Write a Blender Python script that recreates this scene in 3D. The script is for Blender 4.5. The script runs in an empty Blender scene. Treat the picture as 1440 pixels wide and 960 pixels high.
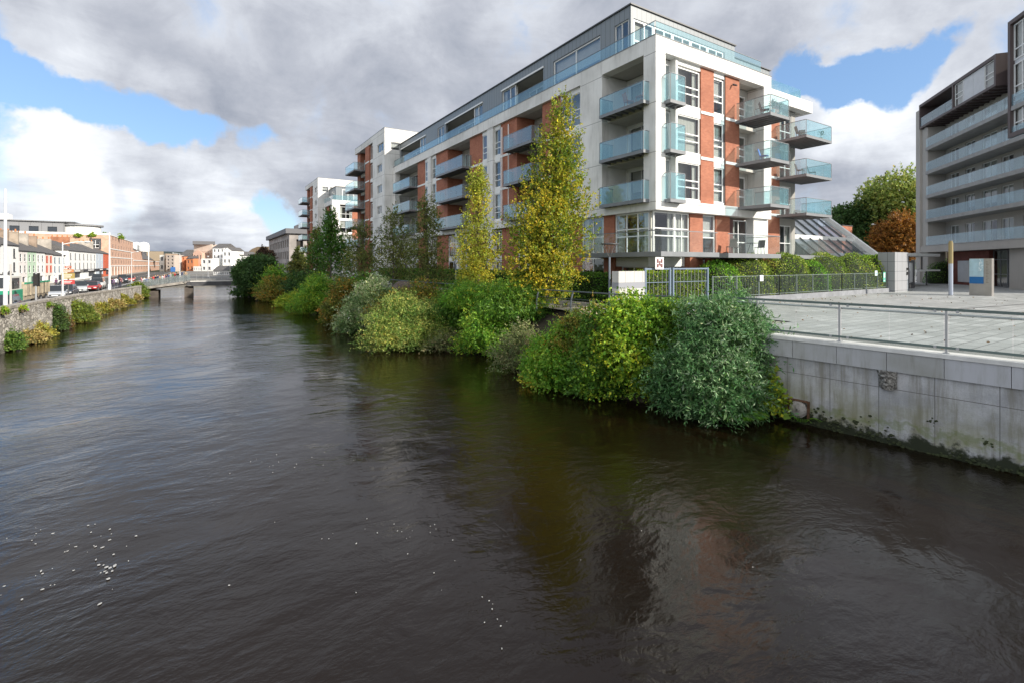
import bpy, bmesh, math, random
import numpy as np
from mathutils import Vector, Matrix
R = math.radians
C = bpy.context.scene.collection
sc = bpy.context.scene
# ---------------------------------------------------------------- camera
FPX, HOR, YAW, EYE = 685.0, 372.0, R(32.4), 4.9
cy_, sy_ = math.cos(YAW), math.sin(YAW)
cam = bpy.data.cameras.new('camera'); cam_o = bpy.data.objects.new('camera', cam); C.objects.link(cam_o)
cam.sensor_width = 36.0; cam.sensor_fit = 'HORIZONTAL'; cam.lens = 36.0 * FPX / 1440
cam.shift_y = -(480 - HOR) / 1440.0
cam.clip_start = 0.1; cam.clip_end = 6000
cam_o.location = (0, 0, EYE); cam_o.rotation_euler = (R(90), 0, -YAW)
sc.camera = cam_o
def ray(px, py):
    r = (px - 720) / FPX
    return (r * cy_ + sy_, cy_ - r * sy_, (HOR - py) / FPX)
def at(px, py, X=None, Y=None, Z=None, D=None):
    a = ray(px, py)
    d = D if D is not None else X / a[0] if X is not None else Y / a[1] if Y is not None else (Z - EYE) / a[2]
    return Vector((a[0] * d, a[1] * d, EYE + a[2] * d))
# ---------------------------------------------------------------- view + sun + sky
sc.view_settings.view_transform = 'Standard'; sc.view_settings.look = 'None'
sc.view_settings.gamma = 1.0; sc.view_settings.use_curve_mapping = False
sc.view_settings.exposure = 0.42
sc.render.engine = 'CYCLES'
cyc = sc.cycles
cyc.use_denoising = True; cyc.max_bounces = 6; cyc.transparent_max_bounces = 24
cyc.diffuse_bounces = 3; cyc.glossy_bounces = 4; cyc.transmission_bounces = 4
cyc.caustics_reflective = False; cyc.caustics_refractive = False
SUN_AZ, SUN_EL = R(147), R(25)           # compass angle from +Y towards +X
sd = Vector((math.sin(SUN_AZ) * math.cos(SUN_EL), math.cos(SUN_AZ) * math.cos(SUN_EL), math.sin(SUN_EL)))
sl = bpy.data.lights.new('sun', 'SUN'); sl.energy = 4.7; sl.angle = R(0.5); sl.color = (1.0, 0.93, 0.82)
so = bpy.data.objects.new('sun', sl); C.objects.link(so); so.location = (0, -40, 60)
so.rotation_euler = (-sd).to_track_quat('-Z', 'Y').to_euler()
world = bpy.data.worlds.new('World'); sc.world = world; world.use_nodes = True
wt = world.node_tree; wt.nodes.clear()
class NT:
    def __init__(s, tree): s.t = tree
    def n(s, typ, ins=None, **kw):
        nd = s.t.nodes.new(typ)
        for k, v in kw.items(): setattr(nd, k, v)
        for k, v in (ins or {}).items():
            sk = nd.inputs[k]
            if isinstance(v, bpy.types.NodeSocket): s.t.links.new(v, sk)
            else: sk.default_value = v
        return nd
    def m(s, op, a, b=None, c=None, clamp=False):
        ins = {0: a}
        if b is not None: ins[1] = b
        if c is not None: ins[2] = c
        return s.n('ShaderNodeMath', ins, operation=op, use_clamp=clamp).outputs[0]
    def vm(s, op, a, b=None):
        ins = {0: a}
        if b is not None: ins[1] = b
        return s.n('ShaderNodeVectorMath', ins, operation=op)
    def noise(s, vec, scale, detail=4, rough=0.5, dist=0.0):
        return s.n('ShaderNodeTexNoise', {'Vector': vec, 'Scale': scale, 'Detail': detail, 'Roughness': rough, 'Distortion': dist})
    def ss(s, v, a, b, lo=0.0, hi=1.0):
        return s.n('ShaderNodeMapRange', {'Value': v, 'From Min': a, 'From Max': b, 'To Min': lo, 'To Max': hi}, interpolation_type='SMOOTHSTEP').outputs[0]
    def mix(s, f, a, b, bt='MIX'):
        nd = s.n('ShaderNodeMix', data_type='RGBA', blend_type=bt)
        for i, v in ((0, f), (6, a), (7, b)):
            if isinstance(v, bpy.types.NodeSocket): s.t.links.new(v, nd.inputs[i])
            else: nd.inputs[i].default_value = v if i == 0 else (*v[:3], 1)
        return nd.outputs[2]
    def ramp(s, f, stops):
        nd = s.n('ShaderNodeValToRGB', {0: f}); e = nd.color_ramp.elements
        while len(e) < len(stops): e.new(0.5)
        for q, (p, c) in zip(e, stops): q.position = p; q.color = (*c, 1)
        return nd.outputs[0]
W = NT(wt)
dirv = W.n('ShaderNodeTexCoord').outputs['Generated']
sky = W.n('ShaderNodeTexSky', sky_type='NISHITA', sun_disc=False, sun_elevation=SUN_EL, sun_rotation=SUN_AZ, air_density=1.0, dust_density=0.6, ozone_density=2.0)
warpn = W.noise(dirv, 5.0, 6, 0.6)
wv = W.vm('SUBTRACT', warpn.outputs['Color'], (0.5, 0.5, 0.5)).outputs[0]
wv2 = W.n('ShaderNodeVectorMath', {0: wv, 'Scale': 0.17}, operation='SCALE').outputs[0]
dw = W.vm('NORMALIZE', W.vm('ADD', dirv, wv2).outputs[0]).outputs[0]
def blobs(lst, K=1.7):
    acc = None
    for px, py, rad, amp in lst:
        v = Vector(ray(px, py)).normalized()
        dt = W.vm('DOT_PRODUCT', dw, tuple(v)).outputs['Value']
        b = W.ss(dt, math.cos(rad * K), 1.0, 0.0, amp)
        acc = b if acc is None else W.m('ADD', acc, b)
    return acc
sep = W.n('ShaderNodeSeparateXYZ', {0: dirv})
zz = W.m('ADD', W.m('MAXIMUM', sep.outputs[2], 0.0), 0.16)
pv = W.n('ShaderNodeCombineXYZ', {0: W.m('DIVIDE', sep.outputs[0], zz), 1: W.m('DIVIDE', sep.outputs[1], zz), 2: 0.0}).outputs[0]
n1 = W.noise(pv, 1.0, 9, 0.55, 0.35).outputs[0]
n2 = W.noise(pv, 2.6, 10, 0.66, 0.6).outputs[0]
n3 = W.noise(dirv, 7.0, 8, 0.62, 0.3).outputs[0]
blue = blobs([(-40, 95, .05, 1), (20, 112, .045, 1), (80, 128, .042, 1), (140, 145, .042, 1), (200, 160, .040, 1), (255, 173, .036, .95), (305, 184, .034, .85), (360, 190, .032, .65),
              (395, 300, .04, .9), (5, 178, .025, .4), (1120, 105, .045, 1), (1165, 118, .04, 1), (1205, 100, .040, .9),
              (1255, 85, .045, 1), (1295, 68, .04, .9), (1330, 45, .03, .5), (-180, 70, .12, .6), (-531, 0, .28, 1), (-1300, -100, .3, 1), (-3000, -400, .35, 1), (1750, 60, .2, .6)], 1.15)  # far-left blobs: unseen blue sky added for the balcony glass to mirror
bm = W.ss(W.m('ADD', blue, W.m('MULTIPLY', W.m('SUBTRACT', n3, 0.5), 1.9)), 0.10, 0.80)
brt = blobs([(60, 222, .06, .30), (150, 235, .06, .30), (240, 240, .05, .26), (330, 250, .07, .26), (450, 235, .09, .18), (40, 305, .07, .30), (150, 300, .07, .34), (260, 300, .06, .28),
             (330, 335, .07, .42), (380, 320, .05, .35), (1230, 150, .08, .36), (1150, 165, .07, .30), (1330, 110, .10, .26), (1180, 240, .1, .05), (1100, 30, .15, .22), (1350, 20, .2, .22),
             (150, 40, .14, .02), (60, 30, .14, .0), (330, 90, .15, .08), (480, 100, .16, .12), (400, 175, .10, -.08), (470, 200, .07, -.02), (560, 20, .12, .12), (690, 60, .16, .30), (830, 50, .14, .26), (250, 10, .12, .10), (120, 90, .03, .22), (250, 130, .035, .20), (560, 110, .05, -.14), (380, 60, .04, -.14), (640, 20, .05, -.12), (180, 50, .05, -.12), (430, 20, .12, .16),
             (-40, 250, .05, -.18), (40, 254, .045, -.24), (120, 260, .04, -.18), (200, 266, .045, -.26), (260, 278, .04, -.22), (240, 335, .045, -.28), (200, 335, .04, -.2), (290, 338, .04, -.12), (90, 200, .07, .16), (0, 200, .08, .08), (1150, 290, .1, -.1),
             (-1100, 250, .22, .7), (-2500, 0, .5, .9), (720, -700, .8, -.10)])  # far-left pair: unseen western cloud, brightness added to lift the shaded river face
# unseen sky behind the camera, brightness added to fill the shaded walls
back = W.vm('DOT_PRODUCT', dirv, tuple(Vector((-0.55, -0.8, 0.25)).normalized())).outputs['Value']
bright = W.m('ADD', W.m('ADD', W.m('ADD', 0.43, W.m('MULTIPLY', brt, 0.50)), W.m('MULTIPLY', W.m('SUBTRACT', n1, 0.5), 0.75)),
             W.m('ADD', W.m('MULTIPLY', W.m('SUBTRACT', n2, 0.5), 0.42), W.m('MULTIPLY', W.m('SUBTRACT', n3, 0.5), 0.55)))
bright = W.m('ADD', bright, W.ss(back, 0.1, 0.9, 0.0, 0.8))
ccol = W.ramp(bright, [(0.0, (.12, .155, .22)), (0.28, (.235, .26, .315)), (0.5, (.36, .38, .43)), (0.75, (.54, .565, .61)), (1.0, (.76, .78, .81))])
edge = W.m('MULTIPLY', bm, 1.0)
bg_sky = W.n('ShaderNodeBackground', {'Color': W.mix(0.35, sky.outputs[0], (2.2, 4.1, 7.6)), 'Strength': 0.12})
bg_cloud = W.n('ShaderNodeBackground', {'Color': ccol, 'Strength': 1.13})
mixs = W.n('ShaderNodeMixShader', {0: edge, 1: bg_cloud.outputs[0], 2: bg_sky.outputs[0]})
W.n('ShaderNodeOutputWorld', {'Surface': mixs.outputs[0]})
# ---------------------------------------------------------------- object helpers
WM = {}
def tag(o, label=None, cat=None, group=None, kind=None):
    if label: o['label'] = label
    if cat: o['category'] = cat
    if group: o['group'] = group
    if kind: o['kind'] = kind
    return o
def empty(name, loc, rz=0.0, label=None, cat=None, group=None):
    o = bpy.data.objects.new(name, None); C.objects.link(o); o.empty_display_size = 0.3
    o.location = loc; o.rotation_euler = (0, 0, rz)
    WM[o.name] = Matrix.Translation(Vector(loc)) @ Matrix.Rotation(rz, 4, 'Z')
    return tag(o, label, cat, group)
I4 = Matrix.Identity(4)
class MB:
    """collects faces; frame maps authored coordinates to the world"""
    def __init__(s, frame=None): s.v = []; s.f = []; s.mi = []; s.frame = frame or I4; s.sm = False
    def box(s, x0, x1, y0, y1, z0, z1, mi=0):
        if x0 > x1: x0, x1 = x1, x0
        if y0 > y1: y0, y1 = y1, y0
        if z0 > z1: z0, z1 = z1, z0
        b = len(s.v)
        s.v += [(x0, y0, z0), (x1, y0, z0), (x1, y1, z0), (x0, y1, z0), (x0, y0, z1), (x1, y0, z1), (x1, y1, z1), (x0, y1, z1)]
        s.f += [tuple(b + i for i in q) for q in ((0, 3, 2, 1), (4, 5, 6, 7), (0, 1, 5, 4), (1, 2, 6, 5), (2, 3, 7, 6), (3, 0, 4, 7))]
        s.mi += [mi] * 6; return s
    def poly(s, pts, mi=0):
        b = len(s.v); s.v += [tuple(p) for p in pts]; s.f.append(tuple(range(b, b + len(pts)))); s.mi.append(mi); return s
    def prism(s, pts, ext, mi=0):
        """closed outline pts extruded by vector ext"""
        n = len(pts); b = len(s.v); e = Vector(ext)
        s.v += [tuple(p) for p in pts] + [tuple(Vector(p) + e) for p in pts]
        s.f += [tuple(range(b, b + n))[::-1], tuple(range(b + n, b + 2 * n))]
        s.f += [(b + i, b + (i + 1) % n, b + n + (i + 1) % n, b + n + i) for i in range(n)]
        s.mi += [mi] * (n + 2); return s
    def tube(s, p, q, r0, r1=None, n=8, mi=0):
        r1 = r0 if r1 is None else r1
        p, q = Vector(p), Vector(q); d = (q - p)
        if d.length < 1e-6: return s
        d.normalize(); a = d.orthogonal().normalized(); c = d.cross(a); b = len(s.v)
        for o, r in ((p, r0), (q, r1)):
            for i in range(n):
                t = 2 * math.pi * i / n
                s.v.append(tuple(o + a * (r * math.cos(t)) + c * (r * math.sin(t))))
        s.f += [(b + i, b + (i + 1) % n, b + n + (i + 1) % n, b + n + i) for i in range(n)]
        s.f += [tuple(range(b, b + n))[::-1], tuple(range(b + n, b + 2 * n))]
        s.mi += [mi] * (n + 2); return s
    def path(s, pts, r, n=6, mi=0, r1=None):
        k = len(pts) - 1
        for i in range(k):
            ra = r if r1 is None else r + (r1 - r) * i / k
            rb = r if r1 is None else r + (r1 - r) * (i + 1) / k
            s.tube(pts[i], pts[i + 1], ra, rb, n, mi)
        return s
    def beam(s, p, q, w, h, mi=0):
        p, q = Vector(p), Vector(q); d = (q - p).normalized()
        a = d.cross(Vector((0, 0, 1)));  a = a.normalized() if a.length > 1e-3 else Vector((1, 0, 0)); c = a.cross(d).normalized()
        pts = [p + a * (i * w / 2) + c * (j * h / 2) for i, j in ((-1, -1), (1, -1), (1, 1), (-1, 1))]
        return s.prism(pts, q - p, mi)
    def lathe(s, c, prof, n=16, mi=0):
        b = len(s.v); c = Vector(c)
        for r, z in prof:
            for i in range(n):
                t = 2 * math.pi * i / n; s.v.append((c.x + r * math.cos(t), c.y + r * math.sin(t), c.z + z))
        for k in range(len(prof) - 1):
            s.f += [(b + k * n + i, b + k * n + (i + 1) % n, b + (k + 1) * n + (i + 1) % n, b + (k + 1) * n + i) for i in range(n)]; s.mi += [mi] * n
        return s
    def build(s, name, mats, parent=None, label=None, cat=None, group=None, kind=None, bevel=0, smooth=False):
        if not isinstance(mats, (list, tuple)): mats = [mats]
        me = bpy.data.meshes.new(name); o = bpy.data.objects.new(name, me); C.objects.link(o)
        M = s.frame
        if parent is not None:
            P = WM[parent.name]; M = P.inverted() @ s.frame; vs = [M @ Vector(v) for v in s.v]
            o.parent = parent; WM[o.name] = P
        else:
            vs = [M @ Vector(v) for v in s.v]
            xs = [v.x for v in vs]; ys = [v.y for v in vs]; zs = [v.z for v in vs]
            loc = Vector(((min(xs) + max(xs)) / 2, (min(ys) + max(ys)) / 2, min(zs))); vs = [v - loc for v in vs]
            o.location = loc; WM[o.name] = Matrix.Translation(loc)
        me.from_pydata([tuple(v) for v in vs], [], s.f)
        for m_ in mats: me.materials.append(m_)
        if len(mats) > 1: me.polygons.foreach_set('material_index', s.mi)
        b_ = bmesh.new(); b_.from_mesh(me); bmesh.ops.recalc_face_normals(b_, faces=b_.faces[:]); b_.to_mesh(me); b_.free()
        if smooth: me.polygons.foreach_set('use_smooth', [True] * len(me.polygons))
        if bevel:
            md = o.modifiers.new('bevel', 'BEVEL'); md.width = bevel; md.segments = 2; md.limit_method = 'ANGLE'
        me.update(); return tag(o, label, cat, group, kind)
def _each(s, name, mats, parent=None, **k):
    for b in range(0, len(s.v), 8):
        m = MB(s.frame); m.v = s.v[b:b + 8]; m.f = [tuple(i - b for i in f) for f in s.f if b <= f[0] < b + 8]; m.mi = [0] * len(m.f); m.build(name, mats, parent, **k)
MB.each = _each
def copy_tree(root, loc=None, rz=None, label=None, group=None, _p=None):
    c = root.copy(); C.objects.link(c)
    if _p is None:
        if loc is not None: c.location = loc
        if rz is not None: c.rotation_euler = (0, 0, rz)
        if label: c['label'] = label
        if group: c['group'] = group
    else: c.parent = _p
    for ch in list(root.children): copy_tree(ch, _p=c)
    return c
# ---------------------------------------------------------------- materials
def pmat(name, col, rough=0.7, metal=0.0, var=0.0, vs=1.5, bump=0.0, bs=20.0, spec=0.5, col2=None):
    m = bpy.data.materials.new(name); m.use_nodes = True; t = m.node_tree; t.nodes.clear(); N = NT(t)
    P = N.n('ShaderNodeBsdfPrincipled', {'Base Color': (*col, 1), 'Roughness': rough, 'Metallic': metal, 'Specular IOR Level': spec})
    oc = N.n('ShaderNodeTexCoord').outputs['Object']
    if var or col2:
        f = N.noise(oc, vs, 6, 0.6).outputs[0]
        c2 = col2 or tuple(max(0, c * (1 - var)) for c in col); c1 = col if col2 else tuple(min(1, c * (1 + var * .6)) for c in col)
        t.links.new(N.mix(N.ss(f, 0.3, 0.7), c1, c2), P.inputs['Base Color'])
    if bump:
        b = N.n('ShaderNodeBump', {'Height': N.noise(oc, bs, 4).outputs[0], 'Strength': bump, 'Distance': 0.02})
        t.links.new(b.outputs[0], P.inputs['Normal'])
    N.n('ShaderNodeOutputMaterial', {'Surface': P.outputs[0]}); return m
def walluv(N):
    """(x+y, z) of object space: runs along any axis-parallel wall"""
    s = N.n('ShaderNodeSeparateXYZ', {0: N.n('ShaderNodeTexCoord').outputs['Object']})
    return s, N.n('ShaderNodeCombineXYZ', {0: N.m('ADD', s.outputs[0], s.outputs[1]), 1: s.outputs[2], 2: 0.0}).outputs[0]
def brickmat(name, c1, c2, mortar=(.45, .42, .38), bw=0.24, bh=0.08, ms=0.008, rough=0.85, off=0.5):
    m = bpy.data.materials.new(name); m.use_nodes = True; t = m.node_tree; t.nodes.clear(); N = NT(t)
    s, uv = walluv(N)
    b = N.n('ShaderNodeTexBrick', {'Vector': uv, 'Color1': (*c1, 1), 'Color2': (*c2, 1), 'Mortar': (*mortar, 1), 'Scale': 1.0, 'Mortar Size': ms, 'Brick Width': bw, 'Row Height': bh, 'Bias': 0.0}, offset=off)
    nz = N.noise(uv, 0.8, 6, 0.65).outputs[0]
    col = N.mix(N.ss(nz, 0.35, 0.72, 0.0, 0.55), b.outputs[0], tuple(x * .6 for x in c2))
    P = N.n('ShaderNodeBsdfPrincipled', {'Base Color': col, 'Roughness': rough})
    bp = N.n('ShaderNodeBump', {'Height': b.outputs['Fac'], 'Strength': 0.3, 'Distance': 0.01}, invert=True)
    t.links.new(bp.outputs[0], P.inputs['Normal'])
    N.n('ShaderNodeOutputMaterial', {'Surface': P.outputs[0]}); return m
def panelmat(name, col, pw, ph, z0=0.0, dirt=0.12, groove=0.03, rough=0.75, dcol=(.28, .27, .24), gcol=None):
    """render or metal panels with thin joints and faint streaks of dirt"""
    m = bpy.data.materials.new(name); m.use_nodes = True; t = m.node_tree; t.nodes.clear(); N = NT(t)
    s, uv = walluv(N)
    def line(v, per, off):
        f = N.m('FRACT', N.m('DIVIDE', N.m('SUBTRACT', v, off), per)); return N.m('LESS_THAN', f, groove / per)
    g = None
    if pw: g = line(N.m('ADD', s.outputs[0], s.outputs[1]), pw, 0.0)
    if ph: h = line(s.outputs[2], ph, z0); g = h if g is None else N.m('MAXIMUM', g, h)
    st = N.noise(N.n('ShaderNodeMapping', {'Vector': uv, 'Scale': (2.2, 0.25, 1)}).outputs[0], 1.6, 7, 0.65).outputs[0]
    c = N.mix(N.ss(st, 0.45, 0.8, 0.0, dirt), col, dcol)
    c = N.mix(N.ss(N.noise(uv, 0.35, 5).outputs[0], .4, .7, 0, dirt * .8), c, dcol)
    if g is not None: c = N.mix(g, c, gcol or tuple(x * .35 for x in col))
    P = N.n('ShaderNodeBsdfPrincipled', {'Base Color': c, 'Roughness': rough})
    N.n('ShaderNodeOutputMaterial', {'Surface': P.outputs[0]}); return m
def glassmat(name, tint, refl=0.12, ior=1.7, body=0.0, bodycol=(.5, .7, .7), rough=0.0):
    """thin sheet: tinted see-through + mirror by Fresnel (+ a little milky body)"""
    m = bpy.data.materials.new(name); m.use_nodes = True; t = m.node_tree; t.nodes.clear(); N = NT(t)
    fr = N.n('ShaderNodeFresnel', {'IOR': ior}).outputs[0]
    oc = N.n('ShaderNodeTexCoord').outputs['Object']
    bp = N.n('ShaderNodeBump', {'Height': N.noise(oc, 1.3, 2).outputs[0], 'Strength': 0.05, 'Distance': 0.1}).outputs[0]
    tr = N.n('ShaderNodeBsdfTransparent', {'Color': (*tint, 1)})
    df = N.n('ShaderNodeBsdfDiffuse', {'Color': (*bodycol, 1)})
    a = N.n('ShaderNodeMixShader', {0: body, 1: tr.outputs[0], 2: df.outputs[0]})
    gl = N.n('ShaderNodeBsdfGlossy', {'Color': (1, 1, 1, 1), 'Roughness': rough, 'Normal': bp})
    mx = N.n('ShaderNodeMixShader', {0: N.m('MAXIMUM', fr, refl), 1: a.outputs[0], 2: gl.outputs[0]})
    bk = N.n('ShaderNodeNewGeometry').outputs['Backfacing']   # the inner side of the sheet lets light straight out
    mo = N.n('ShaderNodeMixShader', {0: bk, 1: mx.outputs[0], 2: N.n('ShaderNodeBsdfTransparent').outputs[0]})
    N.n('ShaderNodeOutputMaterial', {'Surface': mo.outputs[0]}); return m
def leafmat():
    m = bpy.data.materials.new('leaf'); m.use_nodes = True; t = m.node_tree; t.nodes.clear(); N = NT(t)
    c = N.n('ShaderNodeAttribute', attribute_name='tint').outputs['Color']
    d = N.n('ShaderNodeBsdfPrincipled', {'Base Color': c, 'Roughness': 0.5, 'Specular IOR Level': 0.35})
    tr = N.n('ShaderNodeBsdfTranslucent', {'Color': c})
    mx = N.n('ShaderNodeMixShader', {0: 0.42, 1: d.outputs[0], 2: tr.outputs[0]})
    N.n('ShaderNodeOutputMaterial', {'Surface': mx.outputs[0]}); return m
M = {}
M['leaf'] = leafmat()
M['white'] = panelmat('white_render', (.78, .77, .745), 0, 2.95, 0.11 + 0.0, 0.42, 0.035)
M['white_plain'] = pmat('white_paint', (.80, .80, .78), .6, var=.05)
M['frame_white'] = pmat('window_frame', (.80, .80, .79), .4)
M['brick'] = brickmat('red_brick', (.46, .165, .090), (.36, .115, .062), (.34, .20, .14))
M['zinc'] = panelmat('zinc_seam', (.20, .225, .245), 0.45, 0, 0, 0.2, 0.035, 0.45, gcol=(.09, .10, .11))
M['steel'] = pmat('painted_steel', (.20, .21, .225), .5, var=.1)
M['steel_dark'] = pmat('dark_steel', (.075, .075, .08), .5)
M['steel_light'] = pmat('galvanised', (.42, .43, .44), .4, .6)
M['conc'] = panelmat('concrete', (.42, .40, .36), 3.0, 0, 0, 0.35, 0.02)
M['soffit'] = pmat('soffit', (.50, .48, .44), .8, var=.08)
M['pane'] = glassmat('window_glass', (.75, .80, .82), .10, 2.1)
M['bglass'] = glassmat('balcony_glass', (.70, .89, .93), .08, 1.9, .18, (.36, .64, .74))
M['bglass2'] = glassmat('blue_balcony_glass', (.60, .80, .88), .10, 1.9, .30, (.34, .56, .66))
M['cglass'] = glassmat('clear_guard_glass', (.93, .97, .96), .04, 1.5, .03, (.5, .7, .65))
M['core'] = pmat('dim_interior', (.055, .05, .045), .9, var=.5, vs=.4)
M['inner'] = pmat('inner_wall', (.45, .42, .36), .9, var=.3, vs=.5)
M['curtain'] = panelmat('curtain', (.68, .64, .56), .14, 0, 0, .2, .04, gcol=(.45, .42, .36))
M['blind'] = pmat('roller_blind', (.62, .58, .52), .8, var=.08)
M['black'] = pmat('black_paint', (.02, .02, .02), .4)
M['dark'] = pmat('dark_opening', (.03, .03, .032), .6)
M['brown_panel'] = panelmat('brown_metal', (.085, .062, .062), 1.2, 0, 0, .1, .02, .5)
# ---------------------------------------------------------------- setting: water
def watermat():
    m = bpy.data.materials.new('river_water'); m.use_nodes = True; t = m.node_tree; t.nodes.clear(); N = NT(t)
    g = N.n('ShaderNodeNewGeometry').outputs['Position']
    big = N.noise(g, 0.16, 4, 0.5, 0.8)
    wp = N.n('ShaderNodeVectorMath', {0: N.vm('SUBTRACT', big.outputs['Color'], (.5, .5, .5)).outputs[0], 'Scale': 1.4}, operation='SCALE').outputs[0]
    p = N.vm('ADD', g, wp).outputs[0]
    pm = N.n('ShaderNodeMapping', {'Vector': p, 'Rotation': (0, 0, R(20)), 'Scale': (0.62, 1.0, 1)}).outputs[0]
    a = N.noise(pm, 0.5, 3, 0.5, .7).outputs[0]
    b = N.noise(pm, 2.2, 4, 0.55, .25).outputs[0]
    c = N.noise(pm, 8.0, 5, 0.62, 0.15).outputs[0]
    ridg = N.m('ABSOLUTE', N.m('SUBTRACT', N.noise(p, 0.5, 5, 0.55, 2.2).outputs[0], 0.5))
    calm = N.ss(N.noise(p, 0.22, 3, 0.5, 0.6).outputs[0], 0.38, 0.60, 0.30, 1.0)
    h = N.m('ADD', N.m('MULTIPLY', a, 0.10), N.m('MULTIPLY', N.m('MULTIPLY', b, 0.056), N.m('ADD', calm, 0.25)))
    h = N.m('ADD', h, N.m('MULTIPLY', N.m('MULTIPLY', c, 0.023), calm))
    h = N.m('ADD', h, N.m('MULTIPLY', N.ss(ridg, 0.0, 0.03), 0.0012))
    bp = N.n('ShaderNodeBump', {'Height': h, 'Strength': 0.5, 'Distance': 1.0})
    col = N.mix(N.ss(N.noise(g, 0.12, 3).outputs[0], .3, .7), (.0070, .0040, .0018), (.0115, .0062, .0024))
    P = N.n('ShaderNodeBsdfPrincipled', {'Base Color': col, 'Roughness': 0.03, 'IOR': 1.47, 'Specular IOR Level': 0.5, 'Normal': bp.outputs[0]})
    N.n('ShaderNodeOutputMaterial', {'Surface': P.outputs[0]}); return m
M['water'] = watermat()
MB().poly([(-60, -60, 0), (80, -60, 0), (80, 330, 0), (-60, 330, 0)]).build('river_water', M['water'], kind='structure')
MB().poly([(-60, -60, -2.2), (80, -60, -2.2), (80, 330, -2.2), (-60, 330, -2.2)]).build('river_bed', pmat('river_bed', (.03, .022, .014), .9), kind='structure')
# ---------------------------------------------------------------- ground sheet (with the river cut out of it)
def asphalt(name, col, var=.25):
    return pmat(name, col, .9, var=var, vs=.6, bump=.3, bs=40)
M['asphalt'] = asphalt('asphalt', (.085, .083, .08))
M['earth'] = pmat('earth', (.05, .042, .028), .95, var=.5, vs=2, bump=.6, bs=6)
M['farland'] = pmat('far_land', (.05, .07, .03), .95, var=.4, vs=.01)
g = MB()
g.poly([(-4000, -1500, .95), (-9.7, -1500, .95), (-9.7, 60, .95), (-8.2, 92, .95), (-8, 300, .95), (-8, 4000, .95), (-4000, 4000, .95)])
g.poly([(30, -1500, .95), (4000, -1500, .95), (4000, 4000, .95), (22, 4000, .95), (22, 300, .95), (30, 0, .95)])
g.poly([(-8, 300, .95), (22, 300, .95), (22, 4000, .95), (-8, 4000, .95)])
g.build('ground', M['farland'], kind='structure')
fb = MB(); fb.box(-9, 24, 136, 300, -1.5, 1.35); fb.build('far_bank', pmat('far_bank_stone', (.22, .21, .19), .9, var=.4, vs=.5), kind='structure')
# quay road and pavements on the far (left) bank
rd = MB(); rd.box(-22.5, -11.8, -60, 300, .9, 1.1); rd.build('quay_road', M['asphalt'], kind='structure')
M['paving'] = pmat('pavement_slab', (.30, .29, .27), .9, var=.2, vs=1)
k = MB(); k.box(-11.8, -9.9, -60, 95, .9, 1.24); k.box(-25, -22.5, -60, 300, .9, 1.24); k.build('quay_pavement', M['paving'], kind='structure')
lm = MB()
for i in range(50):
    lm.box(-17.2, -17.05, -40 + i * 6, -37 + i * 6, 1.1, 1.104)
lm.box(-12.5, -12.35, -60, 280, 1.1, 1.104)
lm.build('lane_markings', M['white_plain'], kind='structure')
# ---------------------------------------------------------------- left quay wall of rubble stone
def rubblemat():
    m = bpy.data.materials.new('rubble_stone'); m.use_nodes = True; t = m.node_tree; t.nodes.clear(); N = NT(t)
    s, uv = walluv(N)
    mp = N.n('ShaderNodeMapping', {'Vector': uv, 'Scale': (1.0, 1.9, 1)}).outputs[0]
    v = N.n('ShaderNodeTexVoronoi', {'Vector': mp, 'Scale': 2.4}, feature='F1')
    e = N.n('ShaderNodeTexVoronoi', {'Vector': mp, 'Scale': 2.4}, feature='DISTANCE_TO_EDGE').outputs['Distance']
    stone = N.ramp(N.n('ShaderNodeSeparateColor', {0: v.outputs['Color']}).outputs[0], [(0, (.26, .24, .21)), (.5, (.42, .39, .35)), (1, (.60, .56, .50))])
    c = N.mix(N.ss(e, 0.0, 0.06), (.10, .09, .075), stone)
    stain = N.noise(N.n('ShaderNodeMapping', {'Vector': uv, 'Scale': (1, .3, 1)}).outputs[0], .9, 6, .65).outputs[0]
    c = N.mix(N.ss(stain, .5, .68, 0, .75), c, (.55, .53, .50))
    c = N.mix(N.ss(N.m('ADD', s.outputs[2], N.m('MULTIPLY', stain, -1.0)), -.3, .35, .7, 0), c, (.035, .04, .02))
    P = N.n('ShaderNodeBsdfPrincipled', {'Base Color': c, 'Roughness': .9})
    b = N.n('ShaderNodeBump', {'Height': N.ss(e, 0, .12), 'Strength': .7, 'Distance': .05}); t.links.new(b.outputs[0], P.inputs['Normal'])
    N.n('ShaderNodeOutputMaterial', {'Surface': P.outputs[0]}); return m
M['rubble'] = rubblemat()
WALL = [(-9.6, -60, 2.5), (-9.5, 36, 2.5), (-9.4, 45, 2.42), (-9.1, 58, 2.25), (-8.4, 72, 2.0), (-7.6, 84, 1.85), (-7.3, 92, 1.85)]
w = MB(); cp = MB()
for (x0, y0, z0), (x1, y1, z1) in zip(WALL, WALL[1:]):
    n = max(1, int((y1 - y0) / 2))
    for i in range(n):
        a, b = i / n, (i + 1) / n
        xa, ya, za = x0 + (x1 - x0) * a, y0 + (y1 - y0) * a, z0 + (z1 - z0) * a
        xb, yb, zb = x0 + (x1 - x0) * b, y0 + (y1 - y0) * b, z0 + (z1 - z0) * b
        q = 0.12
        w.prism([(xa - .45, ya, -1.5), (xa + q, ya, -1.5), (xa, ya, za - .16), (xa - .45, ya, za - .16)], (xb - xa, yb - ya, 0))
        rr = random.Random(i + int(y0)).uniform(-.02, .03)
        cp.prism([(xa - .5, ya + .02, za - .158), (xa + .05, ya + .02, za - .158), (xa + .05, ya + .02, za + rr), (xa - .5, ya + .02, za + rr)], (xb - xa, yb - ya - .03, zb - za))
wall_l = empty('quay_wall', (-9.5, 36, 0), 0, 'long rubble stone quay wall with rough coping along the left side of the river', 'wall')
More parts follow.
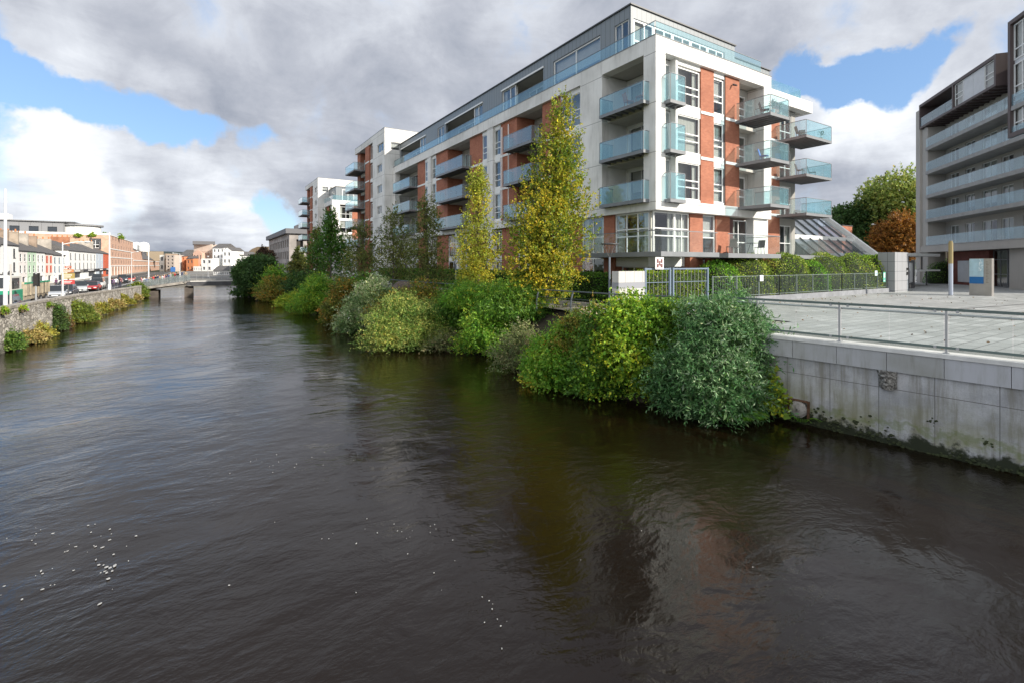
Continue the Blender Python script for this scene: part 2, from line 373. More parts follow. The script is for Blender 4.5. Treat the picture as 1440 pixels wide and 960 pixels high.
w.build('wall_face', M['rubble'], wall_l); cp.build('coping', pmat('old_coping', (.36, .33, .29), .9, var=.4, vs=3, bump=.5, bs=12), wall_l)
# ---------------------------------------------------------------- right bank terrain
EDGE = [(8.6, 16.2), (9.2, 14.9), (10, 14.2), (12, 13.1), (14.5, 12.3), (17, 12.5), (21, 13.2), (26, 12.6), (31, 10.8), (39, 10.6), (50, 11.2), (58, 10.3), (71, 9.9), (80, 9.0), (96, 7.6), (108, 6.8), (140, 6.5), (200, 6), (300, 6)]
def edge_x(y):
    for (y0, x0), (y1, x1) in zip(EDGE, EDGE[1:]):
        if y0 <= y <= y1: return x0 + (x1 - x0) * (y - y0) / (y1 - y0)
    return EDGE[0][1] if y < EDGE[0][0] else EDGE[-1][1]
from mathutils import noise as mnoise
bk = MB(); prof = [(-0.9, -1.2), (0, -.15), (.5, .35), (1.2, 1.0), (2.2, 1.9), (3.0, 2.4), (3.6, 2.5)]
ys = [8.6 + i * 1.0 for i in range(0, 100)] + [110 + i * 10 for i in range(20)]
for y in ys:
    for dx, z in prof:
        e = mnoise.noise(Vector((dx * 1.3, y * .5, 3))) * .25
        bk.v.append((edge_x(y) + dx + e * .6, y, z + (e if 0 < z < 2.3 else 0)))
    bk.v.append((36, y, 2.5))
nc = len(prof) + 1
for i in range(len(ys) - 1):
    for j in range(nc - 1):
        a = i * nc + j; bk.f.append((a, a + 1, a + nc + 1, a + nc)); bk.mi.append(0)
bk.build('riverbank', M['earth'], kind='structure')
# riverside walk + forecourt
M['walk'] = pmat('riverside_walk', (.36, .33, .28), .9, var=.2, vs=1.2, bump=.2, bs=30)
MB().poly([(15.6, 9.5, 2.56), (20.0, 9.5, 2.56), (20.0, 120, 2.56), (15.6, 120, 2.56)]).build('riverside_path', M['walk'], kind='structure')
# ---------------------------------------------------------------- right river wall with plaza
A84 = math.atan2(-.995, .1)
RW = Matrix.Translation((15.55, 8.15, 0)) @ Matrix.Rotation(A84, 4, 'Z')      # x runs towards the camera, -y is the river side
def rwallmat():
    m = bpy.data.materials.new('river_wall_concrete'); m.use_nodes = True; t = m.node_tree; t.nodes.clear(); N = NT(t)
    oc = N.n('ShaderNodeTexCoord').outputs['Object']; s = N.n('ShaderNodeSeparateXYZ', {0: oc})
    x, z = s.outputs[0], s.outputs[2]
    g = N.n('ShaderNodeNewGeometry').outputs['Position']; gz = N.n('ShaderNodeSeparateXYZ', {0: g}).outputs[2]
    gx = N.n('ShaderNodeSeparateXYZ', {0: g}).outputs[1]
    uv = N.n('ShaderNodeCombineXYZ', {0: gx, 1: gz, 2: 0.0}).outputs[0]
    st = N.noise(N.n('ShaderNodeMapping', {'Vector': uv, 'Scale': (2.6, .22, 1)}).outputs[0], 1.4, 8, .68).outputs[0]
    st2 = N.noise(N.n('ShaderNodeMapping', {'Vector': uv, 'Scale': (5, .3, 1), 'Location': (7, 2, 0)}).outputs[0], 1.4, 8, .7).outputs[0]
    bl = N.noise(uv, 1.3, 8, .6).outputs[0]; fine = N.noise(uv, 28, 5, .7).outputs[0]
    c = N.mix(N.ss(bl, .35, .65), (.34, .35, .37), (.50, .51, .53))
    c = N.mix(N.ss(st, .42, .66, 0, .8), c, (.20, .19, .155))
    c = N.mix(N.ss(st2, .55, .8, 0, .55), c, (.66, .67, .68))
    gm = N.m('MULTIPLY', N.ss(gz, 0.15, 1.9, 1, 0), N.ss(N.noise(uv, .8, 5, .6).outputs[0], .42, .6))
    c = N.mix(N.m('MULTIPLY', gm, .65), c, (.20, .20, .06))
    c = N.mix(N.ss(fine, .45, .7, 0, .35), c, (.22, .21, .19))
    # joints: vertical every 1.2 m, horizontal at two heights
    j = N.m('LESS_THAN', N.m('FRACT', N.m('DIVIDE', gx, 1.19)), 0.013)
    j = N.m('MAXIMUM', j, N.m('LESS_THAN', N.m('ABSOLUTE', N.m('SUBTRACT', gz, 1.52)), 0.008))
    c = N.mix(j, c, (.13, .125, .12))
    # weed and black tide line with a ragged top
    tide = N.m('ADD', gz, N.m('MULTIPLY', N.m('SUBTRACT', N.noise(uv, 2.4, 6, .65).outputs[0], .5), -1.15))
    c = N.mix(N.ss(tide, .20, .40, 1, 0), c, (.018, .024, .010))
    c = N.mix(N.ss(N.m('ABSOLUTE', N.m('SUBTRACT', tide, .52)), 0, .16, .5, 0), c, (.13, .17, .035))
    P = N.n('ShaderNodeBsdfPrincipled', {'Base Color': c, 'Roughness': .85})
    b = N.n('ShaderNodeBump', {'Height': N.m('ADD', fine, N.m('MULTIPLY', j, -2)), 'Strength': .35, 'Distance': .02}); t.links.new(b.outputs[0], P.inputs['Normal'])
    N.n('ShaderNodeOutputMaterial', {'Surface': P.outputs[0]}); return m
M['rwall'] = rwallmat()
rw = empty('river_wall', (15.55, 8.15, 0), A84, 'pale grey concrete river wall with green weed at the waterline under the plaza', 'wall')
a = MB(RW); a.box(-2.4, 30, 0.06, .7, -1.5, 2.0); a.build('wall_face', M['rwall'], rw)
a = MB(RW)
for i in range(-2, 25): a.box(i * 1.2 + .006, i * 1.2 + 1.194, 0.0, .66, 2.003, 2.52)
a.build('parapet_panels', panelmat('parapet_concrete', (.46, .47, .50), 0, 0, 0, .8, .01, .8, (.20, .20, .15)), rw)
a = MB(RW); a.box(-2.4, 30, -.03, .55, 2.523, 2.63); a.build('coping', pmat('coping_stone', (.66, .66, .64), .8, var=.15, vs=2, bump=.2, bs=30), rw)
a = MB(RW)
rs_ = random.Random(5)
for i in range(900):
    x = rs_.uniform(-.5, 16); z = abs(rs_.gauss(0, .13)) * (1 + .9 * math.sin(x * 1.3) + .5 * math.sin(x * 3.7)); r = rs_.uniform(.015, .06)
    a.lathe((x, .06, z), [(0, -r), (r, -r * .3), (r * .8, r * .4), (0, r * .7)], 6)
for x, z in ((3.35, .85), (4.4, .62), (5.3, .55)):
    for q in range(12):
        r = rs_.uniform(.01, .035); a.lathe((x + rs_.gauss(0, .06), .06, z + rs_.gauss(0, .05)), [(0, -r), (r, -r * .3), (r * .8, r * .5), (0, r)], 5)
a.build('weed_growth', pmat('wet_weed', (.030, .040, .012), .8, var=.5, vs=6, bump=.8, bs=50), rw, kind='stuff')
# plaza surface
def plazamat():
    m = bpy.data.materials.new('plaza_paving'); m.use_nodes = True; t = m.node_tree; t.nodes.clear(); N = NT(t)
    g = N.n('ShaderNodeNewGeometry').outputs['Position']
    b = N.n('ShaderNodeTexBrick', {'Vector': g, 'Color1': (.50, .51, .50, 1), 'Color2': (.36, .37, .36, 1), 'Mortar': (.16, .16, .155, 1), 'Scale': 1.0, 'Mortar Size': .02, 'Brick Width': .9, 'Row Height': .45})
    c = N.mix(N.ss(N.noise(g, .45, 8, .65).outputs[0], .42, .62, 0, .65), b.outputs[0], (.30, .31, .30))
    c = N.mix(N.ss(N.noise(g, 5, 7, .75).outputs[0], .5, .7, 0, .5), c, (.24, .24, .23))
    P = N.n('ShaderNodeBsdfPrincipled', {'Base Color': c, 'Roughness': .55})
    N.n('ShaderNodeOutputMaterial', {'Surface': P.outputs[0]}); return m
M['plaza'] = plazamat()
p = [RW @ Vector((-2.2, .5, 0)), RW @ Vector((30, .5, 0))]
MB().poly([(p[0].x, p[0].y, 2.6), (p[1].x, p[1].y, 2.6), (120, -25, 2.6), (120, 60, 2.6), (52, 60, 2.6), (26, 20.5, 2.6), (20.0, 20.5, 2.6), (20.0, 10.5, 2.6), (16.0, 10.5, 2.6)]).build('plaza', M['plaza'], kind='structure')
M['sett'] = brickmat('dark_setts', (.20, .20, .19), (.16, .16, .155), (.10, .10, .10), .2, .1, .01)
def settmat():
    m = bpy.data.materials.new('sett_band'); m.use_nodes = True; t = m.node_tree; t.nodes.clear(); N = NT(t)
    g = N.n('ShaderNodeNewGeometry').outputs['Position']
    b = N.n('ShaderNodeTexBrick', {'Vector': N.n('ShaderNodeMapping', {'Vector': g, 'Rotation': (0, 0, R(90))}).outputs[0], 'Color1': (.26, .26, .25, 1), 'Color2': (.20, .20, .19, 1), 'Mortar': (.12, .12, .11, 1), 'Scale': 1.0, 'Mortar Size': .01, 'Brick Width': .6, 'Row Height': .18})
    c = N.mix(N.ss(N.noise(g, 1.2, 6, .6).outputs[0], .4, .7, 0, .4), b.outputs[0], (.33, .33, .31))
    P = N.n('ShaderNodeBsdfPrincipled', {'Base Color': c, 'Roughness': .7})
    N.n('ShaderNodeOutputMaterial', {'Surface': P.outputs[0]}); return m
a = MB(RW); a.poly([(-2.2, .56, 2.608), (30, .56, 2.608), (30, 1.75, 2.608), (-2.2, 1.75, 2.608)]); a.build('sett_strip', settmat(), kind='structure')
a = MB(); a.beam((30, 9.2, 2.606), (58, 5.4, 2.606), .12, .008); a.build('drain_channel', M['steel_dark'], kind='structure')
# guard rail on the wall
gr = empty('guard_rail', (15.55, 8.15, 2.63), A84, 'glass guard rail with steel posts and twin handrails on the river wall', 'railing')
posts = [-2.3, -1.2, 1.2, 3.6, 6.0, 8.4, 10.8, 13.2]
for x in posts:
    q = MB(RW); q.box(x - .025, x + .025, .22, .27, 2.63, 3.72); q.box(x - .06, x + .06, .17, .32, 2.63, 2.645); q.build('post', M['steel_light'], gr)
q = MB(RW); q.box(-2.3, 13.2, .20, .235, 3.70, 3.77); q.build('top_rail', pmat('rail_green_grey', (.11, .15, .14), .4), gr)
q = MB(RW); q.tube((-2.3, .32, 3.60), (13.2, .32, 3.60), .028, n=10); q.build('handrail', M['steel_light'], gr)
q = MB(RW); q.box(-2.3, 13.2, .20, .235, 2.74, 2.80); q.build('bottom_rail', pmat('rail_green_grey_low', (.11, .15, .14), .4), gr)
for x0, x1 in zip(posts, posts[1:]):
    q = MB(RW); m_ = (x0 + x1) / 2
    q.box(x0 + .06, m_ - .012, .246, .256, 2.66, 3.66); q.box(m_ + .012, x1 - .06, .246, .256, 2.66, 3.66); q.build('glass_panel', M['cglass'], gr)
    for dx in (.22, -.22):
        c_ = MB(RW); xx = (x0 if dx > 0 else x1) + dx
        for z in (3.69, 2.77): c_.tube((xx, .185, z), (xx, .27, z), .035, n=10)
        c_.build('glass_clamp', M['steel_light'], gr)
# carved stone head on the wall
def stone_head():
    mb = MB(RW); nx, nz = 22, 26; cx, z0, z1 = 2.42, 1.50, 2.02
    for j in range(nz + 1):
        tz = j / nz; z = z0 + (z1 - z0) * tz; hw = .13 + .10 * tz
        for i in range(nx + 1):
            tx = i / nx * 2 - 1; x = cx + tx * hw
            d = .17 * math.sqrt(max(0, 1 - tx * tx * .85)) * (0.65 + .5 * tz)
            d += .055 * math.exp(-(tx / .14) ** 2 - ((tz - .50) / .14) ** 2)          # nose
            d -= .060 * math.exp(-((abs(tx) - .36) / .16) ** 2 - ((tz - .60) / .07) ** 2)   # eye sockets
            d += .020 * math.exp(-((abs(tx) - .36) / .07) ** 2 - ((tz - .60) / .03) ** 2)   # eyes
            d += .045 * math.exp(-((abs(tx) - .34) / .22) ** 2 - ((tz - .70) / .04) ** 2)   # brows
            d -= .050 * math.exp(-(tx / .26) ** 2 - ((tz - .33) / .035) ** 2)          # mouth
            d += .028 * math.exp(-(tx / .3) ** 2 - ((tz - .27) / .04) ** 2)
            if tz > .78 or abs(tx) > .62 or tz < .22: d += .022 * math.sin(tx * 21 + tz * 9) * math.sin(tz * 34 - abs(tx) * 6)   # curls of hair and beard
            mb.v.append((x, .06 - d * 1.5, z + .03 * tz * (1 - tx * tx)))
    for j in range(nz):
        for i in range(nx):
            a = j * (nx + 1) + i; mb.f.append((a, a + 1, a + nx + 2, a + nx + 1)); mb.mi.append(0)
    mb.box(cx - .2, cx + .2, .03, .08, z0 + .05, z1)
    mb.build('carved_stone_head', pmat('weathered_stone', (.32, .31, .29), .9, var=.75, vs=14, bump=.8, bs=60), smooth=True, label='carved bearded stone head keystone set into the river wall', cat='sculpture')
stone_head()
# round outfall cover in a rusty frame at the end of the wall
of = empty('outfall_cover', at(1118, 590, Y=7.95), 0, 'round grey outfall cover in a rusty square frame at the end of the river wall', 'outfall')
OF = RW @ Matrix.Translation((.18, .0, .45)) @ Matrix.Scale(.82, 4)
q = MB(OF)
for r0, r1, y in ((.30, .24, -.10), (.24, .10, -.14), (.10, .03, -.17)):
    for i in range(20):
        t0, t1 = 2 * math.pi * i / 20, 2 * math.pi * (i + 1) / 20
        q.poly([(r0 * math.cos(t0), y + .04, r0 * math.sin(t0)), (r0 * math.cos(t1), y + .04, r0 * math.sin(t1)), (r1 * math.cos(t1), y, r1 * math.sin(t1)), (r1 * math.cos(t0), y, r1 * math.sin(t0))])
q.tube((0, .06, 0), (0, -.07, 0), .31, n=20); q.build('cover', pmat('cast_cover', (.33, .31, .29), .8, var=.4, vs=8), of)
q = MB(OF)
for a_ in ((-.36, -.31, -.34, .34), (.31, .36, -.34, .34)): q.box(a_[0], a_[1], -.08, .06, a_[2], a_[3])
q.box(-.31, .31, -.079, .06, .30, .345); q.build('frame', pmat('rust', (.13, .065, .035), .9, var=.5, vs=10, bump=.5), of)
# ---------------------------------------------------------------- footbridge-like road bridge upstream
M['bconc'] = pmat('bridge_concrete', (.36, .33, .29), .85, var=.35, vs=1.2)
br = empty('river_bridge', (-2, 90, 0), 0, 'low concrete bridge with pale ramped side span and dark steel main span', 'bridge')
pL = at(196, 412, Z=1.15); pL = Vector((-9.0, 93.0, 0)); pM = at(268, 404, Y=90.3); pR = Vector((10.5, 88.5, 0))
q = MB()
zl, zm, zr = 1.15, 2.3, 2.4
q.beam((pL.x, pL.y, zl - .18), (pM.x, pM.y, zm - .18), 6.2, .36); q.build('side_span', M['bconc'], br)
q = MB(); q.beam((pM.x + .02, pM.y, zm - .30), (pR.x, pR.y, zr - .30), 6.2, .5)
q.beam((pM.x + .1, pM.y - 3.14, zm - .35), (pR.x, pR.y - 3.14, zr - .35), .08, .62); q.build('main_span', pmat('dark_girder', (.07, .07, .075), .7, var=.3), br)
q = MB(); q.beam((pM.x + .02, pM.y - 2.95, zm + .04), (pR.x, pR.y - 2.95, zr + .04), .35, .12); q.build('kerb', pmat('bridge_kerb', (.68, .66, .62), .8), br)
for px_, t in ((266, None), (218, None)):
    b0 = at(px_, 414.5, Y=90.3 if px_ > 240 else 91.6)
    q = MB(); q.box(b0.x - .55, b0.x + .55, b0.y - 2.6, b0.y + 2.4, -1.8, (1.42 if px_ > 240 else .95)); q.build('pier', pmat('pier_dark_%d' % px_, (.12, .10, .085), .9, var=.4, vs=1), br)
q = MB()
def railing(mb, p, q_, h, step, r=.03):
    p, q_ = Vector(p), Vector(q_); n = max(1, int((q_ - p).length / step))
    for i in range(n + 1):
        c = p + (q_ - p) * (i / n); mb.tube(c, c + Vector((0, 0, h)), r * .7, n=5)
    for hh in (h, h * .5, .12): mb.tube(p + Vector((0, 0, hh)), q_ + Vector((0, 0, hh)), r, n=6)
railing(q, (pM.x, pM.y - 3.0, zm + .1), (pR.x, pR.y - 3.0, zr + .1), 1.1, .8)
railing(q, (pL.x, pL.y - 3.0, zl + .02), (pM.x, pM.y - 3.0, zm + .02), 1.1, .8)
q.build('railing', M['steel_light'], br)
q = MB(); q.beam((pL.x, pL.y - 3.05, zl + .65), (pM.x, pM.y - 3.05, zm + .65), .03, .85); q.build('infill_panels', glassmat('bridge_infill', (.6, .65, .66), .1, 1.5, .35, (.45, .5, .5)), br)
# ================================================================ buildings on the right bank
def ab(mb, ax, p0, p1, a0, a1, z0, z1, mi=0):
    return mb.box(p0, p1, a0, a1, z0, z1, mi) if ax == 'X' else mb.box(a0, a1, p0, p1, z0, z1, mi)
def window(par, ax, plane, out, a0, a1, z0, z1, v=(), h=(), curtain=None, fr=.07, fm='frame_white', fz=None, name='window', backdrop=True):
    """frame proud of a glass pane; curtain or blind behind it"""
    q = MB(fz); i = -out
    p0, p1 = plane, plane + i * .09
    ab(q, ax, p0, p1, a0, a0 + fr, z0, z1); ab(q, ax, p0, p1, a1 - fr, a1, z0, z1)
    ab(q, ax, p0, p1, a0 + fr, a1 - fr, z0, z0 + fr); ab(q, ax, p0, p1, a0 + fr, a1 - fr, z1 - fr, z1)
    for t in v:
        c = a0 + (a1 - a0) * t; ab(q, ax, p0 + i * .004, p1, c - fr * .45, c + fr * .45, z0 + fr, z1 - fr)
    for t in h:
        c = z0 + (z1 - z0) * t; ab(q, ax, p0 + i * .008, p1 - i * .004, a0 + fr, a1 - fr, c - fr * .5, c + fr * .5)
    w = q.build(name, M[fm], par)
    q = MB(fz); ab(q, ax, plane + i * .045, plane + i * .055, a0 + fr * .5, a1 - fr * .5, z0 + fr * .5, z1 - fr * .5); q.build('pane', M['pane'], w)
    if curtain:
        q = MB(fz); d = .22
        if curtain == 'full': ab(q, ax, plane + i * d, plane + i * (d + .03), a0 + .02, a1 - .02, z0 + .02, z1 - .02); q.build('curtain', M['curtain'], w)
        elif curtain == 'half':
            m = a0 + (a1 - a0) * .42; ab(q, ax, plane + i * d, plane + i * (d + .05), a0 + .02, m, z0 + .02, z1 - .02); q.build('curtain', M['curtain'], w)
        elif curtain == 'sides':
            t = (a1 - a0) * .2
            ab(q, ax, plane + i * d, plane + i * (d + .05), a0 + .02, a0 + t, z0 + .02, z1 - .02); ab(q, ax, plane + i * d, plane + i * (d + .05), a1 - t, a1 - .02, z0 + .02, z1 - .02); q.build('curtain', M['curtain'], w)
        elif curtain == 'blind':
            ab(q, ax, plane + i * d, plane + i * (d + .02), a0 + .04, a1 - .04, z1 - (z1 - z0) * .6, z1 - .03); q.build('blind', M['blind'], w)
    return w
def holed(mb, ax, p0, p1, a0, a1, z0, z1, holes, mi=0):
    """a wall with rectangular openings, built as butting blocks"""
    As = sorted({a0, a1, *[h[0] for h in holes], *[h[1] for h in holes]}); Zs = sorted({z0, z1, *[h[2] for h in holes], *[h[3] for h in holes]})
    for i in range(len(As) - 1):
        run = None
        for j in range(len(Zs) - 1):
            ca, cz = (As[i] + As[i + 1]) / 2, (Zs[j] + Zs[j + 1]) / 2
            solid = not any(h[0] < ca < h[1] and h[2] < cz < h[3] for h in holes)
            if solid: run = (run[0], Zs[j + 1]) if run else (Zs[j], Zs[j + 1])
            if run and (not solid or j == len(Zs) - 2): ab(mb, ax, p0, p1, As[i], As[i + 1], run[0], run[1], mi); run = None
    return mb
def balcony(par, x0, x1, y0, y1, zt, sides='WSN', h=1.12, fz=None, joist='y', glass='bglass', depth=.2, slab='steel'):
    q = MB(fz)
    q.box(x0, x1, y0, y1, zt - .06, zt); e = .07; zb = zt - depth
    q.box(x0, x1, y0, y0 + e, zb, zt - .062); q.box(x0, x1, y1 - e, y1, zb, zt - .062); q.box(x0, x0 + e, y0 + e, y1 - e, zb, zt - .062); q.box(x1 - e, x1, y0 + e, y1 - e, zb, zt - .062)
    if joist == 'y':
        n = max(2, int((x1 - x0) / .45))
        for k in range(1, n): c = x0 + (x1 - x0) * k / n; q.box(c - .03, c + .03, y0 + e, y1 - e, zb + .01, zt - .064)
    else:
        n = max(2, int((y1 - y0) / .55))
        for k in range(1, n): c = y0 + (y1 - y0) * k / n; q.box(x0 + e, x1 - e, c - .03, c + .03, zb + .01, zt - .064)
    b = q.build('balcony', M[slab], par)
    g = MB(fz); r = MB(fz); t = .012; m = .03
    def run(ax, p, a0, a1):
        n = max(1, round((a1 - a0) / 1.3))
        for k in range(n):
            c0 = a0 + (a1 - a0) * k / n + .012; c1 = a0 + (a1 - a0) * (k + 1) / n - .012
            ab(g, ax, p - t / 2, p + t / 2, c0, c1, zt + .02, zt + h)
        ab(r, ax, p - .02, p + .02, a0, a1, zt + h + .005, zt + h + .04)
    if 'W' in sides: run('X', x0 + m, y0 + m + .03, y1 - m - .03)
    if 'E' in sides: run('X', x1 - m, y0 + m + .03, y1 - m - .03)
    if 'S' in sides: run('Y', y0 + m, x0 + m + .03, x1 - m - .03)
    if 'N' in sides: run('Y', y1 - m, x0 + m + .03, x1 - m - .03)
    for cx, cyy, s1, s2 in ((x0 + m, y0 + m, 'W', 'S'), (x1 - m, y0 + m, 'E', 'S'), (x0 + m, y1 - m, 'W', 'N'), (x1 - m, y1 - m, 'E', 'N')):
        if s1 in sides and s2 in sides: r.box(cx - .015, cx + .015, cyy - .015, cyy + .015, zt, zt + h + .004)
    g.build('glass_panel', M[glass], b); r.build('handrail', M['steel'], b); return b
rng = random.Random(11)
CUR = ['full', 'half', 'sides', 'blind', None, 'full', 'sides']
cur = lambda: rng.choice(CUR)
FL = [8.8, 11.75, 14.7]
# ---------------- main apartment building
A = empty('apartment_building', (22.6, 19.75, 2.6), 0, 'long white framed apartment block with red brick panels, glass balconies and grey zinc penthouse', 'apartment block')
wm = MB()   # white frame
wm.box(22.6, 23.3, 19.75, 67, 17.6, 18.5); wm.box(23.3, 34.8, 19.75, 20.3, 17.6, 18.5)
wm.box(22.6, 23.3, 19.75, 67, 8.15, 8.8); wm.box(23.3, 34.8, 19.75, 20.3, 8.15, 8.8)
wm.box(22.6, 23.3, 19.75, 20.7, 8.8, 17.6); wm.box(23.3, 23.45, 19.75, 20.3, 8.8, 17.6)
wm.box(22.6, 23.2, 24.35, 26.6, 8.8, 17.6); wm.box(22.6, 23.3, 66, 67, 2.6, 17.6)
wm.box(33.86, 34.8, 19.75, 21.6, 8.8, 17.6)
wm.box(34.4, 34.8, 21.6, 40, 8.15, 18.5)
for y0, y1 in ((39.0, 40.1), (53.5, 54.5)): wm.box(22.62, 23.1, y0, y1, 2.6, 8.15); wm.box(22.64, 23.1, y0, y1, 8.8, 17.6)
for y0 in (28.4, 33.0, 46.2, 60.4): wm.box(22.62, 23.1, y0, y0 + .7, 2.6, 8.15)
wm.build('white_frame', M['white'], A)
q = MB(); q.box(23.3, 34.4, 20.3, 66.95, 17.65, 18.2); q.box(23.3, 34.4, 20.3, 66.95, 8.2, 8.75)
for f in FL[1:]: q.box(23.1, 34.4, 20.35, 66, f - .25, f)
q.build('floor_slabs', M['soffit'], A)
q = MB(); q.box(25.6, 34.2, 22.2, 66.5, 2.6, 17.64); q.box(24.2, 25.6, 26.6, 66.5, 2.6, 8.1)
q.build('interior', M['core'], A)
# bands of the long river face
cols = [(26.6, 29.1, 'w'), (29.1, 31.5, 'b'), (31.5, 35.2, 'r'), (35.2, 37.9, 'b'), (37.9, 39.0, 'w'), (40.1, 41.3, 'w'), (41.3, 44.0, 'b'), (44.0, 49.3, 'r'),
        (49.3, 52.4, 'b'), (52.4, 53.5, 'w'), (54.5, 55.7, 'w'), (55.7, 58.2, 'b'), (58.2, 66.0, 'r')]
for y0, y1, k in cols:
    if k == 'b':
        q = MB(); q.box(22.85, 24.8, y0 + .01, y1 - .01, 8.8, 17.62); q.build('brick_panel', M['brick'], A)
        q = MB()
        for f in FL[1:]: q.box(22.80, 22.849, y0 + .01, y1 - .01, f - .14, f + .06)
        q.each('string_course', M['white_plain'], A)
    elif k == 'w':
        q = MB()
        for f, zz_ in ((8.8, 9.0), (11.35, 11.95), (14.3, 14.9), (17.25, 17.62)): q.box(22.82, 22.98, y0 + .01, y1 - .01, f, zz_)
        q.build('spandrel', M['white_plain'], A)
        q = MB(); q.box(23.7, 23.9, y0, y1, 8.8, 17.6); q.build('room', M['inner'], A)
        for f in FL: window(A, 'X', 22.86, -1, y0 + .02, y1 - .02, f + .2, f + 2.55 if f < 14 else f + 2.56, v=(.5,) if y1 - y0 > 2 else (), h=(.28, .5), curtain=cur())
    else:
        q = MB(); W0 = 24.7
        holes = [(y0 + .5, min(y0 + 3.4, y1 - .4), f + .05, f + 2.45) for f in FL]
        if y1 - y0 > 5: holes += [(y0 + 3.9, y1 - .5, f + .05, f + 2.45) for f in FL]
        holed(q, 'X', W0, W0 + .2, y0, y1, 8.8, 17.6, holes); q.build('recess_wall', M['soffit'], A)
        for h in holes: window(A, 'X', W0 + .06, -1, h[0], h[1], h[2], h[3], v=(.5,), curtain=cur(), name='balcony_door')
for f in FL:
    balcony(A, 21.8, 23.1, 31.5, 35.8, f, 'WSN', joist='x'); balcony(A, 21.8, 23.1, 43.6, 50.3, f, 'WSN', joist='x'); balcony(A, 21.8, 23.1, 58.3, 64.6, f, 'WSN', joist='x')
    balcony(A, 22.1, 23.4, 20.25, 24.1, f, 'WSN', joist='x')
q = MB()
for y in (37.3, 36.2): q.path([(22.6, y, 9), (22.6, y, 17.1), (22.9, y + .5, 17.3)], .05, 8)
q.build('downpipe', M['frame_white'], A)
# corner recess
q = MB(); holes = [(20.95, 24.1, f + .05, f + 2.5) for f in FL]; holed(q, 'X', 24.9, 25.1, 20.7, 24.35, 8.8, 17.6, holes); q.box(23.2, 24.9, 24.351, 24.6, 8.8, 17.6); q.box(23.31, 24.9, 20.45, 20.69, 8.8, 17.6)
q.build('recess_wall', M['white_plain'], A)
for h in holes: window(A, 'X', 24.95, -1, h[0], h[1], h[2], h[3], v=(.33, .66), curtain=cur(), name='balcony_door')
# street face (towards the plaza): windows, brick, balcony doors
PY = 19.97
q = MB()
for f, zz_ in ((8.8, 9.0), (11.30, 11.98), (14.25, 14.93), (17.3, 17.6)): q.box(24.8, 27.05, PY + .02, PY + .3, f, zz_); q.box(28.45, 29.55, PY + .02, PY + .3, f, zz_)
q.box(24.62, 24.8, PY - .02, 20.9, 8.8, 17.6)
q.build('spandrel', M['white_plain'], A)
q = MB(); q.box(23.45, 31.2, 20.85, 21.0, 8.8, 17.6); q.build('room', M['inner'], A)
for f in FL:
    window(A, 'Y', PY + .08, -1, 24.82, 27.03, f + .2, f + 2.5, v=(), h=(.33, .52), curtain='full' if f == 11.75 else 'sides')
    window(A, 'Y', PY + .08, -1, 28.47, 29.53, f + .2, f + 2.5, h=(.34, .52), curtain='blind' if f > 14 else 'full')
    window(A, 'Y', 20.35, -1, 23.47, 24.6, f + .1, f + 2.6, curtain=None)
    balcony(A, 23.35, 24.75, 19.30, 20.1, f, 'WSE', h=1.55, joist='y')
for x0, x1 in ((27.08, 28.42), (29.68, 31.25)):
    q = MB(); q.box(x0, x1, PY, 20.8, 8.8, 17.6); q.build('brick_panel', M['brick'], A)
    q = MB()
    for f in FL[1:]: q.box(x0, x1, PY - .05, PY - .002, f - .1, f + .08)
    q.each('string_course', M['white_plain'], A)
q = MB(); q.box(29.56, 29.67, PY + .05, 20.5, 8.8, 17.6); q.build('shadow_gap', M['steel_dark'], A)
q = MB(); holes = [(31.5, 33.6, f + .05, f + 2.45) for f in FL]; holed(q, 'Y', 21.0, 21.2, 31.26, 33.85, 8.8, 17.6, holes); q.build('recess_wall', M['soffit'], A)
for h in holes: window(A, 'Y', 21.04, -1, h[0], h[1], h[2], h[3], v=(.45,), h=(.4, .62), curtain='half', name='balcony_door', fr=.09)
for f in FL: balcony(A, 30.75, 33.0, 17.5, 19.94, f, 'WSE', joist='y')
q = MB()
for x, y in ((30.4, 19.9),): q.tube((x, y, 17.1), (x, y - .3, 16.95), .07, .05, 8)
q.build('wall_lamp', M['steel_dark'], A)
# terrace level and ground level
q = MB(); q.box(20.9, 23.2, 17.9, 24.9, 5.33, 5.6); q.box(23.2, 26.0, 17.9, 20.5, 5.33, 5.6); q.box(26.9, 32.7, 17.9, 20.5, 5.30, 5.58); q.build('terrace_deck', M['steel'], A)
q = MB(); r_ = MB()
for a0, a1 in [(17.95 + i * 1.15, 19.08 + i * 1.15) for i in range(6)]: q.box(20.94, 20.952, a0, a1, 5.62, 6.74)
for a0, a1 in [(20.98 + i * 1.22, 22.18 + i * 1.22) for i in range(4)] + [(26.95 + i * 1.42, 28.35 + i * 1.42) for i in range(4)]: q.box(a0, a1, 17.94, 17.952, 5.62, 6.74)
q.box(32.64, 32.652, 17.97, 20.3, 5.62, 6.74)
r_.box(20.92, 20.97, 17.92, 24.85, 6.745, 6.79); r_.box(20.97, 25.9, 17.92, 17.97, 6.745, 6.79); r_.box(26.93, 32.67, 17.92, 17.97, 6.745, 6.79); r_.box(32.62, 32.67, 17.97, 20.3, 6.745, 6.79)
q.each('terrace_balustrade', M['cglass'], A); r_.build('terrace_handrail', M['steel'], A)
q = MB(); q.box(22.9, 24.0, 23.5, 24.5, 2.6, 8.15); q.box(26.3, 27.6, 20.2, 21.0, 2.6, 8.15); q.box(28.95, 30.5, 20.2, 21.0, 2.6, 8.15)
for y0, y1 in ((26.8, 28.3), (30.2, 32.2), (35.2, 37.9), (41.3, 44.0), (49.3, 52.4), (55.7, 58.2)): q.box(22.95, 24.1, y0, y1, 2.6, 8.15)
q.each('brick_panel', M['brick'], A)
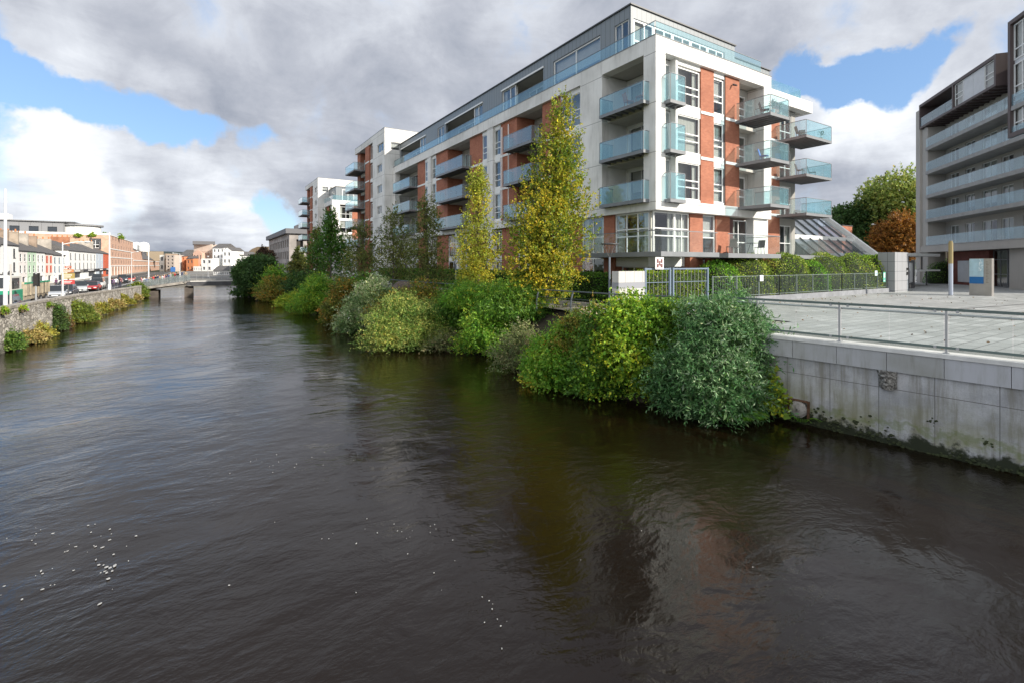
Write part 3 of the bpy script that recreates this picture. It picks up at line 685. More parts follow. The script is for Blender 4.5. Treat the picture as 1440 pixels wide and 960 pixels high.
q = MB(); q.box(33.0, 34.8, 20.0, 20.6, 5.6, 8.15); q.box(22.95, 26.3, 20.62, 21.2, 4.75, 5.4); q.box(23.05, 23.6, 21.2, 23.5, 4.75, 5.4); q.box(22.9, 23.1, 24.5, 26.8, 2.6, 3.6)
q.each('plinth_wall', M['white_plain'], A)
window(A, 'X', 22.98, -1, 20.6, 23.45, 5.6, 8.12, v=(.33, .66), h=(.42, .6), curtain='sides')
window(A, 'Y', 20.28, -1, 23.0, 24.9, 5.6, 8.12, v=(), h=(.42, .6), curtain='sides'); window(A, 'Y', 20.281, -1, 24.92, 26.28, 5.6, 8.12, h=(.42, .6), v=(.5,), curtain='full')
window(A, 'Y', 20.28, -1, 27.62, 28.93, 5.6, 8.12, h=(.42, .6), curtain='blind')
window(A, 'Y', 20.5, -1, 31.15, 32.98, 5.6, 8.0, v=(.45,), h=(.35, .6), curtain='half', name='balcony_door')
q = MB(); q.box(30.55, 31.1, 20.35, 20.6, 5.6, 8.0); q.build('terrace_door', pmat('dark_red_door', (.10, .035, .03), .5), A)
window(A, 'X', 22.98, -1, 24.52, 26.75, 5.4, 8.12, v=(.5,), h=(.5,), curtain='sides'); window(A, 'X', 22.98, -1, 24.52, 26.75, 3.6, 5.35, v=(.5,), curtain=None)
for y0, y1 in ((29.1, 30.2), (33.7, 35.2), (37.9, 39.0), (40.1, 41.3), (44.0, 46.2), (46.9, 49.3), (52.4, 53.5), (54.5, 55.7), (58.2, 60.4), (61.1, 65.9)):
    window(A, 'X', 23.0, -1, y0, y1, 5.7, 8.0, v=(.5,), h=(.5,), curtain=cur()); window(A, 'X', 23.0, -1, y0, y1, 2.9, 5.2, v=(.5,), curtain=cur())
q = MB(); q.box(23.0, 24.05, 24.5, 66, 5.25, 5.68); q.build('floor_band', M['white_plain'], A)
window(A, 'Y', 21.0, -1, 23.2, 24.7, 3.6, 4.75, v=(.5,)); window(A, 'Y', 21.0, -1, 25.0, 26.3, 2.7, 4.75); window(A, 'Y', 21.0, -1, 27.7, 28.9, 2.7, 5.2)
window(A, 'X', 23.5, -1, 21.3, 23.4, 3.4, 4.75, v=(.5,))
q = MB(); q.box(22.95, 26.3, 20.7, 21.2, 2.6, 3.6); q.box(30.5, 34.8, 20.6, 21.2, 2.6, 5.3); q.each('ground_wall', M['white_plain'], A)
# block B, set back to the right
q = MB(); q.box(34.8, 43.0, 20.9, 21.5, 17.5, 18.4); q.box(42.4, 43.0, 21.5, 38, 17.5, 18.4); q.build('roof_band', M['white'], A)
q = MB(); q.box(34.8, 42.4, 21.5, 38, 17.55, 18.1); q.build('roof_soffit', M['soffit'], A)
q = MB(); q.box(34.8, 38.9, 21.4, 22.2, 2.6, 17.5); q.build('brick_panel', M['brick'], A)
q = MB()
for f in FL: q.box(34.8, 38.9, 21.34, 21.398, f - .12, f + .08)
q.each('string_course', M['white_plain'], A)
q = MB(); holes = [(39.3, 41.0, f + .05, f + 2.45) for f in (5.6, *FL)]; holed(q, 'Y', 21.6, 21.9, 38.9, 41.6, 2.6, 17.5, holes); q.box(41.3, 41.6, 21.9, 38, 2.6, 17.5); q.build('grey_wall', panelmat('grey_render', (.34, .33, .31), 0, 2.95, .11, .2), A)
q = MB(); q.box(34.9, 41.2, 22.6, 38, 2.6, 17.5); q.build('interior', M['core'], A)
for h in holes: window(A, 'Y', 21.65, -1, h[0], h[1], h[2], h[3], v=(.5,), h=(.4,), curtain=cur(), name='balcony_door')
for f in FL: balcony(A, 38.4, 42.3, 19.1, 21.5, f, 'WSE', joist='y')
q = MB(); q.box(35.3, 41.3, 19.0, 21.5, 5.3, 5.58); q.build('terrace_deck', M['steel'], A)
q = MB(); q.box(35.35, 38.3, 19.05, 19.062, 5.6, 6.7); q.box(38.33, 41.25, 19.05, 19.062, 5.6, 6.7); q.box(41.23, 41.242, 19.07, 21.4, 5.6, 6.7); q.each('terrace_balustrade', M['cglass'], A)
q = MB()
for i in range(5): q.box(34.85 + i * 1.32, 36.14 + i * 1.32, 21.05, 21.062, 18.42, 19.2)
for i in range(6): q.box(41.4, 41.412, 21.08 + i * 1.4, 22.45 + i * 1.4, 18.42, 19.2)
q.build('roof_balustrade', M['bglass'], A)
# penthouse
P = MB()
ph = [(22.9, 24.2, 18.5, 21.05), (25.6, 31.05, 18.5, 21.05), (32.4, 38.9, 18.5, 21.05), (42.7, 51.4, 18.5, 21.05), (51.9, 53.7, 18.9, 21.05), (57.4, 66.4, 18.5, 21.05)]
holed(P, 'X', 23.6, 23.85, 22.7, 70.4, 18.2, 21.84, ph)
holed(P, 'Y', 22.7, 22.95, 23.85, 34.9, 18.2, 21.84, [(23.86, 33.6, 18.5, 21.05)])
P.box(34.65, 34.9, 22.95, 40, 18.2, 21.84); P.box(34.91, 39.9, 22.8, 36, 18.2, 21.0)
P.build('penthouse', M['zinc'], A)
q = MB(); q.box(23.5, 35.0, 22.6, 70.5, 21.845, 21.93); q.box(34.92, 40.0, 22.7, 36, 21.005, 21.07); q.build('penthouse_roof', M['steel_dark'], A)
q = MB(); q.box(25.4, 34.5, 24.4, 70, 18.2, 21.8); q.build('penthouse_interior', M['inner'], A)
q = MB(); q.box(23.86, 25.4, 32.4, 70.3, 21.1, 21.8); q.build('penthouse_soffit', M['soffit'], A)
window(A, 'X', 23.68, -1, 22.95, 24.2, 18.5, 21.05, v=(.5,), curtain='sides'); window(A, 'X', 23.68, -1, 25.6, 31.05, 18.5, 21.03, v=(.5,), h=(), curtain='blind', fr=.1)
window(A, 'X', 23.68, -1, 36.7, 38.9, 18.5, 21.03, v=(.4,), curtain='sides', fr=.1); window(A, 'X', 23.68, -1, 42.7, 44.6, 18.5, 21.03, v=(.5,), curtain='sides', fr=.1)
window(A, 'X', 23.68, -1, 51.9, 53.7, 18.9, 21.03, v=(.5,)); window(A, 'X', 23.68, -1, 57.4, 59.4, 18.5, 21.03, v=(.5,), fr=.1)
for y0, y1 in ((32.4, 36.7), (44.6, 51.4), (59.4, 66.4)): window(A, 'X', 25.2, -1, y0, y1, 18.3, 20.6, v=(.25, .5, .75), curtain='sides', name='balcony_door')
q = MB()
for y0, y1 in ((32.4, 38.9), (42.7, 51.4), (57.4, 66.4)): q.box(23.52, 23.599, y0 - .1, y1 + .1, 21.0, 21.14)
q.build('white_lintel', M['frame_white'], A)
for i in range(5): window(A, 'Y', 22.76, -1, 23.88 + i * 1.94, 23.88 + (i + 1) * 1.94 - .03, 18.5, 21.05, v=(.55,), h=(.45,), curtain='blind' if i % 2 else 'full', fr=.13)
q = MB(); r_ = MB()
n = 36
for i in range(n): q.box(22.8, 22.812, 20.05 + i * 1.3, 20.05 + i * 1.3 + 1.28, 18.52, 19.42)
for i in range(9): q.box(22.85 + i * 1.22, 22.85 + i * 1.22 + 1.2, 19.95, 19.962, 18.52, 19.42)
r_.box(22.785, 22.83, 19.93, 66.9, 19.43, 19.46); r_.box(22.83, 33.9, 19.93, 19.975, 19.43, 19.46)
rb = q.build('roof_balustrade', M['bglass'], A); r_.build('handrail', M['steel'], rb)
q = MB(); q.box(22.57, 23.3, 19.72, 67, 18.502, 18.54); q.box(23.3, 34.83, 19.72, 20.3, 18.502, 18.54); q.build('parapet_cap', M['steel'], A)
q = MB(); q.box(25, 28, 64, 67, 21.95, 22.8); q.box(27, 28.2, 50, 51.5, 21.95, 22.6); q.build('roof_plant', M['steel_light'], A)
# furniture and pots on balconies
def chair(loc, rz, label, col='steel_dark', scale=1.0):
    t = empty('garden_chair', loc, rz, label, 'chair', 'balcony chairs'); F = WM[t.name]; s = scale
    q = MB(F); q.box(-.24, .24, -.24, .24, .42 * s, .46 * s); q.build('seat', M[col], t)
    q = MB(F); q.beam((0, .23, .46), (0, .36, .95), .46, .03); q.build('backrest', M[col], t)
    for a in (-.22, .22):
        for b in (-.22, .22): q = MB(F); q.tube((a, b, 0), (a * .9, b * .9, .42), .018, n=6); q.build('leg', M[col], t)
    return t
def table(loc, label, r=.4, h=.72):
    t = empty('garden_table', loc, 0, label, 'table'); F = WM[t.name]
    q = MB(F); q.lathe((0, 0, h), [(0, -.02), (r, -.02), (r, .02), (0, .02)], 16); q.build('table_top', M['steel_dark'], t)
    for k in range(3):
        a = k * 2.1; q = MB(F); q.tube((r * .7 * math.cos(a), r * .7 * math.sin(a), 0), (.08 * math.cos(a), .08 * math.sin(a), h - .02), .018, n=6); q.build('leg', M['steel_dark'], t)
M['rattan'] = pmat('rattan', (.11, .09, .075), .8, bump=.4, bs=80)
M['copper'] = pmat('orange_plastic', (.55, .17, .07), .5)
M['bluec'] = pmat('blue_cloth', (.08, .22, .55), .8)
chair((28.7, 18.9, 5.58), 2.6, 'brown rattan chair on the terrace, left of the table', 'rattan'); chair((29.7, 19.2, 5.58), -.4, 'brown rattan chair on the terrace behind the table', 'rattan')
chair((31.7, 18.8, 5.58), -1.5, 'dark chair on the terrace, right of the table'); table((30.8, 18.8, 5.58), 'dark round table on the lower plaza-side terrace')
chair((39.3, 20.0, 14.7), .8, 'dark folding chair on the top right corner balcony'); chair((40.2, 20.3, 14.7), -1.0, 'dark chair beside the potted plant on the top right corner balcony')
chair((40.9, 19.9, 11.75), .5, 'dark low chair on the second highest right corner balcony'); chair((39.1, 19.9, 11.75), .2, 'dark chair at the left end of the second highest right corner balcony')
chair((22.7, 22.0, 14.7), 1.3, 'orange chair on the top balcony at the white corner', 'copper'); chair((22.6, 20.9, 14.7), -1.7, 'orange chair nearest the corner pier on the top balcony', 'copper')
chair((31.5, 18.3, 14.7), .7, 'dark garden chair on the top plaza-side balcony'); chair((31.9, 18.6, 11.75), .3, 'blue chair on the middle plaza-side balcony', 'bluec')
def pot(loc, label, hh=.5, seed=1):
    t = empty('potted_plant', loc, 0, label, 'plant', 'potted balcony plants'); F = WM[t.name]
    q = MB(F); q.lathe((0, 0, 0), [(0, 0), (.12, 0), (.17, .3), (.14, .3), (0, .27)], 10); q.build('pot', pmat('clay_pot', (.5, .48, .44), .8), t)
    q = MB(F); rr = random.Random(seed)
    for k in range(26):
        a = rr.uniform(0, 6.28); l = rr.uniform(.1, .26); z = .3 + hh * rr.uniform(.4, 1)
        q.poly([(0, 0, z - .1), (l * math.cos(a) + .03, l * math.sin(a), z - .02), (l * 1.3 * math.cos(a), l * 1.3 * math.sin(a), z + .06), (l * math.cos(a), l * math.sin(a) + .04, z)])
    q.tube((0, 0, .25), (0, 0, .3 + hh), .015, n=5); q.build('foliage', pmat('pot_leaves', (.06, .13, .04), .6), t)
pot((31.5, 17.8, 14.7), 'potted plant at the glass corner of the top plaza-side balcony', .7, 1); pot((32.5, 17.9, 14.7), 'potted plant at the right end of the top plaza-side balcony', .7, 2)
pot((41.6, 19.6, 14.7), 'potted plant at the outer corner of the top right balcony', .5, 3)
# ---------------- stair towers and the next blocks upstream
def tower(dy, label):
    T = empty('white_tower', (21.4, 66.9 + dy, 2.6), 0, label, 'apartment tower', 'white towers along the river'); F = Matrix.Translation((0, dy, 0))
    q = MB(F); ws = [(68.1, 70.3, z, z + 1.15) for z in (3.3, 6.25, 9.15, 12.1, 15.1, 18.05)] + [(67.4, 70.3, 20.95, 22.15)]
    holed(q, 'X', 21.4, 21.75, 66.9, 72.6, 2.5, 23.99, ws)
    q.box(21.4, 21.75, 72.6, 82.6, 23.1, 23.99)
    hs = [(22.3 + i * 1.6, 23.6 + i * 1.6, 21.0, 22.1) for i in range(5)]
    holed(q, 'Y', 66.9, 67.2, 21.75, 33, 2.5, 23.99, hs); q.box(21.75, 33, 67.2, 82.6, 23.15, 23.95)
    q.build('white_wall', M['white'], T)
    for h in ws: window(T, 'X', 21.5, -1, *h, v=(.5,), curtain=None, fz=F)
    for h in hs: window(T, 'Y', 67.0, -1, *h, curtain='blind', fz=F)
    q = MB(F); q.box(21.38, 33.02, 66.88, 82.62, 23.995, 24.06); q.build('roof_cap', M['steel'], T)
    q = MB(F); q.box(21.45, 22.6, 74.5, 76.7, 2.5, 23.1); q.box(21.8, 22.6, 80.8, 82.5, 2.5, 23.1); q.build('brick_panel', M['brick'], T)
    q = MB(F)
    for z in (8.8, 11.75, 14.7, 17.65, 20.6): q.box(21.40, 21.449, 74.5, 76.7, z - .1, z + .1); q.box(21.6, 21.75, 72.61, 74.49, z - .3, z + .2)
    q.each('string_course', M['white_plain'], T)
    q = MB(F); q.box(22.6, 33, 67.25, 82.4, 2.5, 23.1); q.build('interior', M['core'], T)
    for z in (5.85, 8.8, 11.75, 14.7, 17.65, 20.6):
        window(T, 'X', 21.7, -1, 72.62, 74.48, z + .2, z + 2.4, v=(.5,), curtain=cur(), fz=F)
        if z > 6:
            window(T, 'X', 22.45, -1, 76.8, 80.7, z - .9, z + 1.4, v=(.25, .5, .75), curtain=cur(), fz=F, name='balcony_door')
            balcony(T, 19.8, 22.4, 77.0, 82.5, z - .95, 'WSN', fz=F, joist='x')
    q = MB(F)
    for z in (5.85, 8.8, 11.75, 14.7, 17.65): q.box(21.9, 22.55, 76.71, 80.79, z + 1.42, z + 2.0)
    q.each('spandrel', M['white_plain'], T)
    return T
tower(0, 'nearer tall white tower with corner balconies behind the long apartment block')
tower(46.7, 'farther white tower at the upstream end of the apartment blocks')
D = empty('apartment_building', (22.6, 105.2, 2.6), 0, 'smaller far white framed block with zinc top floor between the two white towers', 'apartment block')
q = MB(); q.box(22.6, 23.2, 105.2, 113.5, 17.4, 18.3); q.box(22.6, 23.2, 105.2, 106.4, 2.5, 17.4); q.box(22.6, 23.2, 112.2, 113.5, 2.5, 17.4); q.box(23.2, 35, 105.2, 105.8, 17.4, 18.3)
q.box(23.2, 24.2, 105.2, 105.8, 2.5, 17.4); q.box(29, 31, 105.2, 105.8, 2.5, 17.4); q.box(23.2, 35, 105.2, 105.8, 7.8, 8.6); q.build('white_frame', M['white'], D)
q = MB(); q.box(23.9, 35, 106.6, 113.4, 2.5, 17.9); q.build('interior', M['core'], D)
q = MB(); q.box(23.0, 23.8, 109.8, 112.2, 2.5, 17.4); q.box(26.8, 29, 105.5, 106.4, 2.5, 17.4); q.build('brick_panel', M['brick'], D)
for z in (5.7, 8.6, 11.5, 14.4):
    window(D, 'X', 23.6, -1, 106.5, 109.7, z + .1, z + 2.5, v=(.3, .6), curtain=cur(), name='balcony_door'); window(D, 'Y', 105.6, -1, 24.25, 26.75, z + .1, z + 2.6, v=(.5,), h=(.4,), curtain=cur())
    window(D, 'Y', 105.6, -1, 31.1, 34.8, z + .1, z + 2.6, v=(.3, .6), curtain=cur()); balcony(D, 22.0, 23.5, 106.4, 109.8, z, 'WSN', joist='x')
    q = MB(); q.box(24.2, 26.8, 105.55, 106.4, z - .28, z + .1); q.box(31, 35, 105.55, 106.4, z - .28, z + .1); q.each('spandrel', M['white_plain'], D)
q = MB(); q.box(23.7, 34, 106.8, 113.3, 17.9, 21.3); q.build('penthouse', M['zinc'], D)
q = MB(); q.box(23.6, 34.1, 106.7, 113.4, 21.3, 21.4); q.build('penthouse_roof', M['steel_dark'], D)
window(D, 'X', 23.64, -1, 107.6, 110.5, 18.2, 20.6, v=(.3, .6)); window(D, 'Y', 106.75, -1, 25, 29, 18.4, 20.8, v=(.3, .6), fr=.12)
q = MB()
for i in range(6): q.box(22.75, 22.762, 105.4 + i * 1.35, 106.7 + i * 1.35, 18.32, 19.3)
for i in range(8): q.box(22.8 + i * 1.4, 24.15 + i * 1.4, 105.35, 105.362, 18.32, 19.3)
q.build('roof_balustrade', M['bglass'], D)
# low block in the gap between the two groups
G = empty('low_building', (23.5, 88, 2.6), 0, 'low white entrance block in the gap between the riverside apartment groups', 'building')
q = MB(); holed(q, 'X', 23.5, 24, 84, 103, 2.5, 9.0, [(85 + i * 3, 87 + i * 3, 3.5, 8) for i in range(6)]); q.box(24, 40, 84, 84.5, 2.5, 9); q.box(23.4, 40, 83.9, 103.2, 9.002, 9.3); q.build('wall', M['white'], G)
q = MB(); q.box(24.6, 39, 85, 102, 2.5, 8.9); q.build('interior', M['core'], G)
for i in range(6): window(G, 'X', 23.6, -1, 85 + i * 3, 87 + i * 3, 3.5, 8, v=(.5,), h=(.5,))
# old concrete block far up the right bank
K = empty('concrete_building', (20.5, 160, 1), 0, 'old grey concrete building with flat dark roof edge beyond the white towers', 'building')
M['oldconc'] = pmat('old_concrete', (.36, .33, .31), .9, var=.3, vs=.3)
q = MB()
holed(q, 'X', 20.6, 21.2, 150, 200, .9, 13.6, [(151.5 + i * 4.2, 154 + i * 4.2, 3 + 3.4 * j, 5.2 + 3.4 * j) for i in range(11) for j in range(3)])
holed(q, 'Y', 150, 150.6, 21.2, 36, .9, 13.6, [(22.5 + i * 3, 24.3 + i * 3, 3 + 3.4 * j, 5.2 + 3.4 * j) for i in range(4) for j in range(3)])
q.build('wall', M['oldconc'], K)
q = MB(); q.box(19.6, 37, 149.2, 200, 13.6, 15.0); q.build('roof', pmat('roof_edge_grey', (.16, .16, .17), .8), K)
q = MB(); q.box(21.8, 35.5, 151, 199, 1, 13.5); q.build('interior', M['core'], K)
q = MB(); q.box(24, 31, 152, 165, 15.0, 16.8); q.build('roof_room', M['oldconc'], K)
# ---------------- right-hand apartment block across the plaza (rotated frame)
AD = math.atan2(-.617, -.787)
CF = Matrix.Translation((74.9, 23.5, 0)) @ Matrix.Rotation(AD, 4, 'Z')
Cb = empty('apartment_building', (74.9, 23.5, 0), AD, 'grey apartment block with long glass balconies and brown boxed top floor across the plaza', 'apartment block')
M['cconc'] = panelmat('beige_concrete', (.43, .405, .375), 0, 0, 0, .3, .02)
M['cslab'] = pmat('balcony_slab_grey', (.32, .315, .31), .7, var=.15)
q = MB(CF); q.box(-2.05, -.95, 0.0, 14, 2.4, 24.2); q.box(-.95, .5, .25, 2.0, 2.4, 21.7); q.box(-2.05, 24, .05, 1.2, 6.35, 7.1); q.box(-2.3, -.9, -.15, 2, 5.9, 6.349); q.build('concrete_frame', M['cconc'], Cb)
q = MB(CF); q.box(.5, 24, 1.2, 14, 6.4, 7.0); q.box(-.9, 24, 2.6, 14, 21.8, 24.0); q.build('slab_soffit', M['soffit'], Cb)
lev = [7.1, 10.3, 13.2, 16.1, 19.0]
q = MB(CF); hol = []
for f in lev:
    for i in range(7): 
        a = 1.6 + i * 3.3
        hol.append((a, a + (1.9 if (i + int(f)) % 3 else 2.6), f + .05, f + 2.35))
holed(q, 'Y', 2.0, 2.3, .5, 24, 7.1, 21.8, hol); q.build('recess_wall', M['cconc'], Cb)
q = MB(CF); q.box(.6, 24, 3.0, 13.8, 7.1, 21.7); q.build('interior', M['core'], Cb)
for h in hol:
    if h[0] < 20: window(Cb, 'Y', 2.08, -1, *h, v=(.5,), curtain=cur(), fz=CF, fr=.08, name='balcony_door')
for k, f in enumerate(lev):
    q = MB(CF)
    if k: q.box(.5, 24, -.0, 2.0, f - .30, f)
    q.box(.5, 24, .02, .12, f + .002, f + .10)
    b = q.build('balcony', M['cslab'], Cb)
    q = MB(CF)
    for i in range(18): q.box(.55 + i * 1.3, .55 + i * 1.3 + 1.28, .06, .072, f + .10, f + 1.15)
    q.build('glass_panel', M['bglass2'], b)
# brown metal box at the top left
q = MB(CF); T_ = .32
q.box(-1.05, 14.9, -.05, 2.6, 24.45, 24.77); q.box(-1.05, 14.9, -.05, 2.6, 21.75, 22.0); q.box(-1.05, -.8, -.05, 2.6, 22.0, 24.45); q.box(14.6, 14.9, -.05, 2.6, 22.0, 24.45); q.box(6.9, 7.15, -.05, 2.6, 22.0, 24.45); q.box(-.8, 14.6, 2.61, 3.0, 22.0, 24.45)
for i in range(16): q.box(-.6 + i, -.5 + i, .1, 2.5, 21.6, 21.749)
q.build('top_box', M['brown_panel'], Cb)
q = MB(CF)
for i in range(5): q.box(-.75 + i * 1.52, -.75 + i * 1.52 + 1.5, .02, .032, 22.0, 23.1)
q.build('glass_panel', M['bglass2'], Cb)
M['blindp'] = pmat('pale_panel', (.62, .63, .65), .5, var=.06)
q = MB(CF)
for a, b_ in ((8.9, 10.75), (10.78, 12.7)): q.box(a, b_, .1, .16, 22.02, 24.43)
q.build('pale_panel', M['blindp'], Cb)
window(Cb, 'Y', .1, -1, 7.2, 8.85, 22.02, 24.43, h=(.35, .55), curtain='full', fz=CF); window(Cb, 'Y', .1, -1, 12.75, 14.55, 22.02, 24.43, h=(.35, .55), curtain='full', fz=CF)
# glazed bay tower at the right edge of the picture
q = MB(CF); q.box(16.7, 24.4, -.05, .25, 26.5, 26.85); q.box(16.7, 17.05, -.05, 3, 16.3, 26.5); q.box(17.05, 24.4, -.05, 3, 16.3, 16.7); q.box(24.1, 24.4, -.05, 3, 16.7, 26.5); q.box(16.7, 24.4, .25, 9, 26.4, 26.8)
q.box(17.05, 24.1, .35, 3, 19.55, 19.95); q.box(17.05, 24.1, .35, 3, 22.85, 23.2); q.build('bay_frame', M['brown_panel'], Cb)
for z0, z1 in ((16.7, 19.55), (19.95, 22.85), (23.2, 26.4)):
    q = MB(CF); q.box(17.05, 24.1, .28, .349, z1, z1 + .38) if z1 < 26 else None
    for i in range(3): window(Cb, 'Y', .2, -1, 17.07 + i * 2.34, 19.38 + i * 2.34, z0, z1, v=(.5,), h=(.3,), curtain='full', fz=CF, fr=.1)
    if z1 < 26: q.build('pale_spandrel', M['blindp'], Cb)
# ground floor
q = MB(CF); q.box(1.2, 9.6, 1.9, 2.4, 2.5, 6.35); q.build('brick_panel', pmat('dark_red_cladding', (.22, .07, .055), .8, var=.2, vs=2), Cb)
q = MB(CF); q.box(15.2, 17.4, .8, 1.8, 2.5, 6.35); q.box(22, 23.9, .8, 1.8, 2.5, 6.35); q.each('column', M['cconc'], Cb)
q = MB(CF); q.box(1.3, 9.5, 2.45, 12, 2.5, 6.3); q.box(9.7, 24, 3.0, 12, 2.5, 6.3); q.build('interior', M['core'], Cb)
q = MB(CF); q.box(3.7, 8.3, 1.82, 1.88, 2.9, 5.3); q.build('window_panel', M['blindp'], Cb)
for i in range(6): window(Cb, 'Y', 2.2, -1, 9.7 + i * 2.4, 12.05 + i * 2.4, 2.6, 6.3, v=(.5,), h=(.35, .75), fz=CF, fm='steel', name='shopfront')
# ================================================================ plaza furniture, fence, glasshouse
S = empty('glass_lean_to', (48, 22, 2.6), 0, 'sloping glass lean-to with white gable beam right of the white block', 'glasshouse')
x0, x1, yb, zb, yt, zt = 41.9, 53.6, 19.9, 5.0, 25.2, 9.85
q = MB()
q.beam((x1 + .25, yb - .4, zb - .1), (x1 + .25, yt + .3, zt + .32), .5, .45); q.box(x0, x1 + .5, yt, yt + .5, zt, zt + .35)
q.build('gable_beam', M['white_plain'], S)
q = MB(); NR = 7
for i in range(NR): 
    x = x0 + (x1 - x0) * i / NR; q.beam((x, yb, zb + .06), (x, yt, zt + .06), .09, .14)
q.build('rafter', pmat('glazing_bar', (.16, .18, .19), .4, .3), S)
for t in (.46,):
    q = MB(); yy = yb + (yt - yb) * t; zz_ = zb + (zt - zb) * t; q.box(x0, x1, yy - .12, yy + .12, zz_ - .1, zz_ + .22); q.build('purlin', M['white_plain'], S)
q = MB()
for i in range(NR):
    a, b_ = x0 + (x1 - x0) * i / NR + .06, x0 + (x1 - x0) * (i + 1) / NR - .06
    for t0, t1 in ((0, .22), (.225, .44), (.49, .74), (.745, .99)):
        q.prism([(a, yb + (yt - yb) * t0, zb + (zt - zb) * t0), (b_, yb + (yt - yb) * t0, zb + (zt - zb) * t0), (b_, yb + (yt - yb) * t1, zb + (zt - zb) * t1), (a, yb + (yt - yb) * t1, zb + (zt - zb) * t1)], (0, -.01, .01))
q.build('glass_panel', glassmat('roof_glass', (.8, .86, .9), .42, 2.4, .18, (.6, .66, .72)), S)
q = MB(); q.box(x0, x1 + .4, yt + .5, yt + .8, 2.5, zt); q.box(x1 + .2, x1 + .45, yb, yt, 2.5, zb - .2); q.box(x0, x1 + .2, yb + .1, yb + .3, 2.5, zb - .05); q.build('wall', M['soffit'], S)
q = MB(); q.box(x0 + .2, x1, yb + .5, yt + .4, 2.5, 3.2); q.build('inner_floor', M['soffit'], S)
# low planter kerb and fence along the hedges
FC = [(24.5, 18.3), (32.8, 18.75), (41.5, 19.15), (51.8, 18.3)]
FC = [(24.5, 17.3), (31.3, 17.25), (40, 17.4), (50.4, 17.55)]
kb = MB()
for (xa, ya), (xb, yb_) in zip(FC, FC[1:]): kb.beam((xa, ya, 2.76), (xb, yb_, 2.76), .35, .34)
kb.build('planter_kerb', pmat('kerb_stone', (.24, .25, .27), .85, var=.2, vs=2), label='low stone planter kerb under the hedge fence', cat='kerb')
M['fence'] = pmat('fence_green_grey', (.17, .21, .20), .5)
def bar_fence(pts, z0, h, step, label, mat='fence', post=2.2, name='hedge_fence', mid=None):
    f = empty(name, (pts[0][0], pts[0][1], z0), 0, label, 'fence')
    bars = MB(); rails = MB()
    for (xa, ya), (xb, yb_) in zip(pts, pts[1:]):
        L = math.hypot(xb - xa, yb_ - ya); n = int(L / step)
        for i in range(n): t = (i + .5) / n; bars.tube((xa + (xb - xa) * t, ya + (yb_ - ya) * t, z0 + .1), (xa + (xb - xa) * t, ya + (yb_ - ya) * t, z0 + h - .03), .011, n=5)
        for hh in [.1, h] + ([mid] if mid else []): rails.beam((xa, ya, z0 + hh), (xb, yb_, z0 + hh), .04, .03)
        n = max(1, round(L / post))
        for i in range(n + 1):
            t = i / n; p = MB(); x, y = xa + (xb - xa) * t, ya + (yb_ - ya) * t; p.box(x - .022, x + .022, y - .03, y + .03, z0, z0 + h + .05); p.build('post', M[mat], f)
    bars.build('bars', M[mat], f); rails.build('rail', M[mat], f); return f
bar_fence(FC, 2.93, 1.25, .16, 'long dark green bar fence on the planter kerb in front of the rounded hedges')
M['gate_blue'] = pmat('blue_grey_gate', (.14, .19, .26), .5)
g1 = empty('gate', (18.8, 17.2, 2.6), 0, 'wide blue-grey mesh gate between stone pier and hedge fence', 'gate')
q = MB()
for x in (18.9, 20.75, 21.0, 23.9): q.box(x - .05, x + .05, 17.15, 17.25, 2.6, 4.72)
for a, b_ in ((18.95, 20.7), (21.05, 23.85)): q.box(a, b_, 17.16, 17.24, 4.62, 4.70); q.box(a, b_, 17.16, 17.24, 2.75, 2.82); q.box(a, b_, 17.18, 17.22, 3.95, 3.98)
q.build('frame', M['gate_blue'], g1)
q = MB()
for i in range(5): q.tube((19.2 + i * .32, 17.2, 2.8), (19.2 + i * .32, 17.2, 4.64), .012, n=5)
for i in range(9): q.tube((21.3 + i * .3, 17.2, 2.8), (21.3 + i * .3, 17.2, 4.64), .012, n=5)
q.build('bars', M['steel_light'], g1)
M['pierstone'] = panelmat('pier_stone', (.52, .51, .49), .6, .62, .1, .3, .02)
pr_ = empty('gate_pier', (17.8, 17.3, 2.6), 0, 'pale stone gate pier with grey band beside the lamp post', 'pier')
q = MB(); q.box(16.95, 18.75, 17.1, 17.55, 2.5, 3.72); q.box(16.95, 18.75, 17.1, 17.55, 4.01, 4.56); q.build('pier', M['pierstone'], pr_)
q = MB(); q.box(16.94, 18.76, 17.09, 17.56, 3.723, 4.007); q.build('band', pmat('pier_band', (.28, .29, .32), .8), pr_)
p2 = empty('gate_pier', (49.2, 17.4, 2.6), 0, 'tall grey stone gate pier at the right end of the hedge fence', 'pier')
q = MB(); q.box(48.2, 50.9, 17.0, 18.2, 2.5, 5.9); q.build('pier', panelmat('pier_grey_stone', (.30, .31, .33), .9, .8, .1, .35, .03), p2)
q = MB(); q.box(50.5, 50.75, 16.93, 16.999, 4.0, 4.25); q.box(50.5, 50.75, 16.93, 16.999, 4.4, 4.6); q.build('intercom', M['black'], p2)
g2 = empty('gate', (52.5, 17.6, 2.6), .25, 'dark grey side gate right of the tall grey pier, with a white notice', 'gate'); F = WM[g2.name]
q = MB(F)
for x in (0, .15, 5.2, 6.2): q.box(x - .1, x + .1, -.1, .1, 0, 2.7)
q.box(.15, 6.2, -.05, .05, 2.45, 2.6); q.box(.15, 6.2, -.05, .05, .45, .6); q.build('frame', M['steel_dark'], g2)
q = MB(F)
for i in range(16): q.tube((.5 + i * .34, 0, .5), (.5 + i * .34, 0, 2.5), .03, n=5)
q.build('bars', M['steel_light'], g2)
q = MB(F); q.box(-.2, 8.4, .3, 1.0, -.02, .62); q.build('base_wall', M['cconc'], g2)
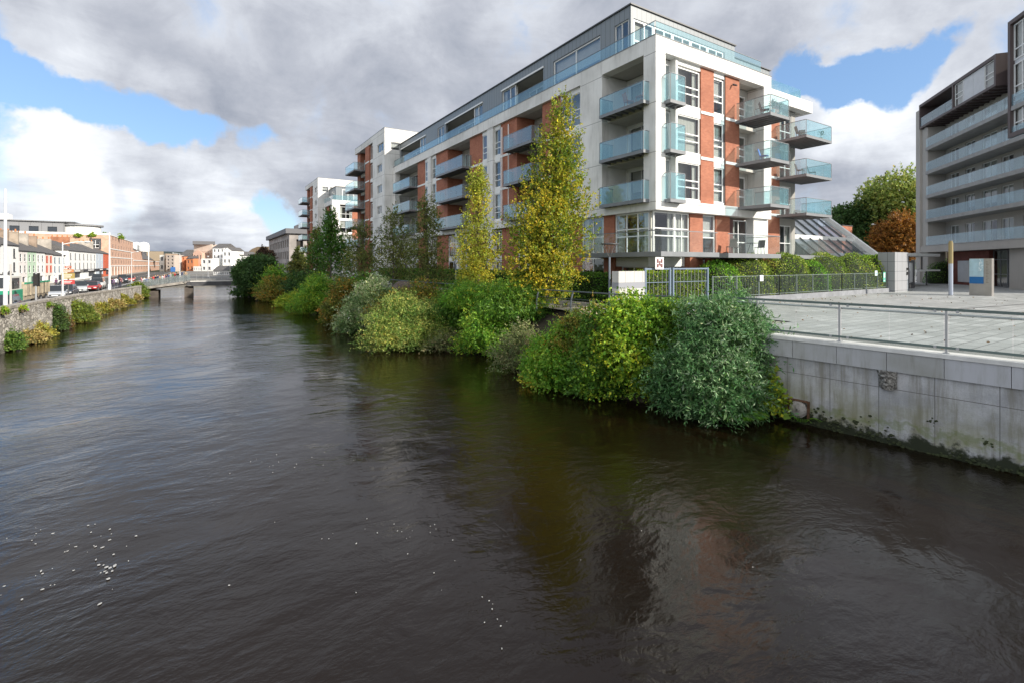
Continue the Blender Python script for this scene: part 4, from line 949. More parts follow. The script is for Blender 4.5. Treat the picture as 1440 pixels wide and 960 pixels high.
def text_on(body, size, M_, mat, parent, name='lettering', ext=.004, bold=True):
    cu = bpy.data.curves.new(name, 'FONT'); cu.body = body; cu.size = size; cu.extrude = ext; cu.align_x = 'CENTER'; cu.align_y = 'CENTER'
    tmp = bpy.data.objects.new('tmp', cu); C.objects.link(tmp); dg = bpy.context.evaluated_depsgraph_get()
    me = bpy.data.meshes.new_from_object(tmp.evaluated_get(dg)); bpy.data.objects.remove(tmp)
    me.transform(WM[parent.name].inverted() @ M_); me.materials.append(mat); o = bpy.data.objects.new(name, me); C.objects.link(o); o.parent = parent; WM[o.name] = WM[parent.name]
    return o
UP = Matrix.Rotation(R(90), 4, 'X')
# notices
def notice(x, y, z, w, h, col, label, marks=(), rz=0, mcol=(.1, .1, .1)):
    s = empty('notice', (x, y, z), rz, label, 'sign', None); F = WM[s.name]
    q = MB(F); q.box(-w / 2, w / 2, -.01, .01, -h / 2, h / 2); q.build('board', pmat('notice_board', col, .5), s)
    if marks:
        q = MB(F)
        for a, b_, c, d in marks: q.box(a * w, b_ * w, -.016, -.0105, c * h, d * h)
        q.build('print', pmat('notice_print', mcol, .6), s)
    return s
notice(19.75, 17.02, 4.95, .62, .62, (.78, .78, .77), 'square white notice with dark red symbols on the blue-grey gate', [(-.35, -.12, .02, .35), (.12, .35, .02, .35), (-.35, -.12, -.35, -.05), (.1, .36, -.35, -.05), (-.08, .08, -.2, .2)], mcol=(.16, .06, .06))
bp_ = at(1071, 391.5, Y=17.15); notice(bp_.x, 17.15, bp_.z, .36, .36, (.75, .76, .80), 'small white square notice on the fence in front of the rounded hedge', [(-.3, .3, .1, .2), (-.3, .3, -.1, 0)], mcol=(.4, .4, .5))
b2_ = at(1232, 384.5, Y=17.4); notice(b2_.x, 17.4, b2_.z, .42, .40, (.70, .80, .84), 'pale square notice left of the green sign on the fence', [(-.3, .3, -.3, .1)], mcol=(.25, .45, .6))
b3_ = at(1243.5, 390, Y=17.42); notice(b3_.x, 17.42, b3_.z, .42, .82, (.12, .42, .33), 'green upright sign with a pale panel on the fence near the tall pier', [(-.32, .32, -.05, .4), (-.3, .3, -.4, -.32)], mcol=(.6, .75, .7))
n4 = notice(54.4, 17.6, 3.85, .75, 1.15, (.85, .85, .86), 'white upright notice with black letters on the dark side gate', [(-.3, -.2, -.1, .25), (-.1, 0, -.1, .25), (.02, .3, .0, .08), (-.3, .3, -.38, -.32)], rz=.2)
# totem sign
tt = at(1363, 415, Z=2.62); tb_ = at(1396, 416.5, Z=2.62); ang = math.atan2(tb_.y - tt.y, tb_.x - tt.x)
ts = empty('totem_sign', (tt.x, tt.y, 2.6), ang, 'steel totem sign with pale blue and deep blue panels on the plaza', 'sign'); F = WM[ts.name]; wd = (tb_ - tt).length
q = MB(F); q.box(0, wd * .96, -.0, .32, 0, 2.72); q.build('body', pmat('brushed_steel', (.40, .38, .36), .35, .6, var=.1), ts)
q = MB(F); q.box(.02, wd * .62, -.03, -.002, 1.38, 2.70); q.build('pale_panel', pmat('pale_blue', (.40, .58, .66), .35, var=.15, vs=2), ts)
q = MB(F); q.box(.02, wd * .62, -.032, -.002, .88, 1.377); q.build('blue_panel', pmat('deep_blue', (.01, .13, .36), .35), ts)
q = MB(F)
for i in range(15): q.box(wd * .72, wd * .72 + .10 + .05 * (i % 3 == 0), -.008, -.001, .95 + i * .108, .99 + i * .108)
q.build('lettering', pmat('totem_letters', (.22, .20, .17), .5), ts)
q = MB(F)
rr = random.Random(8)
for i in range(26): x = wd * rr.uniform(.42, .6); z = 1.4 + rr.uniform(.3, 1.25); q.box(x, x + rr.uniform(.02, .08), -.036, -.031, z, z + rr.uniform(.02, .09))
q.build('map_marks', pmat('map_white', (.75, .82, .85), .5), ts)
pb = at(1337, 415.5, Z=2.62)
po = empty('plaza_pole', (pb.x, pb.y, 2.6), 0, 'short round steel pole with ochre upper half on the plaza', 'pole')
q = MB(); q.tube((pb.x, pb.y, 2.6), (pb.x, pb.y, 4.95), .13, n=16); q.build('lower_tube', pmat('pale_grey_tube', (.42, .46, .55), .4, .3), po)
q = MB(); q.tube((pb.x, pb.y, 4.95), (pb.x, pb.y, 6.5), .135, n=16); q.tube((pb.x, pb.y, 6.5), (pb.x, pb.y, 6.62), .10, n=12); q.build('upper_tube', pmat('ochre_tube', (.33, .26, .12), .5), po)
q = MB(); q.tube((pb.x, pb.y, 2.6), (pb.x, pb.y, 2.64), .2, n=16); q.build('base_plate', M['steel_light'], po)
# white canopies beyond the side gate
cn = empty('white_canopy', (62, 22, 2.6), 0, 'low building with white flat canopies beyond the side gate', 'canopy')
q = MB(); q.box(55.5, 69.5, 20.3, 27, 5.75, 6.05); q.box(58.5, 68.5, 20.0, 24, 4.15, 4.32); q.build('roof', M['white_plain'], cn)
q = MB()
for x in (60, 63, 66.5): q.tube((x, 21, 4.3), (x, 21, 5.75), .06, n=6); q.tube((x, 20.6, 2.6), (x, 20.6, 4.15), .06, n=6)
q.build('post', M['steel_dark'], cn)
q = MB(); q.box(55.5, 69.5, 26, 27, 2.6, 5.74); q.build('wall', pmat('cream_wall', (.50, .42, .30), .8, var=.2), cn)
rb_ = empty('brick_house', (96.5, 39.5, 2.6), 0, 'small red brick house end seen above the glass slope', 'house')
a_ = at(1188, 318, D=84); b_ = at(1214, 334, D=84)
q = MB(); holed(q, 'Y', a_.y, a_.y + 1, a_.x - 1, b_.x, 1, a_.z, [(a_.x + 1.0, a_.x + 1.9, a_.z - 1.9, a_.z - .9)]); q.box(a_.x - 1, b_.x, a_.y + 1, a_.y + 9, 1, a_.z - .01); q.build('wall', M['brick'], rb_)
q = MB(); q.box(a_.x - 1.1, b_.x + .1, a_.y - .1, a_.y + 9, a_.z + .001, a_.z + .12); q.build('roof', M['steel_dark'], rb_)
window(rb_, 'Y', a_.y + .1, -1, a_.x + 1.0, a_.x + 1.9, a_.z - 1.9, a_.z - .9, v=(.5,))
def lamp_post(px, base_py, top_py, X=None, D=None, zb=None, label='', arm=None, col=(.5, .5, .5), r=.07, name='street_lamp', group=None, head=True):
    b = at(px, base_py, X=X, D=D); t = at(px, top_py, X=X, D=D); z0 = b.z if zb is None else zb
    o = empty(name, (b.x, b.y, z0), 0, label, 'street lamp' if head else 'pole', group)
    m = pmat('lamp_paint', col, .45)
    q = MB(); q.tube((b.x, b.y, z0), (b.x, b.y, z0 + 1.0), r * 1.5, n=10); q.tube((b.x, b.y, z0 + 1.0), (b.x, b.y, t.z), r, r * .6, 10); q.build('pole', m, o)
    if arm:
        q = MB(); q.path([(b.x, b.y, t.z - .2), (b.x + arm[0] * .5, b.y + arm[1] * .5, t.z + .05), (b.x + arm[0], b.y + arm[1], t.z + .1)], r * .5, 8); q.build('arm', m, o)
    if head:
        q = MB(); c = Vector((b.x + (arm[0] if arm else 0), b.y + (arm[1] if arm else 0), t.z + (.1 if arm else 0)))
        q.lathe(c, [(0, -.12), (.16, -.10), (.24, 0), (.16, .09), (0, .11)], 12); q.build('lamp_head', pmat('lamp_head', (.7, .7, .7), .4), o)
    return o
# riverside walk: conical lamps and curved railing
def cone_lamp(b, top, label):
    o = empty('street_lamp', b, 0, label, 'street lamp', 'riverside path lamps')
    q = MB(); q.tube(b, (b.x, b.y, top - .75), .055, n=12); q.tube(b, (b.x, b.y, b.z + .25), .09, n=12); q.build('pole', pmat('lamp_blue_grey', (.16, .19, .23), .5), o)
    q = MB()
    for k in range(6):
        a = k * math.pi / 3; q.beam((b.x + .05 * math.cos(a), b.y + .05 * math.sin(a), top - .75), (b.x + .40 * math.cos(a), b.y + .40 * math.sin(a), top - .08), .02, .02)
    q.build('lamp_ribs', M['steel_dark'], o)
    q = MB(); q.lathe((b.x, b.y, top - .08), [(0, 0), (.47, 0), (.47, .05), (0, .09)], 20); q.build('lamp_cap', M['steel_dark'], o)
    return o
lb = at(857, 428, Z=2.56); lb = Vector((18.3, at(857, 400, X=18.3).y, 2.56)); cone_lamp(lb, at(857, 342, X=18.3).z, 'riverside path lamp with conical wire head right of the big yellow tree')
l2 = Vector((17.2, at(641, 400, X=17.2).y, 2.56)); cone_lamp(l2, at(641, 359, X=17.2).z, 'riverside path lamp left of the slim yellow tree')
l3 = Vector((17.2, at(479.5, 400, X=17.2).y, 2.56)); cone_lamp(l3, at(479.5, 372, X=17.2).z, 'farthest riverside path lamp among the dark hornbeams')
rl = empty('path_railing', (15.3, 17, 2.5), 0, 'dark tubular railing with curved posts along the riverside path', 'railing')
rp = [(16.4, 13.0), (15.5, 16.0), (15.2, 18.6), (15.0, 21.2), (14.6, 24), (14.4, 27), (14.2, 30), (13.8, 34), (13.6, 38), (13.8, 42)]
M['rail_dark'] = pmat('railing_dark', (.075, .09, .10), .5)
for x, y in rp:
    q = MB(); q.path([(x, y, 2.4), (x, y, 2.9), (x + .06, y, 3.25), (x + .16, y, 3.55)], .045, 8); q.build('post', M['rail_dark'], rl)
q = MB()
for (xa, ya), (xb, yb_) in zip(rp, rp[1:]):
    q.tube((xa + .16, ya, 3.56), (xb + .16, yb_, 3.56), .032, n=8)
    for z, d in ((3.2, .04), (2.85, 0)): q.tube((xa + d, ya, z), (xb + d, yb_, z), .014, n=6)
q.build('rail', M['rail_dark'], rl)
def boulder(loc, s, label, col, seed):
    bm_ = bmesh.new(); bmesh.ops.create_icosphere(bm_, subdivisions=3, radius=1)
    for v in bm_.verts: v.co = Vector((v.co.x * s[0], v.co.y * s[1], v.co.z * s[2])) * (1 + .22 * mnoise.noise(v.co * 1.4 + Vector((seed, 0, 0))))
    me = bpy.data.meshes.new('boulder'); bm_.to_mesh(me); bm_.free(); me.materials.append(pmat('boulder', col, .9, var=.35, vs=5, bump=.6, bs=20)); o = bpy.data.objects.new('boulder', me); C.objects.link(o); o.location = loc; tag(o, label, 'rock', 'boulders by the path')
boulder((15.0, 17.2, 2.62), (.55, .4, .3), 'pale rounded boulder under the path railing', (.45, .37, .27), 1)
boulder(at(568, 410, X=13.6) + Vector((0, 0, .1)), (1.0, 1.2, .8), 'dark brown boulder between the hornbeam trunks', (.12, .09, .075), 2)
# ================================================================ left bank: terrace of houses
GLS = pmat('house_glass', (.05, .06, .075), .4, spec=.2)
SLATE = brickmat('slate_roof', (.155, .145, .14), (.12, .115, .115), (.07, .07, .07), .4, .28, .02, .8)
def hy(px): return at(px, 372, X=-25).y
def house(px0, px1, eave, col, label, nwin, wcol=(.80, .80, .78), shop=None, rows=2, x=-25, trim=None, roofh=2.6, chim=True, ridge=True):
    y0, y1 = hy(px0), hy(px1) - .02
    h = empty('terraced_house', (x, y0, 1.1), 0, label, 'house', 'terraced houses along the quay')
    q = MB(); xs = x; wr = pmat('house_wall', col, .85, var=.06, vs=.6)
    tot = eave - 1.1; gh = tot * .36 if rows == 2 else 0; rh = (tot - gh) / rows
    hs = []
    W_ = (y1 - y0) / nwin
    for r in range(rows):
        for i in range(nwin):
            c = y0 + W_ * (i + .5); ww = min(.95, W_ * .42); zc = 1.1 + gh + rh * r + rh * .14
            hs.append((c - ww / 2, c + ww / 2, zc, zc + rh * .66))
    dr = [(y0 + (y1 - y0) * .12, y0 + (y1 - y0) * .12 + 1.1, 1.1, 1.1 + gh * .8), (y0 + (y1 - y0) * .45, y1 - .6, 1.1 + gh * .25, 1.1 + gh * .8)]
    holed(q, 'X', xs - .35, xs, y0, y1, 1.1, eave, hs + dr); q.box(xs - 9, xs - .36, y0 + .02, y1 - .02, 1.1, eave - .02); q.build('wall', wr, h)
    fm = pmat('house_trim', wcol, .6)
    for a in hs:
        q = MB(); q.box(xs - .06, xs - .01, a[0], a[0] + .05, a[2], a[3]); q.box(xs - .06, xs - .01, a[1] - .05, a[1], a[2], a[3]); q.box(xs - .06, xs - .01, a[0] + .07, a[1] - .05, a[3] - .07, a[3]); q.box(xs - .06, xs - .01, a[0] + .07, a[1] - .05, (a[2] + a[3]) / 2 - .04, (a[2] + a[3]) / 2 + .04)
        q.box(xs - .15, xs + .07, a[0] - .06, a[1] + .06, a[2] - .12, a[2] - .002)
        if trim: q.box(xs + .002, xs + .05, a[0] - .16, a[0], a[2], a[3] + .15); q.box(xs + .002, xs + .05, a[1], a[1] + .16, a[2], a[3] + .15)
        w = q.build('window', pmat('trim', trim, .7) if trim else fm, h)
        q = MB(); q.box(xs - .10, xs - .065, a[0], a[1], a[2], a[3]); q.build('pane', GLS, w)
    q = MB(); q.box(xs - .3, xs - .22, dr[0][0], dr[0][1], dr[0][2], dr[0][3]); q.build('door', pmat('door_paint', random.Random(px0).choice([(.05, .08, .15), (.25, .03, .03), (.03, .12, .07), (.04, .04, .04)]), .5), h)
    q = MB(); q.box(xs - .3, xs - .22, *dr[1]); q.build('shop_window', GLS, h)
    if shop:
        q = MB(); q.box(xs + .002, xs + .35, y0 + .1, y1 - .1, 1.1 + gh * .82, 1.1 + gh * 1.04); q.build('shop_fascia', pmat('fascia', shop, .5), h)
        q = MB(); q.box(xs + .352, xs + .38, y0 + (y1 - y0) * .3, y1 - (y1 - y0) * .3, 1.1 + gh * .87, 1.1 + gh * .99); q.build('shop_sign', M['white_plain'], h)
    q = MB(); q.box(xs - .05, xs + .12, y0, y1, eave - .01, eave + .13); q.build('gutter', M['dark'], h)
    zr = eave + roofh; q = MB()
    q.prism([(xs + .15, y0, eave + .13), (xs - 4.6, y0, zr), (xs - 9.2, y0, eave + .13)], (0, y1 - y0, 0)); rf = q.build('roof', SLATE, h)
    if chim:
        q = MB(); q.box(xs - 5.6, xs - 2.2, y1 - .55, y1 + .0, eave + .6, zr + 1.0); c_ = q.build('chimney', pmat('chimney_render', random.Random(px1).choice([(.33, .25, .19), (.40, .33, .26), (.36, .16, .09), (.42, .38, .33)]), .9, var=.3, vs=1), rf)
        q = MB()
        for i in range(4): q.tube((xs - 5.3 + i * .9, y1 - .28, zr + 1.0), (xs - 5.3 + i * .9, y1 - .28, zr + 1.45), .14, .11, 8)
        q.build('chimney_pot', pmat('clay_pot_orange', (.50, .20, .08), .9), rf)
    return h
WH = (.86, .86, .84)
house(-40, 0.5, 7.5, (.72, .70, .74), 'pale lilac terraced house at the left edge behind the truck', 3)
house(0.5, 26, 7.75, WH, 'white terraced house with dark windows above the green truck cab', 2, (.1, .1, .1), roofh=3.0)
house(26, 38.5, 7.0, (.78, .74, .72), 'blush white terraced house left of the green one', 2)
house(38.5, 51, 7.0, (.50, .66, .50), 'pale green terraced house', 2)
house(51, 63, 6.95, WH, 'white terraced house right of the pale green one', 2)
house(63, 74, 6.8, (.80, .76, .70), 'cream terraced house with red window surrounds', 2, trim=(.55, .13, .08))
house(74, 92, 6.65, WH, 'white terraced house at the lower end of the first row', 3, (.25, .35, .45))
house(96, 115, 7.85, WH, 'taller white house with a dark shopfront, left of the four-window one', 3, (.2, .2, .2), shop=(.25, .24, .22))
house(115, 135, 7.9, WH, 'tall white house with four windows a floor and black pub front', 4, (.2, .2, .2), shop=(.03, .03, .035), chim=False)
house(135, 145, 8.0, (.55, .62, .70), 'pale blue house beside the red one', 2, shop=(.03, .03, .03))
house(145, 154, 8.0, (.62, .13, .06), 'red painted narrow house against the orange brick block', 2, (.7, .25, .15), shop=(.05, .05, .05), chim=False)
# orange brick hotel block
OB = brickmat('orange_brick', (.70, .43, .30), (.62, .36, .25), (.60, .48, .40), .5, .17, .015)
H = empty('brick_block', (-25, 199, 1.1), 0, 'big orange brick block with white bands and rooftop storey beyond the terraced houses', 'building')
yA, yB = hy(154.3), hy(187)
q = MB(); hs = [(yA + 6 + i * 6.6, yA + 7.6 + i * 6.6, 2.2 + j * 2.55 + .3, 2.2 + j * 2.55 + 1.6) for i in range(8) for j in range(5)]
holed(q, 'X', -25.6, -25, yA, yB, 1.1, 14.1, hs); hy_ = [(-29.5, -27.5, 10.0, 12.6)]
holed(q, 'Y', yA, yA + .5, -75, -25.61, 1.1, 14.1, hy_); q.build('wall', OB, H)
q = MB()
for z in (4.2, 7.0, 9.7, 14.1): q.box(-25, -24.85, yA, yB, z, z + .3)
for i in range(9): q.box(-24.999, -24.9, yA + 2.5 + i * 6.6, yA + 3.0 + i * 6.6, 1.1, 4.19)
q.box(-75, -25, yA - .12, yA - .002, 14.1, 14.7); q.build('white_band', M['white_plain'], H)
q = MB(); q.box(-74, -26, yA + .8, yB, 1.1, 14.05); q.build('interior', M['core'], H)
for a in hs:
    q = MB(); q.box(-25.13, -25.06, *a); q.build('window', GLS, H)
q = MB(); q.box(-29.9, -29.5, yA - .15, yA - .01, 9.6, 13.0); q.box(-27.5, -27.1, yA - .15, yA - .01, 9.6, 13.0); q.box(-29.5, -27.5, yA - .15, yA - .01, 12.6, 13.0); q.box(-29.5, -27.5, yA - .15, yA - .01, 9.6, 10.0); q.build('window_surround', M['steel_dark'], H)
window(H, 'Y', yA + .1, -1, -29.5, -27.5, 10.0, 12.6, v=(.5,), h=(.4,), fr=.15)
M['grey_clad'] = panelmat('grey_cladding', (.27, .275, .29), 2.5, 0, 0, .2, .06)
q = MB(); hs = [(-74 + i * 4.2, -71.8 + i * 4.2, 14.9, 16.5) for i in range(9)]
holed(q, 'Y', yA + 4, yA + 4.5, -76, -36.5, 14.1, 18.0, hs); q.box(-76, -36.5, yA + 4.5, yA + 30, 14.1, 17.98); q.build('rooftop_storey', M['grey_clad'], H)
for a in hs: q = MB(); q.box(a[0], a[1], yA + 4.2, yA + 4.3, a[2], a[3]); q.build('window', GLS, H)
q = MB(); q.lathe((-34, yA + 10, 14.1), [(5.5, 0), (5.5, 3.1), (0, 3.1)], 28); q.build('curved_corner', M['white_plain'], H)
q = MB(); q.lathe((-34, yA + 10, 17.2), [(6.2, 0), (6.2, .5), (0, .6)], 28); q.box(-77, -34, yA + 3.4, yA + 28, 18.0, 18.3); q.build('flat_roof', M['grey_clad'], H)
q = MB(); q.box(-56, -50, yA + 8, yA + 12, 18.3, 20.3); q.box(-59, -57, yA + 8, yA + 12, 18.3, 18.9); q.build('roof_plant', M['white_plain'], H)
# lower brick warehouses beyond
H2 = empty('brick_warehouse', (-25, 262, 1.1), 0, 'lower orange brick building with dark roof and two white roof vents', 'building')
yC, yD = hy(187.5), hy(224)
q = MB(); hs = [(yC + 8 + i * 12, yC + 10.5 + i * 12, 2.5 + 4 * j, 4.6 + 4 * j) for i in range(11) for j in range(1)]
holed(q, 'X', -26, -25, yC, yD, 1.1, 7.4, hs); q.box(-25.9, -25.02, yC, yC + 36, 7.4, 11.0); q.box(-55, -26, yC, yD, 1.1, 7.3); q.build('wall', OB, H2)
q = MB()
for z in (4.0, 6.4): q.box(-25, -24.8, yC, yD, z, z + .35)
q.build('white_band', M['white_plain'], H2)
q = MB(); q.prism([(-24.6, yC + 37, 7.4), (-31, yC + 37, 12.5), (-40, yC + 37, 7.4)], (0, yD - yC - 37, 0)); q.prism([(-24.8, yC, 11), (-31, yC, 14), (-40, yC, 11)], (0, 36.5, 0)); q.build('roof', SLATE, H2)
for a in hs: q = MB(); q.box(-25.16, -25.08, *a); q.build('window', GLS, H2)
for px_ in (192, 202):
    c = at(px_, 350, D=235); q = MB(); q.lathe((c.x, c.y, 11), [(2.3, 0), (2.3, 3.2), (1.7, 4.2), (0, 4.7)], 16); q.build('roof_vent', M['white_plain'], H2)
q = MB(); c = at(218, 356, D=290); q.box(c.x - 4, c.x + 4, c.y, c.y + 6, 7, at(218, 354, D=290).z); q.build('chimney', pmat('ch_brown', (.30, .24, .17), .9), H2)
# distant street front facing us
def block(px0, px1, top, D, col, label, nx=2, nz=3, roof=None, name='town_house', base=1.0, depth=12, wcol=(.12, .13, .15), lintel=None, gable=False, bot=388):
    a = at(px0, top, D=D); b = at(px1, top, D=D)
    d = Vector((b.x - a.x, b.y - a.y, 0)); L = d.length; rz = math.atan2(d.y, d.x)
    h = empty(name, (a.x, a.y, base), rz, label, 'house' if 'house' in name else 'building'); F = WM[h.name]; ht = a.z - base
    q = MB(F); hs = [(L * (i + .28) / nx, L * (i + .72) / nx, ht * (j + .3) / nz, ht * (j + .75) / nz) for i in range(nx) for j in range(nz)]
    holed(q, 'Y', 0, .5, 0, L, 0, ht, hs); q.box(0, L, .51, depth, 0, ht - .02)
    if gable: q.prism([(0, 0.01, ht + .002), (L, 0.01, ht + .002), (L / 2, 0.01, ht + L * .35)], (0, .6, 0))
    q.build('wall', pmat('far_wall', col, .85, var=.08, vs=.3), h)
    for w_ in hs: q = MB(F); q.box(w_[0], w_[1], .3, .36, w_[2], w_[3]); q.build('window', pmat('far_glass', wcol, .3), h)
    if roof:
        q = MB(F)
        if gable: q.prism([(-.4, .3, ht), (L / 2, .3, ht + L * .37 + .3), (L + .4, .3, ht)], (0, depth, 0))
        else: q.prism([(-.2, -.4, ht), (-.2, depth / 2, ht + roof), (-.2, depth + .4, ht)], (L + .4, 0, 0))
        q.build('roof', SLATE, h)
    return h
block(224.5, 231, 359, 262, (.80, .80, .76), 'narrow pale building left of the dark windowed one', 1, 2)
block(231.5, 233.5, 357, 260, (.35, .27, .2), 'slim brown building sliver beside the pale one', 1, 2)
block(233.5, 245, 359, 256, (.50, .43, .38), 'beige and dark grey building with blue lower storeys beyond the bridge', 2, 5)
q = at(240, 376, D=255.4); q2 = at(246.5, 376, D=255.4)
MB().box(q.x, q2.x, q.y - 1.2, q.y - .2, 1.0, q.z).build('blue_hoarding', pmat('hoarding_blue', (.03, .13, .38), .5), label='bright blue hoarding at the foot of the beige building', cat='hoarding')
block(247, 259, 361, 262, (.60, .24, .12), 'orange brick building with red windows beyond the bridge', 5, 3, roof=1.6, wcol=(.45, .05, .05))
block(262, 272, 364, 258, (.58, .22, .10), 'small orange brick house with slate roof next to the mill', 2, 2, roof=2)
block(272.5, 298, 344, 268, (.62, .50, .42), 'tall pale brown mill building with flat dark roof', 9, 1, name='mill_building', wcol=(.5, .38, .3))
ml = block(271.5, 284, 356, 262, (.64, .42, .32), 'pink gabled mill wing with narrow windows', 3, 2, gable=True, name='mill_wing_building')
c = at(285, 342, D=267); MB().box(c.x - 4.6, c.x + 5.8, c.y - 1, c.y + 12, c.z - .9, c.z + .9).build('mill_roof', pmat('mill_roof_grey', (.14, .14, .15), .8), label='dark flat roof slab capping the tall mill', cat='roof')
block(283, 298, 364, 250, (.82, .82, .80), 'white lower building in front of the mill', 2, 2, name='white_building')
block(272, 284, 375, 250, (.82, .82, .80), 'low white building with glazed balcony under the pink wing', 4, 1, name='white_building')
block(299, 315, 349, 262, (.82, .82, .81), 'tall plain white building with tiny windows right of the mill', 3, 4, roof=2.5, name='white_building')
block(313, 325, 353, 255, (.84, .84, .83), 'white gabled building with arched window over the river', 2, 3, gable=True, roof=1, name='white_building')
block(325, 337, 360, 262, (.82, .82, .81), 'white gabled building with slate roof right of the arched one', 1, 1, gable=True, roof=3, name='white_building')
block(300, 324, 381, 160, (.75, .75, .74), 'low pavilion with white columns and grey hipped roof by the bridge', 8, 1, roof=1.6, name='pavilion_building', depth=6, wcol=(.2, .2, .22))
block(337, 346, 358, 300, (.62, .27, .17), 'small orange gable end behind the riverside tree', 1, 1, gable=True, roof=2)
block(346, 400, 357, 330, (.50, .36, .25), 'long low warehouse with brown curved roof behind the riverside tree', 4, 1, roof=None, name='warehouse_building')
q = MB(); a = at(346, 357, D=331); b = at(402, 357, D=331); d = (b - a)
q.prism([tuple(a), tuple(a + d * .15 + Vector((0, 0, 3.2))), tuple(a + d * .28 + Vector((0, 0, 4.6))), tuple(a + d * .9 + Vector((0, 0, 4.9))), tuple(b)], (6, 14, 0)); q.build('warehouse_roof', pmat('brown_roof', (.20, .15, .10), .9, var=.2, vs=.1), label='brown curved warehouse roof on the skyline behind the trees', cat='roof')
block(386, 394, 362, 250, (.62, .30, .22), 'orange gable house beside the old concrete building', 1, 2, gable=True, roof=2)
block(254, 262, 358, 300, (.36, .18, .10), 'brown brick block behind the orange buildings', 2, 2, roof=3)
# hills
def hill(px0, px1, tops, D, col, name='distant_hills'):
    n = len(tops); q = MB(); base = []
    for i, t in enumerate(tops):
        p = px0 + (px1 - px0) * i / (n - 1); a = at(p, t, D=D); f = at(p, 372, D=D * .8); k = at(p, 372, D=D * 1.3)
        q.v += [(f.x, f.y, 0), (a.x, a.y, a.z), (k.x, k.y, 0)]
    for i in range(n - 1):
        for j in range(2): q.f.append((i * 3 + j, i * 3 + j + 1, i * 3 + j + 4, i * 3 + j + 3)); q.mi.append(0)
    q.build(name, pmat(name, col, .95, var=.4, vs=.02), kind='structure')
hill(-500, 760, [350, 352, 356, 358, 357, 358, 357, 356, 353, 352.5, 353, 352, 354, 353.5, 355, 356, 354, 350, 352, 356, 358, 356, 358, 360], 1500, (.030, .045, .040))
hill(900, 2000, [365, 362, 360, 358, 356, 358], 1500, (.035, .05, .04), 'distant_hills_right')
# ================================================================ quay: poles, vehicles, people
def pole_at(px, b, t, X, label, **k): return lamp_post(px, b, t, X=X, zb=1.2, label=label, **k)
pole_at(7.5, 425, 266, -10.8, 'tall thick white pole at the far left edge of the quay', r=.11, col=(.75, .75, .77), head=False, name='tall_pole')
pole_at(15, 430, 372, -10.8, 'grey pole with orange base beside the tall white pole', col=(.5, .48, .45), head=False, name='sign_pole')
pole_at(88, 402, 341, -10.9, 'white street lamp with long arm in front of the terraced houses', arm=(1.6, .9), col=(.75, .75, .75))
pole_at(154, 408, 327, -10.6, 'tall white pole in front of the red house', r=.12, col=(.75, .75, .75), head=False, name='tall_pole')
pole_at(209, 395, 347, -10.0, 'white street lamp with short arm near the bridge', r=.13, arm=(-1.6, 0), col=(.75, .75, .75))
pole_at(185, 398, 355, -10.4, 'thin grey street lamp behind the red car', r=.06, arm=(.8, 0), col=(.6, .6, .6))
lamp_post(253, 392, 357, D=130, zb=1.2, label='distant street lamp beyond the bridge, left of the mill', arm=(-1.5, 0), col=(.6, .6, .6), r=.10)
lamp_post(292.5, 392, 361, D=110, zb=2.0, label='thin dark lamp post on the bridge in front of the white mill buildings', col=(.35, .36, .38), r=.06)
lamp_post(323.5, 392, 371, D=104, zb=2.0, label='short dark lamp post at the right end of the bridge', col=(.3, .31, .33), r=.05)
lamp_post(1238, 362, 317, D=85, zb=2.6, label='pale lamp post against the orange tree', arm=(-1.6, .5), col=(.6, .58, .5), r=.08)
def signal(px, base, top, label, X=-10.9):
    b = at(px, base, X=X); t = at(px, top, X=X); o = empty('traffic_light', (b.x, b.y, 1.24), 0, label, 'traffic light', 'traffic lights on the quay')
    q = MB(); q.tube((b.x, b.y, 1.24), (b.x, b.y, t.z), .06, n=8); q.build('pole', M['steel_light'], o)
    for dx in (0.0,):
        q = MB(); q.box(b.x + dx - .13, b.x + dx + .13, b.y - .12, b.y + .16, t.z - 1.05, t.z - .15); q.box(b.x + dx - .2, b.x + dx + .2, b.y + .161, b.y + .18, t.z - 1.12, t.z - .08); hd = q.build('signal_head', M['black'], o)
        q = MB()
        for k, z in enumerate((.32, .60, .88)): q.tube((b.x + dx, b.y - .14, t.z - z), (b.x + dx, b.y - .121, t.z - z), .08, n=10)
        q.build('lens', pmat('lens_dull', (.03, .025, .02), .3), hd)
signal(50.5, 423, 383, 'traffic light with black head seen from behind, in front of the truck tipper')
def sign_board():
    b = at(96, 412, X=-11.2); t = at(96, 380, X=-11.2)
    o = empty('road_sign', (b.x, b.y, 1.24), 0, 'brown and red stack of road sign plates on a dark pole beside the grey cars', 'road sign')
    q = MB(); q.tube((b.x, b.y, 1.24), (b.x, b.y, 4.6), .06, n=8); q.build('pole', M['steel_dark'], o)
    for z, w_, hh, c in ((3.15, 1.0, .42, (.45, .05, .05)), (3.75, 1.0, .55, (.35, .26, .08)), (4.25, .85, .32, (.50, .20, .08)), (4.62, .5, .25, (.38, .10, .05))):
        q = MB(); q.box(b.x - w_ / 2, b.x + w_ / 2, b.y - .1, b.y - .06, z - hh / 2, z + hh / 2); pl = q.build('sign_plate', pmat('plate', c, .5), o)
        q = MB()
        for k in range(2): q.box(b.x - w_ * .35, b.x + w_ * (.2 + .1 * k), b.y - .115, b.y - .101, z - hh * .25 + k * hh * .35, z - hh * .25 + k * hh * .35 + hh * .12)
        q.build('lettering', M['white_plain'], pl)
sign_board()
TYRE = pmat('tyre', (.025, .025, .025), .9); RIM = pmat('rim', (.45, .45, .46), .35, .7); CGL = pmat('car_glass', (.03, .035, .04), .08); HL = pmat('headlight', (.75, .76, .78), .15); TL = pmat('tail_lamp', (.35, .02, .02), .3)
